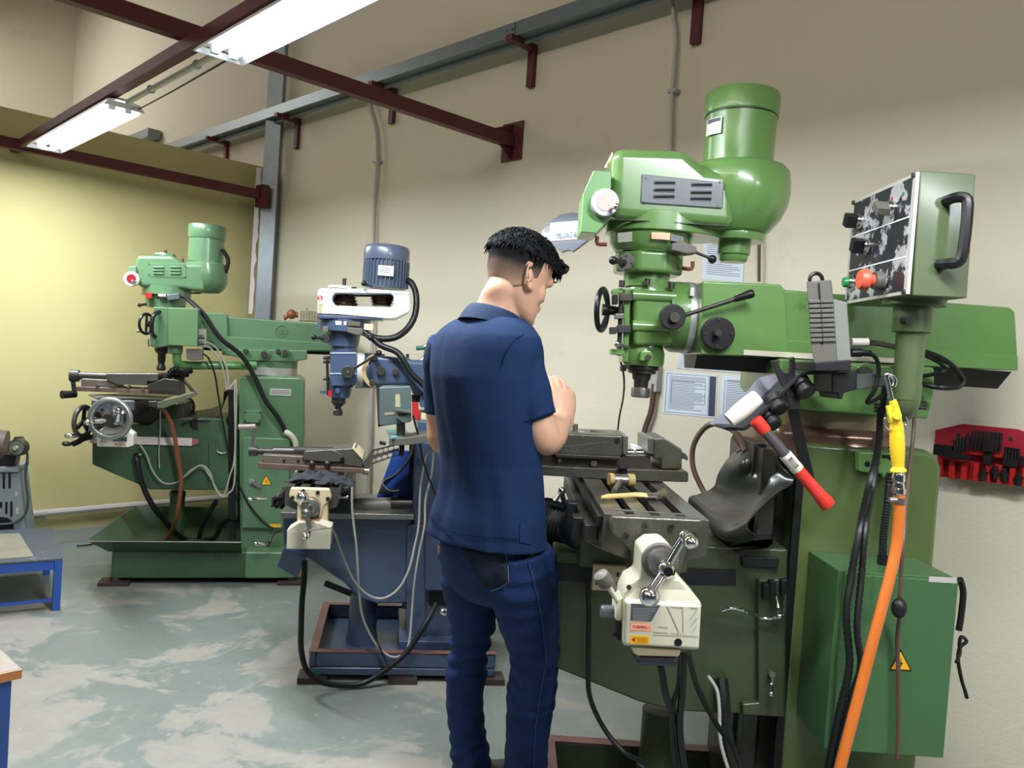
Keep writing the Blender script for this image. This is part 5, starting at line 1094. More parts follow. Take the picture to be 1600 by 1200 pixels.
# ================================================================== blue milling machine
F2 = Fr(-.39, 3.70, 8.3)
z4 = zz(380, 370, 5); z5 = zz(380, 590, 4.706); z6 = zz(380, 820, 3.81)
m2 = thing('milling_machine', 'blue milling machine with a white belt housing, between the green ones', 'milling machine', F2, (0, 0, 0))
X0 = F2.p((480, 1072), -.33).x; X1 = F2.p((772, 1075), -.33).x; ZR = F2.p(z6(700, 762)[0], -.33).z
pn2 = MB().box(X0, X1, -.33, .33, .025, .06)
for a in ((X0, X0 + .03, -.33, .33), (X0 + .03, X1, .30, .33), (X0 + .03, X1, -.33, -.30)): pn2.box(*a, .0601, ZR)
base2 = build('base_pan', pn2, BL, F2, m2, bevel=.008)
rimm = MB()
for a in ((X0 - .002, X0 + .032, -.332, .332), (X0 + .033, X1, .298, .332), (X0 + .033, X1, -.332, -.298)): rimm.box(*a, ZR, ZR + .003)
build('worn_rim', rimm, mat('worn_rim_brown', (.17, .09, .07), .45, var=.6, scale=12), F2, base2)
for x in (X0 + .02, X1 - .02, (X0 + X1) / 2): build('foot', MB().box(x - .06, x + .06, -.36, -.26, 0, .0245), FEET, F2, base2)
for q, w_, h_ in ((z6(440, 880)[0], .012, .012), (z6(1022, 885)[0], .004, .024)): build('green_paint_mark', MB().box(F2.p(q, -.331).x - w_, F2.p(q, -.331).x + w_, -.3312, -.3302, F2.p(q, -.331).z - h_, F2.p(q, -.331).z + h_), mat('green_paint_dab', (.0, .16, .07), .6), F2, base2, flat=True)
# column
col2 = build('column', prism(F2, z5(1250, 470, 1430, 470, 1820, 470, 1800, 2200, 1245, 2200), -.18, .2), BL, F2, m2, bevel=.012)
build('column_lower', prism(F2, z6(975, 0, 1085, 0, 1085, 740, 970, 740), -.2, .1), BL, F2, col2, bevel=.006)
build('column_foot', prism(F2, z6(925, 690, 1470, 700, 1470, 765, 925, 762), -.25, .2), BL, F2, col2, bevel=.006)
build('side_cover', prism(F2, z6(1085, 0, 1440, 0, 1440, 395, 1085, 390), -.23, -.18), BL, F2, col2, bevel=.004)
build('dark_recess', prism(F2, z6(1105, 400, 1430, 402, 1430, 480, 1105, 480), -.183, -.178), BLS, F2, col2)
build('red_switch', prism(F2, z6(1158, 130, 1190, 132, 1190, 180, 1158, 178), -.25, -.23), mat('red_white_switch', (.35, .12, .10), .4), F2, col2, bevel=.002)
hand(F2, z6(1245, 530)[0], z6(1172, 512)[0], -.32, -.36, m2, r=.017)
# blue cabinet panel leaning behind
pbk = build('blue_panel', prism(F2, z5(1105, 540, 1222, 540, 1222, 890, 980, 885), .02, .05), BLP, F2, m2, bevel=.003)
build('panel_frame', prism(F2, z5(1222, 470, 1252, 470, 1250, 905, 985, 905, 985, 888, 1222, 892), -.02, .04), BLS, F2, m2, bevel=.002)
# turret, arm
tw = build('turret_cap', prism(F2, z5(1290, 310, 1700, 330, 1700, 470, 1275, 440), -.17, .17), BL, F2, m2, bevel=.012)
build('cream_ring', prism(F2, z5(1310, 265, 1700, 275, 1700, 320, 1305, 312), -.16, .16), CRM2, F2, m2, bevel=.004)
cs = prism(F2, [(*z4(960, 918)[0],), *z4(1290, 950, 1330, 965, 1490, 965, 1560, 990), *z5(1500, 130, 1240, 130, 1235, 60, 960, 60)], -.13, .13)
arm2 = build('turret_arm', cs, BL, F2, m2, bevel=.02, seg=4)
build('arm_block', prism(F2, z5(1300, 132, 1600, 132, 1600, 240, 1380, 235, 1300, 215), -.14, .1), BL, F2, arm2, bevel=.006)
build('block_bolt', disc(F2, z5(1337, 158)[0], 3, -.146, -.14, n=12), BLS, F2, arm2)
build('red_tool', prism(F2, z5(1242, 180, 1288, 185, 1290, 240, 1302, 250, 1298, 310, 1245, 315), -.10, -.04), RED, F2, arm2, bevel=.004)
build('dark_gap', prism(F2, z5(1240, 132, 1300, 132, 1300, 180, 1240, 178), -.08, .02), BLS, F2, arm2)
# quadrant scale
gq = MB(); c = F2.p(z4(1080, 1050)[0], -.135)
ring = [];
for a in range(118, 262, 8): ring.append((a, F2.m(30, z4(1080, 1050)[0], -.135)))
o_, i_ = [], []
for a, R in ring:
    ar = math.radians(a); o_.append((c.x + R * math.cos(ar), -.14, c.z + R * math.sin(ar) * 1.0)); i_.append((c.x + R * .80 * math.cos(ar), -.14, c.z + R * .80 * math.sin(ar)))
build('brass_quadrant', MB().ext(o_ + i_[::-1], (0, .01, 0)), mat('tan_quadrant', (.50, .36, .17), .4, metal=.3), F2, m2)
for q, r in ((z4(1075, 1050)[0], 7), (z4(1190, 1055)[0], 5), (z4(1027, 945)[0], 4.5), (z4(1010, 1140)[0], 5)): build('arm_bolt', disc(F2, q, r, -.16, -.13, n=20), STLD, F2, m2, bevel=.002)
build('arm_pin', vlathe(F2, z4(1284, 930)[0][0], z4(1284, 930)[0][1], [(2.5, 560), (2.5, 553)], 0, n=10), STLD, F2, m2)
# lifting shackle
sh = MB(); c = F2.p(z4(1430, 990)[0], -.06)
sh.tube([c + Vector(v) for v in ((-.015, 0, .075), (.012, 0, .08), (.02, 0, .05), (-.005, 0, .03), (-.03, 0, .0), (-.025, 0, -.035), (.01, 0, -.045), (.045, 0, -.03), (.05, 0, .0))], .011, n=12, sub=6)
build('lifting_shackle', sh, mat('zinc_shackle', (.55, .52, .46), .3, metal=.8), F2, m2)
build('green_pin', MB().cyl(c + Vector((-.05, -.0, .066)), c + Vector((.0, 0, .072)), .010, n=10), mat('green_pin_paint', (.02, .12, .08), .4), F2, m2)
# white ring of the neck
xw_ = F2.p(z4(885, 1040)[0], 0).x; xw2 = F2.p(z4(945, 1040)[0], 0).x; Rw = F2.m(29, z4(915, 1040)[0], 0); zw = F2.p(z4(910, 1040)[0], 0).z
build('degree_ring', MB().lathe([(Rw, 0), (Rw, (xw2 - xw_))], (xw_, 0, zw), (1, 0, 0), 40), mat('ivory_ring', (.58, .58, .48), .35, coat=.3), F2, m2)
build('neck', MB().lathe([(Rw * .95, 0), (Rw * .95, .09)], (xw2 - .002, 0, zw), (1, 0, 0), 40), BL, F2, m2)
# quill head
vb = build('quill_head', prism(F2, [*z4(680, 905, 880, 905, 890, 930, 890, 1130, 850, 1180), *z5(800, 50, 790, 60, 650, 60, 645, 0), *z4(680, 1100)], -.085, .075), BL, F2, m2, bevel=.016, seg=3)
build('quill_lower', vlathe(F2, z5(715, 100)[0][0], z5(715, 100)[0][1], [(19, 595), (17, 612), (15, 621), (8, 622)], -.01, n=28), BL, F2, vb)
for y in (915, 1075): build('cast_rib', MB().cyl(F2.p(z4(678, y)[0], -.075), F2.p(z4(885, y)[0], -.075), .012, n=14), BL, F2, vb)
build('boss_bolt', disc(F2, z5(693, 97)[0], 4, -.11, -.06, n=14), BL, F2, vb)
sp_ = build('spindle', vlathe(F2, z5(700, 200)[0][0], z5(700, 200)[0][1], [(11, 621), (11, 630), (8, 632), (7.5, 634), (5, 634), (5, 639), (7, 641), (7.5, 648), (6, 649)], -.01, n=24), STLD, F2, m2)
kb2 = build('feed_knob', disc(F2, z4(818, 1057)[0], 10, -.15, -.085, n=32), STLD, F2, m2, bevel=.003)
build('hub_cap', disc(F2, z4(818, 1055)[0], 2.5, -.155, -.15, n=12), STL, F2, kb2)
ball_lever('feed_lever', F2, z4(850, 1040)[0], z4(1060, 910)[0], -.14, -.20, .006, .0135, m2)
gh2 = build('gear_head', vlathe(F2, z4(790, 690)[0][0], z4(790, 690)[0][1], [(41, 498), (41, 518), (26, 519), (24, 540), (24, 541)], 0, n=36), BL, F2, m2)
build('quill_neck', vlathe(F2, z4(790, 880)[0][0], z4(790, 880)[0][1], [(20, 540), (20, 553)], 0, n=28), BL, F2, gh2)
fl2 = build('head_flange', prism(F2, z4(580, 605, 1095, 628, 1090, 648, 580, 638), -.12, .12), BL, F2, gh2, bevel=.004)
for n_, q, mm in (('red_white_tag', (720, 657, 808, 660, 806, 690, 720, 688), LBP), ('etched_tag', (812, 662, 915, 668, 915, 700, 812, 694), mat('etched_tag2', (.14, .11, .08), .4, metal=.5, var=.5, scale=90)), ('cream_tag', (945, 678, 1018, 682, 1015, 732, 943, 726), CRM2), ('dark_tag', (620, 700, 664, 702, 664, 740, 620, 738), mat('etched_tag3', (.18, .17, .12), .4, metal=.5, var=.5, scale=90))):
    build(n_, prism(F2, z4(*q), -.118 - (.006 if 'etched' in n_ else 0), -.09), mm, F2, gh2, bevel=.001)
build('lever_block', prism(F2, z4(808, 705, 935, 715, 935, 765, 890, 770, 808, 745), -.13, -.09), GRY, F2, gh2, bevel=.004)
ball_lever('range_lever', F2, z4(920, 762)[0], z4(995, 790)[0], -.13, -.17, .004, .0125, gh2)
bs2 = build('clutch_boss', disc(F2, z4(640, 795)[0], 7, -.125, -.06, n=20), STLD, F2, gh2)
ball_lever('clutch_lever', F2, z4(625, 792)[0], z4(553, 785)[0], -.12, -.14, .008, .0115, gh2)
for y in (945, 975, 1107): build('side_screw', MB().cyl(F2.p(z4(625, y)[0], -.04), F2.p(z4(680, y)[0], -.04), .008, n=10), STLD, F2, vb)
build('stop_rod', MB().cyl(F2.p(z4(655, 960)[0], -.06), F2.p(z5(625, 130)[0], -.06), .006, n=10), BLS, F2, vb)
build('red_tab', prism(F2, z5(625, 95, 650, 95, 652, 145, 625, 140), -.07, -.05), RED, F2, vb)
build('violet_tab', prism(F2, z5(565, 97, 625, 97, 625, 118, 565, 116), -.06, -.05), BL, F2, vb)
# white housing with open window over the cone pulleys
yh0, yh1 = -.125, .125
outer = [F2.p(q, yh0) for q in z4(580, 425, 600, 402, 960, 405, 1300, 430, 1305, 560, 1290, 590, 1190, 636, 1130, 640, 580, 600)]
WHm = WHT
zs_ = F2.p(z4(930, 440)[0], yh0).z; ze_ = F2.p(z4(930, 545)[0], yh0).z
def band(q): return prism(F2, z4(*q), yh0, yh1)
hs_ = build('belt_housing', band((580, 425, 600, 402, 960, 405, 1300, 430, 1302, 455, 1165, 447, 1150, 443, 740, 438, 715, 442)), WHm, F2, m2, bevel=.004)
build('housing_front', band((580, 425, 715, 442, 697, 465, 695, 500, 712, 528, 740, 542, 735, 606, 580, 600)), WHm, F2, hs_, bevel=.003)
build('housing_floor', band((735, 538, 1150, 552, 1170, 540, 1290, 590, 1190, 636, 1130, 640, 735, 606)), WHm, F2, hs_, bevel=.004)
build('housing_rear', prism(F2, z4(1158, 447, 1302, 455, 1305, 560, 1290, 592, 1168, 545, 1176, 525, 1176, 465), yh0, yh1), WHm, F2, hs_, bevel=.003)
for cx, sc_ in ((790, 1.0), (1085, .95)):
    c0_ = z4(cx, 495)[0]; pr = []
    steps = [17, 19, 21, 23] if cx < 900 else [21, 19, 17.5, 16]
    y = z4(cx, 540)[0][1]
    for r_ in steps[::-1]: pr += [(r_, y), (r_ - 3, y - 2.2), (r_, y - 4.4)]; y -= 4.8
    build('cone_pulley', vlathe(F2, c0_[0], c0_[1], pr, .0, n=32), mat('bronze_pulley', (.13, .085, .06), .25, metal=.8, var=.2) if cx < 900 else bpy.data.materials['bronze_pulley'], F2, hs_, angle=20)
build('drive_belt', prism(F2, z4(760, 452, 1120, 455, 1120, 470, 760, 466), -.035, -.03), BKR, F2, hs_)
build('label_disc', disc(F2, z4(600, 478)[0], 4.2, yh0 - .001, yh0, n=24), REDB, F2, hs_)
build('label_disc_mark', prism(F2, z4(592, 462, 606, 468, 600, 478, 610, 488, 592, 495, 598, 480), yh0 - .0016, yh0 - .001), PPW, F2, hs_)
build('yellow_worn_tag', prism(F2, z4(588, 525, 622, 520, 612, 598, 585, 598), yh0 - .001, yh0), mat('worn_tag', (.35, .32, .16), .5, var=.5, scale=60), F2, hs_)
build('top_cap', vlathe(F2, z4(770, 400)[0][0], z4(770, 400)[0][1], [(21, 451), (21, 447.5), (6, 447), (6, 446)], 0, n=32), WHm, F2, hs_)
build('draw_bar', vlathe(F2, z4(790, 350)[0][0], z4(790, 350)[0][1], [(3, 446), (3, 435)], 0, n=14), STLD, F2, hs_)
build('top_clip', prism(F2, z4(845, 392, 885, 392, 888, 404, 845, 402), -.05, .0), BLS, F2, hs_)
mo2 = build('motor', vlathe(F2, z4(1116, 290)[0][0], z4(1116, 290)[0][1], [(31, 451), (32, 449), (32, 405)], 0, n=40), BLM, F2, m2)
build('motor_cap', vlathe(F2, z4(1120, 180)[0][0], z4(1120, 180)[0][1], [(35, 408), (35.5, 404), (35.5, 391), (33, 386), (26, 384), (5, 383.5)], 0, n=44), BLM, F2, mo2, angle=50)
cmo = F2.p(z4(1116, 290)[0], 0); Rf = F2.m(32, z4(1116, 290)[0], 0); ztp = F2.p(z4(1118, 190)[0], 0).z; zbt = F2.p(z4(1114, 395)[0], 0).z
for i in range(36):
    a = 2 * PI * i / 36; d = Vector((math.cos(a), math.sin(a), 0)); t_ = Vector((-math.sin(a), math.cos(a), 0))
    if i == 0: fin0 = build('cooling_fin', MB().obox(Vector((cmo.x, cmo.y, (ztp + zbt) / 2)) + d * (Rf + .003), d * .008, t_ * .0018, Vector((0, 0, (ztp - zbt) / 2))), BLM, F2, mo2)
    else: build('cooling_fin', MB().obox(Vector((cmo.x, cmo.y, (ztp + zbt) / 2)) + d * (Rf + .003), d * .008, t_ * .0018, Vector((0, 0, (ztp - zbt) / 2))), BLM, F2, mo2)
mp = build('motor_plate', MB().obox(F2.p(z4(1115, 265)[0], -Rf - .014), (F2.m(12, z4(1115, 265)[0], -.1), 0, 0), (0, .002, 0), (0, 0, F2.m(8, z4(1115, 265)[0], -.1))), LBL, F2, mo2)
for dz in (-.008, 0, .008): 
    q = F2.p(z4(1115, 262)[0], -Rf - .0165); build('plate_line', MB().box(q.x - .025, q.x + .02, q.y - .0004, q.y, q.z + dz - .001, q.z + dz + .001), INK, F2, mp)
ball_lever('belt_lever', F2, z4(1008, 390)[0], z4(943, 365)[0], -.13, -.15, .005, .0125, hs_)
cable('motor_cable', F2, [(*z4(1285, 340)[0], -.03), (*z4(1320, 370)[0], -.05), (*z4(1352, 460)[0], -.06), (*z4(1345, 600)[0], -.08), (*z4(1290, 710)[0], -.10), (*z4(1200, 780)[0], -.12), (*z4(1100, 798)[0], -.12), (*z4(1000, 780)[0], -.11), (*z4(935, 740)[0], -.1)], .0145, BKR, m2, n=10)
cable('cable', F2, [(*z4(1005, 788)[0], -.14), (*z4(1080, 850)[0], -.16), (*z4(1190, 895)[0], -.18), (*z4(1245, 950)[0], -.2), (*z4(1300, 1050)[0], -.2), (*z4(1400, 1150)[0], -.2), (*z5(1400, 120)[0], -.2), (*z5(1480, 230)[0], -.2)], .0135, BKR, m2, n=10)
# digital display seen from behind, on its plate
dsp = build('display_box', prism(F2, zz(560, 560, 8.571)(275, 385, 700, 370, 712, 850, 610, 868, 330, 905, 280, 900), -.42, -.34), DGB, F2, m2, bevel=.006)
zV = zz(560, 560, 8.571)
build('display_side', prism(F2, zV(235, 395, 275, 390, 330, 905, 262, 920), -.41, -.35), BLK, F2, dsp, bevel=.002)
rv = MB()
for i in range(22): rv.add(*[[F2.p(zV(236 + i * 1.2, 410 + i * 22)[0], -.415), F2.p(zV(262 + i * 1.6, 408 + i * 22)[0], -.415), F2.p(zV(262 + i * 1.6, 416 + i * 22)[0], -.415), F2.p(zV(236 + i * 1.2, 418 + i * 22)[0], -.415)], [(0, 1, 2, 3)]])
build('side_ribs', rv, GRY, F2, dsp)['kind'] = 'stuff'
build('gold_vent_label', prism(F2, zV(495, 480, 555, 480, 565, 655, 495, 650), -.4212, -.42), mat('gold_label', (.38, .36, .22), .5, var=.4, scale=80), F2, dsp, flat=True)
build('tan_label', prism(F2, zV(350, 728, 478, 718, 482, 750, 352, 762), -.4212, -.42), mat('tan_label', (.32, .26, .16), .5, var=.2, scale=60), F2, dsp, flat=True)
build('bracket_arm', prism(F2, zV(500, 690, 690, 700, 715, 740, 700, 850, 600, 868, 500, 800, 505, 745), -.46, -.42), DGB, F2, dsp, bevel=.004)
build('bracket_slot', prism(F2, zV(540, 735, 700, 738, 620, 770, 530, 760), -.463, -.459), BLS, F2, dsp)
build('clamp_lever', MB().bar(F2.p(zV(500, 692)[0], -.47), F2.p(zV(700, 722)[0], -.47), .010, .010), STL, F2, dsp, bevel=.002)
post = build('display_post', MB().cyl(F2.p(zV(568, 860)[0], -.40), F2.p(zV(572, 1030)[0], -.40), .018, n=16), STLD, F2, dsp)
zpl = F2.p(zV(550, 1040)[0], -.40).z
pl2 = build('turquoise_plate', MB().ext([F2.pz(q, zpl) for q in zV(375, 950, 620, 930, 715, 1025, 650, 1045, 450, 1062, 415, 1030)], (0, 0, -.006)), mat('turquoise_paint', (.13, .33, .33), .4), F2, m2)
shelf = build('side_shelf', prism(F2, zV(408, 1072, 640, 1062, 1060, 995, 1500, 930, 1500, 1040, 1080, 1110, 690, 1160, 408, 1175), -.46, -.30), GRY, F2, m2, bevel=.003)
build('shelf_bracket', prism(F2, [*z5(1150, 485, 1185, 485, 1185, 560, 1165, 585, 1145, 575)], -.40, -.36), BLS, F2, m2, bevel=.003)
# perforated guard
pg = MB(); zq = z5
def P5(x, y): return F2.p(zq(x, y)[0], -.42)
rows_ = [((880, 640), (960, 520), (1145, 480)), ((905, 650), (975, 568), (1145, 520)), ((925, 650), (1010, 610), (1145, 566)), ]
A0, A1, B0, B1 = (900, 615), (960, 528), (1150, 480), (1150, 575)
gw = MB()
def quadat(u, v):                        # u along, v across (0 top, 1 bottom)
    t0 = (905 + 240 * u, 580 - 100 * u * 1.0) if True else None
    tx, ty = 960 + 185 * u, 525 - 43 * u; bx_, by_ = 925 + 220 * u, 650 - 78 * u
    return (tx + (bx_ - tx) * v, ty + (by_ - ty) * v)
n_u = 5
def hexhole(u0, u1, v0, v1):
    o = [quadat(u0, v0), quadat(u1, v0), quadat(u1, v1), quadat(u0, v1)]; cx_ = sum(a[0] for a in o) / 4; cy_ = sum(a[1] for a in o) / 4
    inn = []
    for k in range(8):
        a = PI / 8 + PI / 4 * k - PI * .75
        inn.append((cx_ + 21 * math.cos(a) - 6 * math.sin(a), cy_ + 15 * math.sin(a)))
    oo = []
    for k in range(4): oo += [o[k], ((o[k][0] + o[(k + 1) % 4][0]) / 2, (o[k][1] + o[(k + 1) % 4][1]) / 2)]
    vs = [P5(*q) for q in oo] + [P5(*q) for q in inn]
    f = [(i, (i + 1) % 8, 8 + (i + 1) % 8, 8 + i) for i in range(8)]
    return vs, f
for i in range(n_u):
    for j in range(2):
        v, f = hexhole(i / n_u, (i + 1) / n_u, .02 + j * .48, .02 + (j + 1) * .48)
        off_ = Vector((0, .003, 0)); n0 = 16
        gw.add(v + [a + off_ for a in v], f + [tuple(k + 16 for k in q[::-1]) for q in f] + [(8 + k, 8 + (k + 1) % 8, 24 + (k + 1) % 8, 24 + k) for k in range(8)])
gw.ext([P5(*q) for q in ((960, 525), (925, 650), (900, 648), (885, 625), (945, 530))], (0, .003, 0))
guard = build('perforated_guard', gw, mat('dark_olive_guard', (.05, .05, .042), .5), F2, m2, flat=True)
build('guard_hook', prism(F2, z5(1003, 470, 1050, 482, 1045, 500, 1000, 490), -.42, -.38), BLS, F2, m2, bevel=.002)
# knee, saddle, table
build('knee', prism(F2, [*z5(285, 1010, 1255, 1010), *z6(980, 120, 978, 472, 790, 472, 690, 440, 600, 350, 375, 200, 240, 140)], -.18, .18), BL, F2, m2, bevel=.012)
build('knee_apron', prism(F2, z6(240, 140, 370, 200, 318, 318, 200, 250), -.36, -.1), BL, F2, m2, bevel=.004)
sb = build('saddle', prism(F2, z5(275, 990, 1255, 1008, 1255, 1045, 275, 1035), -.28, .2), STL, F2, m2, bevel=.002)
build('saddle_block', prism(F2, z5(620, 800, 790, 800, 790, 1000, 620, 1000), -.30, .15), BLS, F2, sb, bevel=.006)
build('knee_way', prism(F2, z5(770, 960, 1255, 975, 1255, 1005, 770, 1000), -.14, .14), STLD, F2, sb, bevel=.002)
ES = build('elevating_screw', vlathe(F2, z6(710, 600)[0][0], z6(710, 600)[0][1], [(22, 925), (22, 985), (24, 990), (25, 1012)], -.02, n=32), BL, F2, m2)
build('stop_block', prism(F2, z6(945, 472, 975, 472, 975, 502, 945, 500), -.19, -.15), BLS, F2, m2)
build('knee_lever', MB().bar(F2.p(z6(490, 348)[0], -.3), F2.p(z6(640, 408)[0], -.2), .018, .026), BLS, F2, m2, bevel=.004)
TZ2 = F2.p(z5(310, 797)[0], -.62).z; a0 = F2.p(z5(312, 797)[0], -.62).x; a1 = F2.p(z5(700, 802)[0], -.62).x
tbl2 = build('table', MB().xz(tsec(a0, a1, TZ2, 3, .011, .07), -.62, .33), TBL, F2, m2)
br2 = build('end_bracket', prism(F2, z5(348, 812, 630, 820, 650, 870, 640, 905, 595, 940, 575, 1035, 545, 1040, 560, 960, 470, 905, 420, 960, 400, 925, 350, 895, 335, 870), -.655, -.622), CRM2, F2, m2, bevel=.005)
bolts(F2, z5(440, 835, 548, 846, 362, 885, 622, 892), 3.2, -.66, -.655, STLD, br2); bolts(F2, z5(440, 835, 548, 846, 362, 885, 622, 892), 1.5, -.6615, -.66, BLK, br2, 'socket', 6)
build('bracket_neck', prism(F2, z5(398, 920, 625, 925, 620, 1070, 395, 1065), -.65, -.60), CRM2, F2, br2, bevel=.004)
build('bearing_ring', disc(F2, z5(490, 960)[0], 15, -.70, -.65, n=32), STL, F2, br2, bevel=.004)
build('bearing_cap', MB().lathe([(.024, 0), (.022, .02), (.012, .04), (.012, .1)], F2.p(z5(478, 968)[0], -.76), (0, 1, 0), 24), CHR, F2, br2)
fd = build('power_feed', prism(F2, [*z5(415, 1068, 560, 1075, 648, 1108), *z6(525, 15, 515, 145, 258, 143, 262, 50), *z5(320, 1128)], -.74, -.64), CRM, F2, m2, bevel=.005)
build('rust_streak', prism(F2, z5(420, 1040, 555, 1048, 540, 1090, 430, 1085), -.70, -.65), mat('rusty_cream', (.38, .20, .11), .6, var=.4, scale=20), F2, fd)
for i in range(22):
    q = F2.p(z6(272 + i * 11, 42)[0], -.7405); q2 = F2.p(z6(270 + i * 11, 138)[0], -.7405)
    build('moulded_rib', MB().box(q.x - .0015, q.x + .0015, -.7425, -.74, q2.z, q.z), CRM, F2, fd)
hb2 = F2.p(z5(460, 992)[0], -.80)
ck_ = build('table_crank', MB().sph(hb2, .017, 16).cyl(hb2, F2.p(z5(440, 900)[0], -.80), .010, .008, 12).cyl(hb2, F2.p(z5(490, 1110)[0], -.80), .009, .009, 12), STL, F2, m2)
build('counterweight_ball', MB().sph(F2.p(z5(435, 878)[0], -.80), .022, 20), CHR, F2, ck_)
hand(F2, z5(492, 1115)[0], z5(452, 1175)[0], -.80, -.90, ck_)
ag_ = MB()
build('saddle_clamps', prism(F2, z5(700, 870, 775, 870, 770, 890, 700, 888), -.34, -.3), CHR, F2, m2, bevel=.002)
build('saddle_screw', MB().cyl(F2.p(z5(735, 830)[0], -.36), F2.p(z5(760, 825)[0], -.3), .010, n=10), STLD, F2, m2)
# way cover loop
rows = [[(*z5(1255, 545)[0], .0), (*z5(1255, 490)[0], -.12), (*z5(1262, 470)[0], -.2)], [(*z5(1200, 650)[0], .0), (*z5(1208, 620)[0], -.12), (*z5(1222, 600)[0], -.2)], [(*z5(1085, 760)[0], .0), (*z5(1100, 730)[0], -.12), (*z5(1120, 712)[0], -.2)], [(*z5(1010, 830)[0], .0), (*z5(1020, 790)[0], -.12), (*z5(1030, 765)[0], -.2)], [(*z5(1010, 850)[0], .0), (*z5(1060, 830)[0], -.12), (*z5(1075, 825)[0], -.2)], [(*z5(1130, 830)[0], .0), (*z5(1140, 824)[0], -.12), (*z5(1148, 826)[0], -.2)]]
build('way_cover', MB().sheet(resample(sheet_rows(F2, rows), 4, 4), .004), mat('grey_green_rubber', (.13, .13, .10), .4), F2, m2, angle=80)
ra = F2.p(z5(805, 945)[0], -.14); rb_ = F2.p(z5(1085, 940)[0], -.14)
rl = MB().lathe([(.026, 0), (.034, .01), (.036, (rb_ - ra).length * .5), (.036, (rb_ - ra).length), (.031, (rb_ - ra).length), (.031, (rb_ - ra).length - .03), (.002, (rb_ - ra).length - .03)], ra, rb_ - ra, 28)
build('way_cover_roll', rl, mat('grey_olive_rubber', (.085, .085, .07), .45), F2, m2, angle=50)
# coolant brush / black bristle mass by the table
rn = random.Random(9); bm_ = MB(); c = (330, 830)
for i in range(60):
    a = F2.p(z5(335 - rn.random() * 40, 810 + rn.random() * 70)[0], -.5 + rn.random() * .1); b = F2.p(z5(200 + rn.random() * 90, 885 + rn.random() * 80)[0], -.55 + rn.random() * .1)
    bm_.cyl(a, b, .006, .004, 5)
o = build('black_bristles', bm_, BLK, F2, m2); o['kind'] = 'stuff'
cable('cable', F2, [(*z5(600, 1065)[0], -.5), (*z6(540, 40)[0], -.4), (*z6(600, 200)[0], -.38), (*z6(660, 330)[0], -.37), (*z6(740, 415)[0], -.37), (*z6(830, 438)[0], -.37), (*z6(920, 385)[0], -.36), (*z6(985, 270)[0], -.34), (*z6(1020, 130)[0], -.32), (*z6(1045, 0)[0], -.31), (*z5(1300, 850)[0], -.30), (*z5(1320, 700)[0], -.30), (*z5(1350, 560)[0], -.30), (*z5(1430, 450)[0], -.28), (*z5(1500, 440)[0], -.28)], .0048, WIRE, m2)
cable('cable', F2, [(*z5(800, 800)[0], -.36), (*z5(800, 950)[0], -.36), (*z6(658, 0)[0], -.36), (*z6(675, 150)[0], -.36), (*z6(690, 400)[0], -.36), (*z6(715, 560)[0], -.36), (*z6(790, 710)[0], -.36), (*z6(880, 785)[0], -.37), (*z6(950, 770)[0], -.36), (*z6(988, 700)[0], -.34), (*z6(1005, 500)[0], -.32), (*z6(1020, 330)[0], -.32), (*z6(1050, 150)[0], -.32), (*z6(1080, 0)[0], -.32), (*z5(1340, 900)[0], -.31), (*z5(1385, 700)[0], -.31), (*z5(1400, 520)[0], -.30), (*z5(1430, 470)[0], -.29)], .0048, WIRE, m2)
cable('cable', F2, [(*zV(735, 760)[0], -.42), (*zV(760, 880)[0], -.42), (*zV(800, 1020)[0], -.42), (*z5(1300, 480)[0], -.42), (*z5(1320, 600)[0], -.40), (*z5(1370, 750)[0], -.38), (*z5(1420, 880)[0], -.36), (*z5(1440, 960)[0], -.34)], .0042, BLK, m2)
cable('power_hose', F2, [(*z6(365, 210)[0], -.45), (*z6(362, 330)[0], -.46), (*z6(350, 460)[0], -.47), (*z6(345, 600)[0], -.47), (*z6(345, 740)[0], -.47), (*z6(375, 860)[0], -.46), (*z6(450, 930)[0], -.44), (*z6(580, 955)[0], -.42), (*z6(720, 940)[0], -.40), (*z6(860, 855)[0], -.38), (*z6(980, 750)[0], -.36), (*z6(1080, 600)[0], -.33), (*z6(1150, 470)[0], -.26)], .0115, BKR, m2)
cable('cable', F2, [(*z6(760, 600)[0], -.2), (*z6(800, 700)[0], -.36), (*z6(840, 790)[0], -.37), (*z6(865, 850)[0], -.39)], .004, BKR, m2)
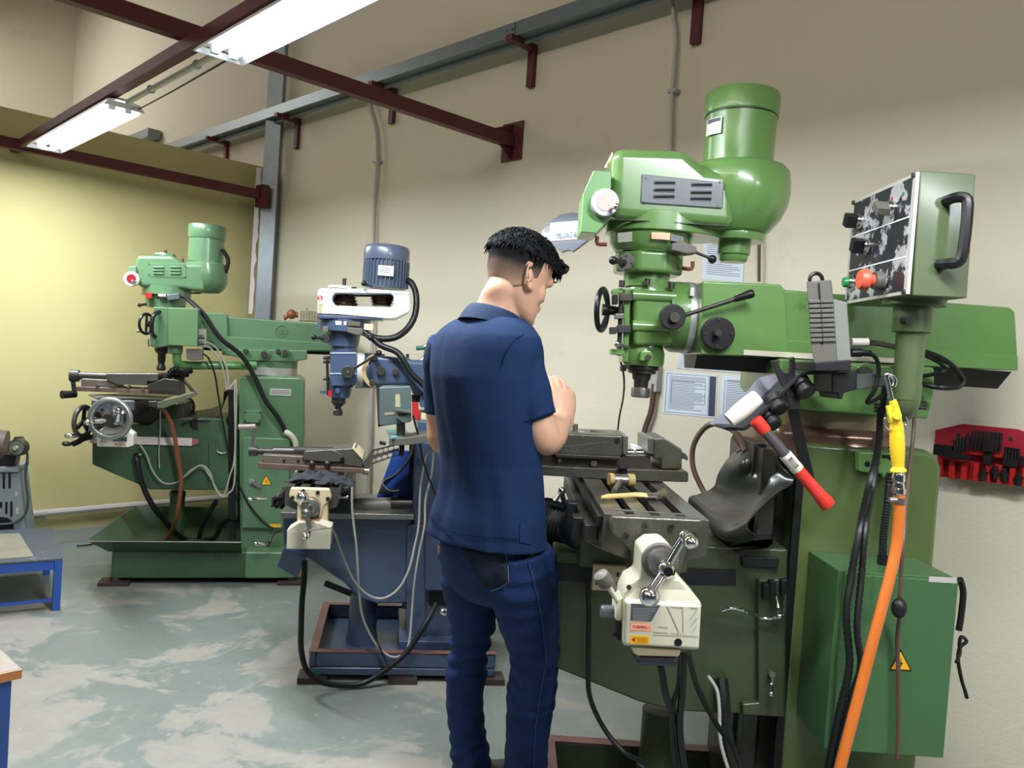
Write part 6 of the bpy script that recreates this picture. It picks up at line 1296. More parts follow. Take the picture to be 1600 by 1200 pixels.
# ================================================================== vises
def vise_like(fr, base, label, parts):
    t = thing('machine_vise', label, 'vise', fr, base, 'machine vises')
    for n_, q, y0, y1, mm, bv in parts: build(n_, prism(fr, q, y0, y1), mm, fr, t, bevel=bv)
    return t
v3 = vise_like(F3, (.30, 0, TZ), 'big oily grey vise on the near green machine, jaws open under the spindle', [
    ('base_flange', zF(-100, 565, 75, 575, 660, 600, 1290, 618, 1310, 632, 1310, 704, 1300, 712, 860, 700, 75, 655, -100, 645), -.09, .12, VISE, .005),
    ('bed', zF(-60, 470, 75, 480, 560, 500, 750, 505, 760, 480, 1000, 482, 1002, 622, 660, 602, -60, 580), -.07, .10, mat('dark_vise_bed', (.075, .06, .05), .35, metal=.5, var=.4, scale=10), .004),
    ('moving_jaw', zF(60, 296, 290, 305, 640, 320, 765, 322, 765, 466, 748, 502, 205, 480, 60, 470), -.085, .11, VISE, .006),
    ('jaw_slide', zF(205, 476, 746, 500, 746, 526, 205, 506), -.10, .12, STLD, .002),
    ('moving_jaw_plate', zF(765, 324, 808, 328, 806, 466, 765, 466), -.088, .115, STL, .001),
    ('fixed_jaw', zF(1020, 347, 1110, 342, 1258, 440, 1258, 606, 1082, 604, 1082, 522, 1018, 516), -.075, .10, VISE, .005),
    ('fixed_jaw_plate', zF(972, 345, 1020, 346, 1018, 478, 972, 472), -.088, .115, STL, .001),
    ('end_hook', zF(1256, 462, 1290, 474, 1308, 510, 1306, 532, 1292, 530, 1282, 515, 1256, 520), -.04, .04, VISE, .003)])
build('jaw_groove', prism(F3, zF(280, 408, 640, 372, 640, 382, 280, 420), -.0858, -.084), STL, F3, v3)
for q, r in ((zF(237, 530)[0], 3.4), (zF(523, 555)[0], 5.2)): build('bed_bolt', disc(F3, q, r, -.085, -.07, n=16), STL, F3, v3, bevel=.001)
build('jaw_screw', disc(F3, zF(716, 368)[0], 4.5, -.087, -.084, n=18), BLS, F3, v3)
for x in (820, 902): build('guide_nut', MB().cyl(F3.p(zF(x - 28, 470)[0], -.05), F3.p(zF(x + 30, 470)[0], -.05), .013, n=12), CHR, F3, v3)
build('far_parallel', prism(F3, zF(905, 300, 950, 300, 972, 345, 972, 472, 905, 440), .09, .12), GRY, F3, v3, bevel=.001)
build('white_parallel', prism(F3, zF(828, 400, 850, 395, 968, 440, 968, 472, 830, 470), .02, .04), PPW, F3, v3)
cl3 = build('clamp_bolt', MB().cyl(F3.p(zF(768, 640)[0], -.105), F3.p(zF(768, 572)[0], -.105), .012, n=12).box(F3.p(zF(735, 605)[0], -.12).x, F3.p(zF(802, 605)[0], -.12).x, -.125, -.0905, F3.p(zF(768, 606)[0], -.12).z, F3.p(zF(768, 580)[0], -.12).z), BLS, F3, v3, bevel=.002)
wr = build('chuck_key', MB().lathe([(.008, 0), (.0085, .004), (.0095, .02), (.0085, .028)], F3.p(zF(362, 300)[0], -.0), (0, 0, 1), 14).cyl(F3.p(zF(335, 274)[0], 0), F3.p(zF(535, 314)[0], -.0), .0035, n=10), STL, F3)
setp(wr, 'small steel key with cross bar lying on top of the near vise', 'key')
fl3 = build('flat_file', MB().bar(F3.p(zF(490, 282)[0], .03), F3.p(zF(722, 316)[0], .03), .03, .006), STLD, F3, bevel=.001)
setp(fl3, 'flat dark steel file lying on top of the near vise', 'file')
# vise on the blue machine
ROUGH = mat('light_vise_steel', (.12, .115, .10), .35, metal=.55, var=.3, scale=10)
RUSTY = mat('rusty_vise_base', (.12, .08, .06), .5, metal=.3, var=.5, scale=12)
v2 = vise_like(F2, (F2.p(z5(480, 700)[0], -.2).x, -.15, TZ2), 'worn steel vise with long crank on the blue machine', [
    ('base_flange', z5(108, 625, 560, 652, 885, 668, 885, 705, 560, 690, 108, 672), -.30, -.12, RUSTY, .003),
    ('bed', z5(142, 566, 440, 580, 440, 622, 870, 625, 870, 668, 560, 652, 142, 622), -.28, -.14, mat('bed_bare', (.17, .14, .11), .4, metal=.5, var=.3), .003),
    ('moving_jaw', z5(442, 556, 455, 540, 650, 528, 718, 560, 735, 580, 735, 610, 710, 622, 600, 620, 442, 604), -.30, -.12, ROUGH, .004),
    ('fixed_jaw', z5(650, 530, 800, 520, 820, 512, 878, 575, 872, 660, 735, 640, 740, 590, 715, 585), -.29, -.11, ROUGH, .004),
    ('cream_jaw_edge', z5(812, 512, 838, 530, 882, 580, 878, 605, 800, 520), -.295, -.12, CRM2, .001),
    ('jaw_slot', z5(712, 590, 742, 590, 742, 620, 712, 618), -.302, -.28, BLK, 0)])
build('lead_screw', MB().cyl(F2.p(z5(75, 540)[0], -.21), F2.p(z5(250, 545)[0], -.21), .014, n=14).cyl(F2.p(z5(225, 545)[0], -.21), F2.p(z5(420, 545)[0], -.21), .024, .02, 16).cyl(F2.p(z5(380, 540)[0], -.21), F2.p(z5(650, 542)[0], -.24), .020, n=14), STLD, F2, v2)
build('crank_hub', MB().cyl(F2.p(z5(45, 538)[0], -.21), F2.p(z5(105, 540)[0], -.21), .022, n=14), STLD, F2, v2)
ckv = build('crank_arm', MB().bar(F2.p(z5(62, 530)[0], -.21), F2.p(z5(88, 362)[0], -.21), .014, .014, up=(0, 1, 0)), STL, F2, v2, bevel=.002)
build('crank_grip', MB().cyl(F2.p(z5(90, 360)[0], -.21), F2.p(z3(1065, 245)[0], -.0 - .21), .012, n=12), mat('pinkish_steel', (.32, .26, .25), .35, metal=.6), F2, v2)
for x in (300, 405): build('bed_bolt', disc(F2, z5(x, 612)[0], 2, -.285, -.28, n=10), BLK, F2, v2)
for x in (505, 618): build('clamp_nut', MB().sph(F2.p(z5(x, 632)[0], -.31), .014, 10).cyl(F2.p(z5(x, 640)[0], -.31), F2.p(z5(x, 665)[0], -.31), .009, n=8), STLD, F2, v2)
build('end_nut', MB().cyl(F2.p(z5(880, 685)[0], -.25), F2.p(z5(925, 688)[0], -.25), .016, n=10).sph(F2.p(z5(908, 640)[0], -.25), .018, 10), mat('pale_nut', (.30, .28, .24), .4, metal=.5), F2, v2)
# vise on the far green machine
v1 = vise_like(F1, (F1.p(z2(400, 1040)[0], -.35).x, -.3, TZ1), 'dark steel vise with a crank on the far green machine', [
    ('base_flange', z2(140, 996, 370, 1005, 500, 1012, 720, 1020, 722, 1046, 500, 1040, 350, 1030, 140, 1022), -.46, -.24, RUSTY, .003),
    ('bed', z2(168, 952, 372, 962, 372, 1006, 560, 1010, 560, 1028, 170, 998), -.44, -.26, mat('bed_bare2', (.19, .16, .13), .4, metal=.5, var=.3), .003),
    ('moving_jaw', z2(312, 922, 610, 922, 606, 965, 545, 965, 545, 990, 375, 985, 312, 958), -.46, -.24, ROUGH, .004),
    ('fixed_jaw', z2(548, 985, 640, 950, 725, 960, 732, 1048, 548, 1040), -.46, -.24, STLD, .005)])
build('lead_screw', MB().cyl(F1.p(z2(112, 934)[0], -.35), F1.p(z2(318, 940)[0], -.35), .020, n=14), STLD, F1, v1)
build('crank_hub', MB().cyl(F1.p(z2(108, 934)[0], -.35), F1.p(z2(158, 936)[0], -.35), .032, n=14), STLD, F1, v1)
build('crank_arm', MB().bar(F1.p(z2(122, 940)[0], -.35), F1.p(z2(133, 1040)[0], -.35), .02, .02, up=(0, 1, 0)), STLD, F1, v1, bevel=.003)
build('crank_grip', MB().cyl(F1.p(z2(140, 1040)[0], -.35), F1.p(z2(60, 1042)[0], -.40), .018, .022, 12), BLS, F1, v1)
for x, y in ((258, 990), (352, 992), (438, 998), (520, 1012)): build('clamp_nut', disc(F1, z2(x, y)[0], 2.2, -.47, -.44, n=10), STL, F1, v1)
# ================================================================== loose things on the tables
c = F3.pz(zF(752, 688)[0], TZ + .026)
hm = thing('soft_faced_hammer', 'small hammer with yellow faces lying on the near table by the vise', 'hammer', F3, (c.x, c.y, TZ))
xa_, xb_ = F3.pz(zF(685, 688)[0], TZ + .026), F3.pz(zF(800, 692)[0], TZ + .026)
dx_ = (xb_ - xa_).normalized(); 
build('head', MB().cyl(xa_, xb_, .0155, n=20), STL, F3, hm, bevel=.001)
for a, b in ((xa_ - dx_ * .014, xa_), (xb_, xb_ + dx_ * .02)): build('yellow_face', MB().cyl(a, b, .0175, n=20), mat('yellow_brown_face', (.33, .25, .08), .5, var=.3, scale=30) if a is not xb_ else bpy.data.materials['yellow_brown_face'], F3, hm, bevel=.002)
he = F3.pz(zF(688, 792)[0], TZ + .008)
build('handle', MB().cyl(c, he, .0075, .0085, 14), STL, F3, hm)
zb0 = TZ + .010
def bq(x, y, z=zb0): return F3.pz(zF(x, y)[0], z)
br_ = thing('paint_brush', 'paintbrush with pale wooden handle lying across the near table slots', 'brush', F3, bq(850, 830, TZ))
hp_ = [bq(582, 838), bq(640, 832), bq(760, 826), bq(820, 822), bq(870, 818), bq(930, 822), bq(962, 826)]
wr_ = [.004, .008, .0085, .0095, .015, .020, .022]
rings = []
for p_, w in zip(hp_, wr_): rings.append([p_ + Vector((0, math.cos(2 * PI * k / 12) * w * .95, math.sin(2 * PI * k / 12) * min(w, .007))) for k in range(12)])
build('handle', MB().loft(rings), WOOD, F3, br_, angle=60)
build('ferrule', MB().loft([[bq(x, y) + Vector((0, math.cos(2 * PI * k / 12) * .022, math.sin(2 * PI * k / 12) * .008)) for k in range(12)] for x, y in ((960, 826), (1035, 828))]), STL, F3, br_, angle=60)
rn = random.Random(2); bb = MB()
for i in range(90):
    a = bq(1030, 828) + Vector((0, rn.uniform(-.02, .02), rn.uniform(-.006, .006))); b = bq(1120 + rn.uniform(-12, 12), 815) + Vector((0, rn.uniform(-.03, .03), rn.uniform(-.007, .014)))
    bb.cyl(a, b, .0012, .0006, 4)
o = build('bristles', bb, mat('oily_bristle', (.10, .09, .05), .6), F3, br_); o['kind'] = 'stuff'
# transverse slot near the table end
o = build('cross_slot', MB().box(TX0 + .025, TX1 - .02, TY0 + .05, TY0 + .064, TZ - .0045, TZ + .0006), STL, F3, table3)
# rags on the blue machine
rn = random.Random(11)
def rag(name, fr, cx, w_, d_, h_, z0, m_, label, cat, n=26, sd=0.0, rot=0):
    rows = []
    for i in range(n):
        r_ = []
        for j in range(n):
            u, v = i / (n - 1) * 2 - 1, j / (n - 1) * 2 - 1
            e = max(0, 1 - (u * u + v * v) * .62)
            jag = 1 + .28 * noise.noise(Vector((u * 1.6 + sd, v * 1.6, sd)))
            nz = noise.noise(Vector((u * 3.2 + sd, v * 3.2, 1.3))) + .5 * noise.noise(Vector((u * 8, v * 8 + sd, 4)))
            z = z0 + .006 + h_ * (e ** .7) * (.55 + .75 * nz); z = max(z, z0 + .005)
            r_.append((cx[0] + u * w_ * jag, cx[1] + v * d_ * jag, z))
        rows.append(r_)
    o = build(name, MB().sheet(rows, .003), m_, fr, angle=180); return setp(o, label, cat)
cr = F2.pz(z5(570, 705)[0], TZ2 + .03)
rag('rag', F2, (cr.x - .02, cr.y + .00), .100, .085, .034, TZ2, mat('dark_blue_rag', (.008, .012, .018), .8, var=.4, scale=14), 'crumpled dark blue grey rag on the table of the blue machine', 'rag', sd=2.1)
cr = F2.pz(z5(700, 755)[0], TZ2 + .02)
rag('work_glove', F2, (cr.x - .01, cr.y), .075, .05, .028, TZ2, mat('dark_glove_cloth', (.007, .010, .015), .8, var=.4, scale=14), 'crumpled dark glove at the front right corner of the blue machine table', 'glove', sd=7.3)
# ================================================================== tray bracket with tools at the near green machine
YT = -.46
tr3 = thing('tool_tray', 'black bent steel tool bracket between the vise and the pendant', 'tray', F3, F3.p((1240, 640), YT))
build('sloped_plate', MB().ext([F3.p(q, YT) for q in [(1131, 668), (1136, 673), (1164, 673), (1172, 668), (1252, 588), (1258, 586), (1330, 582), (1330, 578), (1257, 582), (1249, 584), (1169, 663), (1162, 668), (1138, 667)]], (0, .16, 0)), BLS, F3, tr3, bevel=.001)
build('support_bar', MB().bar(F3.p((1229, 600), YT + .07), F3.p((1266, 757), YT + .15), .028, .012, up=(0, 1, 0)), BLS, F3, tr3, bevel=.002)
build('bracket_box', prism(F3, zE(0, 530, 200, 525, 215, 555, 200, 690, 100, 715, 90, 765, 55, 765, 50, 720, 0, 710), YT + .02, YT + .15), BLS, F3, tr3, bevel=.003)
build('cross_arm', prism(F3, zE(200, 560, 560, 555, 560, 640, 205, 690), YT + .04, YT + .12), mat('dark_arm_paint', (.05, .06, .055), .4), F3, tr3, bevel=.003)
ds = zD
dsp3 = thing('display_unit', 'ribbed grey display unit seen side on, between ram and pendant', 'display', F3, F3.p((1300, 582), YT + .02))
fa = [F3.p(q, YT - .06) for q in [(1261, 438), (1300, 436), (1309, 566), (1272, 568)]]
build('back_cover', MB().ext([F3.p(q, YT - .06) for q in [(1260, 440), (1299, 437), (1302, 468), (1309, 574), (1274, 578), (1267, 540)]], (.035, .09, 0)), GRY, F3, dsp3, bevel=.003)
build('case', MB().ext([F3.p(q, YT - .05) for q in [(1302, 467), (1324, 472), (1331, 571), (1308, 574)]], (.0, .13, 0)), mat('light_grey_case', (.17, .18, .16), .5), F3, dsp3, bevel=.003)
for i in range(9):
    y = 468 + i * 7.6; s_ = (y - 438) * .065
    build('rib', prism(F3, [(1262 + s_, y), (1301 + s_, y - 1), (1301 + s_, y + 5), (1262 + s_, y + 6)], YT - .066, YT - .058), GRY, F3, dsp3, bevel=.002)
build('seam', prism(F3, [(1280, 442), (1281, 442), (1287, 538), (1286, 538)], YT - .067, YT - .059), BLS, F3, dsp3)
build('dark_base', prism(F3, [(1272, 566), (1331, 562), (1330, 580), (1274, 580)], YT - .064, YT + .08), BLS, F3, dsp3, bevel=.003)
build('hanging_loop', MB().tor(F3.p((1275, 437), YT), (0, 1, 0), .016, .005, 20, 8), BLK, F3, dsp3)
build('cable_plug', MB().cyl(F3.p((1330, 551), YT), F3.p((1346, 551), YT), .011, n=12).cyl(F3.p((1346, 551), YT), F3.p((1360, 552), YT), .008, n=10), BLK, F3, dsp3)
build('grey_connector', MB().cyl(F3.p((1330, 535), YT), F3.p((1356, 535), YT), .011, n=12), WIRE, F3, dsp3)
sp3 = build('open_wrench', MB().ext([F3.p(q, YT + .02) for q in zD(930, 618, 975, 615, 985, 650, 1000, 680, 1030, 712, 1060, 705, 1080, 660, 1075, 600, 1100, 585, 1112, 600, 1117, 690, 1108, 745, 1130, 800, 1160, 1000, 1080, 1000, 1030, 850, 960, 700)], (0, .014, 0)), BLS, F3, bevel=.002)
setp(sp3, 'black open ended wrench sticking up out of the black tool bracket', 'wrench')
sheetg = build('grey_sheet', MB().ext([F3.p(q, YT + .10) for q in zD(440, 1110, 600, 985, 700, 890, 760, 840, 800, 785, 850, 745, 960, 724, 1020, 840, 900, 960, 720, 1060, 560, 1145)], (0, .003, 0)), mat('grey_violet_card', (.22, .22, .28), .6, var=.05), F3)
setp(sheetg, 'grey violet card sheet behind the white mallet head', 'card')
def arbor(name, q0, q1, r, label):
    a = F3.p(zD(*q0)[0], YT + .03); b = F3.p(zD(*q1)[0], YT + .0); d = b - a; L_ = d.length
    o = build(name, MB().lathe([(r * .8, 0), (r, .004), (r, L_ * .45), (r * .82, L_ * .5), (r * .82, L_ * .6), (r, L_ * .65), (r, L_ - .004), (r * .8, L_)], a, d, 24), BLS, F3, angle=30); setp(o, label, 'tool holder', 'tool holders in the black bracket')
arbor('tool_holder', (1130, 770), (1210, 880), .026, 'round black tool holder, upper one in the black tool bracket')
arbor('tool_holder', (930, 900), (1000, 1010), .026, 'round black tool holder, middle one, beside the white mallet head')
arbor('tool_holder', (880, 1030), (960, 1130), .022, 'round black tool holder, lowest one, behind the red mallet collar')
# mallet
YM = YT - .08
mh0, mh1 = F3.p(zD(598, 1084)[0], YM), F3.p(zD(822, 898)[0], YM); d = mh1 - mh0; L_ = d.length; R_m = F3.m(64 / 5, zD(700, 1000)[0], YM)
ml = thing('mallet', 'mallet with a white nylon head and red handle on the tool bracket', 'mallet', F3, F3.p((1200, 700), YM))
build('head', MB().lathe([(R_m * .88, 0), (R_m * .93, .003), (R_m * 1.06, L_ * .35), (R_m * 1.08, L_ * .6), (R_m * .98, L_ - .003), (R_m * .9, L_)], mh0, d, 32), WPL, F3, ml, angle=40)
build('head_end_ring', MB().lathe([(R_m * .9, -.001), (R_m * .9, .0)], mh0, d, 32), mat('worn_nylon_end', (.38, .31, .24), .6), F3, ml)
g0, g1 = F3.p(zG(585, 255)[0], YM), F3.p(zG(1082, 838)[0], YM); gd = (g1 - g0); GL = gd.length
def gp(t): return g0 + gd * t
build('red_collar', MB().lathe([(.0125, 0), (.017, .004), (.0165, GL * .13), (.015, GL * .15)], gp(-.02), gd, 20), REDB, F3, ml)
build('handle', MB().lathe([(.013, GL * .1), (.0135, GL * .3), (.014, GL * .5), (.013, GL * .62), (.0115, GL * .75)], gp(0), gd, 20), mat('dark_grey_shaft', (.06, .055, .06), .4, coat=.2), F3, ml, angle=60)
build('red_grip', MB().lathe([(.0142, GL * .56), (.015, GL * .6), (.015, GL * .75), (.0165, GL * .88), (.0195, GL * .98), (.018, GL * 1.01), (.004, GL * 1.02)], gp(0), gd, 20), REDB, F3, ml, angle=50)
nn = gd.cross(Vector((0, 1, 0))).normalized()
lb = build('price_label', MB().lathe([(.0152, GL * .40), (.0156, GL * .405), (.0156, GL * .58), (.0152, GL * .585)], gp(0), gd, 24), mat('barcode_label', (.62, .60, .50), .5), F3, ml)
rn = random.Random(8)
for i in range(12): build('barcode_line', MB().obox(gp(.435 + i * .0095) + Vector((0, -.0158, 0)), gd.normalized() * rn.choice([.0004, .0008]), nn * .006, (0, .0004, 0)), INKB, F3, lb, flat=True)
# ================================================================== air gun on its orange hose
YG = -.76
ag3 = thing('air_blow_gun', 'yellow air blow gun with chrome fitting, hanging in front of the pendant pipe', 'blow gun', F3, F3.p((1405, 740), YG))
build('nozzle', MB().tube([F3.p(q, YG) for q in zE(510, 660, 525, 620, 505, 580, 470, 562, 455, 575, 470, 650, 500, 785)], .0052, sub=5, n=10), CHR, F3, ag3)
def gw_(L): return [F3.p(q, YG) for q in L]
body = [zE(505, 775)[0], zE(520, 830)[0], zE(535, 900)[0], zE(537, 960)[0], zE(540, 1000)[0]]
build('valve_body', MB().tube(gw_(body), [.0075, .0135], sub=5, n=14), YEL, F3, ag3)
build('valve_knob', MB().cyl(F3.p(zE(545, 905)[0], YG - .02), F3.p(zE(545, 905)[0], YG + .012), .0085, n=16).bar(F3.p(zE(475, 820)[0], YG), F3.p(zE(500, 960)[0], YG), .012, .010, up=(0, 1, 0)), mat('yellow_knob', (.62, .55, .03), .4), F3, ag3, bevel=.001)
gr_ = MB(); pr = []
ga, gb = F3.p(zJ(828, 78)[0], YG), F3.p(zJ(838, 362)[0], YG); GLn = (gb - ga).length; k = 26
for i in range(k + 1):
    t = i / k; r_ = .0128 + .0035 * math.sin(PI * min(1, t * 1.15)) ; r_ *= (.92 if i % 2 and 3 < i < 24 else 1); pr.append((r_ if t < .93 else .0165, t * GLn))
build('grip', MB().lathe(pr, ga, gb - ga, 24), YEL, F3, ag3, angle=70)
build('trigger_wire', MB().tube([F3.p(q, YG) for q in zE(470, 905, 440, 930, 437, 975, 455, 1010, 480, 1022)], .0022, sub=5, n=8), CHR, F3, ag3)
build('trigger_wire', MB().tube([F3.p(q, YG + .01) for q in zE(610, 910, 625, 935, 620, 975, 600, 1000)], .0018, sub=5, n=8), CHR, F3, ag3)
fa_, fb_ = F3.p(zJ(840, 360)[0], YG), F3.p(zJ(840, 500)[0], YG); fl_ = (fb_ - fa_).length
build('chrome_fitting', MB().lathe([(.0105, 0), (.0115, fl_ * .1), (.0135, fl_ * .2), (.0135, fl_ * .42), (.011, fl_ * .48), (.0125, fl_ * .6), (.0125, fl_ * .7), (.0145, fl_ * .72), (.0145, fl_ * .92), (.011, fl_)], fa_, fb_ - fa_, 6 * 3), CHR, F3, ag3, angle=25)
build('hose_clamp', MB().lathe([(.0128, 0), (.0128, .014)], F3.p(zJ(848, 515)[0], YG), (0, 0, -1), 24).cyl(F3.p(zJ(785, 530)[0], YG - .01), F3.p(zJ(830, 530)[0], YG - .01), .006, n=10), STL, F3, ag3)
HP_ = [(1405, 770, YG), (1405, 800, YG), (1401, 850, YG), (1392, 895, YG - .01), (1379, 945, YG - .02), (1363, 1005, YG - .03), (1345, 1075, YG - .04), (1328, 1140, YG - .05), (1310, 1210, YG - .06), (1290, 1290, YG - .07)]
build('orange_hose', MB().tube(pt(F3, HP_), .0118, n=16, sub=6), ORG, F3, ag3)
# ================================================================== left side of the room
A = W0.pz((98, 872), .262); B = W0.pz((114, 823), .262); Cx = W0.pz((0, 879), .262)
ux = (Cx - A); ux.z = 0; ux.normalize(); uy = (B - A); uy.z = 0; LY = uy.length; uy.normalize()
uy = (uy - ux * uy.dot(ux)).normalized()
ft = Fr(A.x, A.y, math.degrees(math.atan2(-ux.y, -ux.x)))
lt = thing('low_table', 'low blue steel table with a worn patch on its top', 'table', ft, (-.5, LY / 2, 0))
top = build('top', MB().box(-1.0, 0, 0, LY, .25, .262), mat('worn_slate_top', (.055, .070, .095), .5, var=.2, dirt=(.30, .29, .22), dirt_amt=.1, dirt_scale=4), ft, lt, bevel=.002)
build('bare_patch', MB().xy([(-.72, .06), (-.12, .08), (-.16, LY - .1), (-.62, LY - .06), (-.66, .3)], .262, .2626), mat('bare_tan_patch', (.22, .205, .155), .6, var=.35, scale=9), ft, lt, flat=True)
for x in (0, -.96):
    for y in (0, LY - .035): build('leg', MB().box(x - .035 if x == 0 else x, x if x == 0 else x + .035, y, y + .035, 0, .2495), BLP, ft, lt, bevel=.002)
for y in (.004, LY - .03): build('side_rail', MB().box(-.96, -.036, y, y + .022, .205, .249), BLP, ft, lt, bevel=.002)
build('lower_bar', MB().box(-.96, -.036, .01, .025, .045, .06), BLP, ft, lt)
build('end_rail', MB().box(-.03, -.008, .036, LY - .036, .205, .249), BLP, ft, lt, bevel=.002)
# belt driven grinder on a grey pedestal
zg = zz(0, 660, 6); fg = Fr(-2.86, 4.55, 20); YGm = 0
gm = thing('bench_grinder', 'grey pedestal grinder with slotted stand at the left edge', 'grinder', fg, (0, .1, 0))
PED = mat('pedestal_grey', (.17, .20, .21), .5, var=.12)
ped = prism(fg, [(-30, 731), (27, 731), (29, 738), (34, 780), (40, 830), (47, 868), (-34, 868)], 0, .24)
pz_ = build('pedestal', ped, PED, fg, gm, bevel=.006)
build('pedestal_foot', MB().box(fg.p((-40, 868), 0).x, fg.p((50, 868), 0).x, -.02, .26, 0, fg.p((0, 862), 0).z), PED, fg, gm, bevel=.005)
build('ledge', prism(fg, [(-32, 731), (29, 730), (29, 738), (-32, 738)], -.02, .25), PED, fg, gm, bevel=.004)
for x, y0, y1 in ((36, 475, 622), (90, 472, 618), (60, 745, 858), (107, 742, 882), (10, 745, 800)): build('slot', prism(fg, zg(x - 11, y0, x + 11, y0, x + 11, y1, x - 11, y1), -.002, .004), BLK, fg, gm, bevel=.0)
build('arch_opening', prism(fg, zg(-60, 900, 0, 885, 70, 895, 120, 930, 132, 1000, -60, 1010), -.003, .004), BLS, fg, gm)
for q in (zg(142, 650, 160, 650, 160, 690, 142, 690), zg(148, 800, 170, 800, 172, 862, 150, 862)): build('tan_tag', prism(fg, q, -.003, .0), mat('tan_tag', (.40, .38, .22), .6), fg, gm, flat=True)
hcg = fg.p(zg(155, 238)[0], -.05); rg = fg.m(13.5, zg(155, 238)[0], -.05)
wl = build('pulley_wheel', MB().lathe([(rg, 0), (rg, .05)], hcg, (0.25, 1, 0), 32), STLD, fg, gm, bevel=.004)
build('wheel_face', MB().lathe([(rg * .82, -.003), (rg * .82, .0)], hcg, (0.25, 1, 0), 32), mat('olive_wheel', (.10, .11, .09), .5), fg, gm)
build('wheel_hub', MB().lathe([(rg * .25, -.02), (rg * .25, .0)], hcg, (0.25, 1, 0), 16), mat('pale_hub', (.30, .31, .24), .5), fg, gm)
build('motor_body', MB().cyl(fg.p(zg(60, 215)[0], .06), fg.p(zg(-120, 200)[0], .06), .085, n=24), mat('brown_motor', (.10, .07, .06), .45), fg, gm)
build('motor_mount', prism(fg, zg(-80, 300, 155, 300, 140, 390, 130, 420, -80, 430), .02, .14), BLS, fg, gm, bevel=.004)
build('tool_rest', prism(fg, zg(130, 140, 195, 135, 215, 160, 200, 175, 120, 165), 0, .05), STLD, fg, gm, bevel=.002)
cable('power_cord', fg, [(*zg(235, 245)[0], 0), (*zg(258, 320)[0], 0), (*zg(240, 480)[0], 0), (*zg(250, 620)[0], 0), (*zg(262, 720)[0], 0), (*zg(240, 850)[0], 0), (*zg(140, 935)[0], -.02), (*zg(30, 955)[0], -.03), (*zg(-60, 950)[0], -.03)], .007, mat('dark_green_cord', (.03, .05, .045), .5), gm)
# workbench corner at the lower left
zbn = .76; A = W0.pz((34, 1044), zbn); fb = Fr(A.x, A.y, 48)
wb = thing('workbench', 'blue workbench with a varnished wooden top at the bottom left corner', 'workbench', fb, (-.4, .2, 0))
build('wooden_top', MB().box(-.9, 0, 0, .5, zbn - .018, zbn), mat('worn_bench_top', (.20, .155, .115), .45, var=.2, scale=8), fb, wb, bevel=.002)
build('wood_edge', MB().box(-.9, -.0005, -.004, -.0005, zbn - .018, zbn - .001), WTOP, fb, wb)
build('cabinet_body', MB().box(-.88, -.012, .01, .48, 0, zbn - .0185), mat('deep_blue_paint', (.01, .045, .19), .4, coat=.3), fb, wb, bevel=.003)
# cable lying by the wall behind the chip tray
o = build('floor_cable', MB().tube([W0.pz(q, .01) for q in [(120, 853), (134, 852), (150, 849), (175, 842)]], .005), BLK); setp(o, 'black cable on the floor between the low table and the far green machine', 'cable')
# ================================================================== the man at the near machine
from mathutils.bvhtree import BVHTree
SKIN = mat('skin', (.52, .30, .20), .5, var=.06, scale=18, bump=.05, bscale=200)
SKIN.node_tree.nodes['Principled BSDF'].inputs['Subsurface Weight'].default_value = .08
SKIN.node_tree.nodes['Principled BSDF'].inputs['Subsurface Radius'].default_value = (.02, .008, .004)
SHIRT = mat('navy_pique_cotton', (.0030, .019, .068), .88, var=.12, scale=30, bump=.25, bscale=420, spec=.3)
SHIRTD = mat('navy_trim', (.005, .020, .058), .8, var=.1, bump=.2, bscale=300, spec=.3)
def jeansmat():
    m = mat('blue_denim', (.0065, .024, .092), .8, var=.75, scale=7, bump=.3, bscale=300, spec=.25); return m
JEAN = jeansmat(); JEAND = mat('dark_denim_pocket', (.007, .012, .024), .8, var=.3, scale=14, spec=.25)
THREAD = mat('denim_thread', (.20, .20, .17), .7)
HAIRM = mat('black_hair', (.005, .005, .006), .65, var=.4, scale=60, spec=.16)
AZ = math.radians(45); fB = Vector((math.sin(AZ), math.cos(AZ), 0)); sB = Vector((math.cos(AZ), -math.sin(AZ), 0)); UP = Vector((0, 0, 1))
man = thing('person', 'man in navy polo shirt and jeans, back turned, working at the near machine', 'person', W0, (W0.p((780, 1240), 2.45).x, 2.45, 0))
def ring(c, a, b, fwd=fB, side=sB, n=40, e=2.2, f=None, key=0):
    out = []
    for i in range(n):
        t = 2 * PI * i / n; ct, st_ = math.cos(t), math.sin(t)
        x = abs(ct) ** (2 / e) * (1 if ct > 0 else -1); y = abs(st_) ** (2 / e) * (1 if st_ > 0 else -1)
        k = 1 + (f(t, key) if f else 0); out.append(c + side * (a * x * k) + fwd * (b * y * k))
    return out
def limb(mb, P, n=24, f=None, fl=1.0):
    """P: (px, py, Y, radius); rings kept perpendicular to the limb"""
    C_ = [W0.p((a, b), y) for a, b, y, r in P]; R_ = [p[3] for p in P]
    pts = spline([Vector(c) for c in C_], 6); rs = []
    for i in range(len(R_) - 1):
        for k in range(6): t = k / 6; t = t * t * (3 - 2 * t); rs.append(R_[i] + (R_[i + 1] - R_[i]) * t)
    rs.append(R_[-1]); rings = []; d0 = (pts[1] - pts[0]).normalized(); a = d0.cross(fB).normalized()
    for i, p in enumerate(pts):
        d = (pts[min(i + 1, len(pts) - 1)] - pts[max(0, i - 1)]).normalized(); a = (a - d * a.dot(d)).normalized(); b = d.cross(a)
        rings.append([p + (a * math.cos(2 * PI * k / n) + b * math.sin(2 * PI * k / n) * fl) * rs[i] * (1 + (f(2 * PI * k / n, i / len(pts), p) if f else 0)) for k in range(n)])
    return mb.loft(rings)
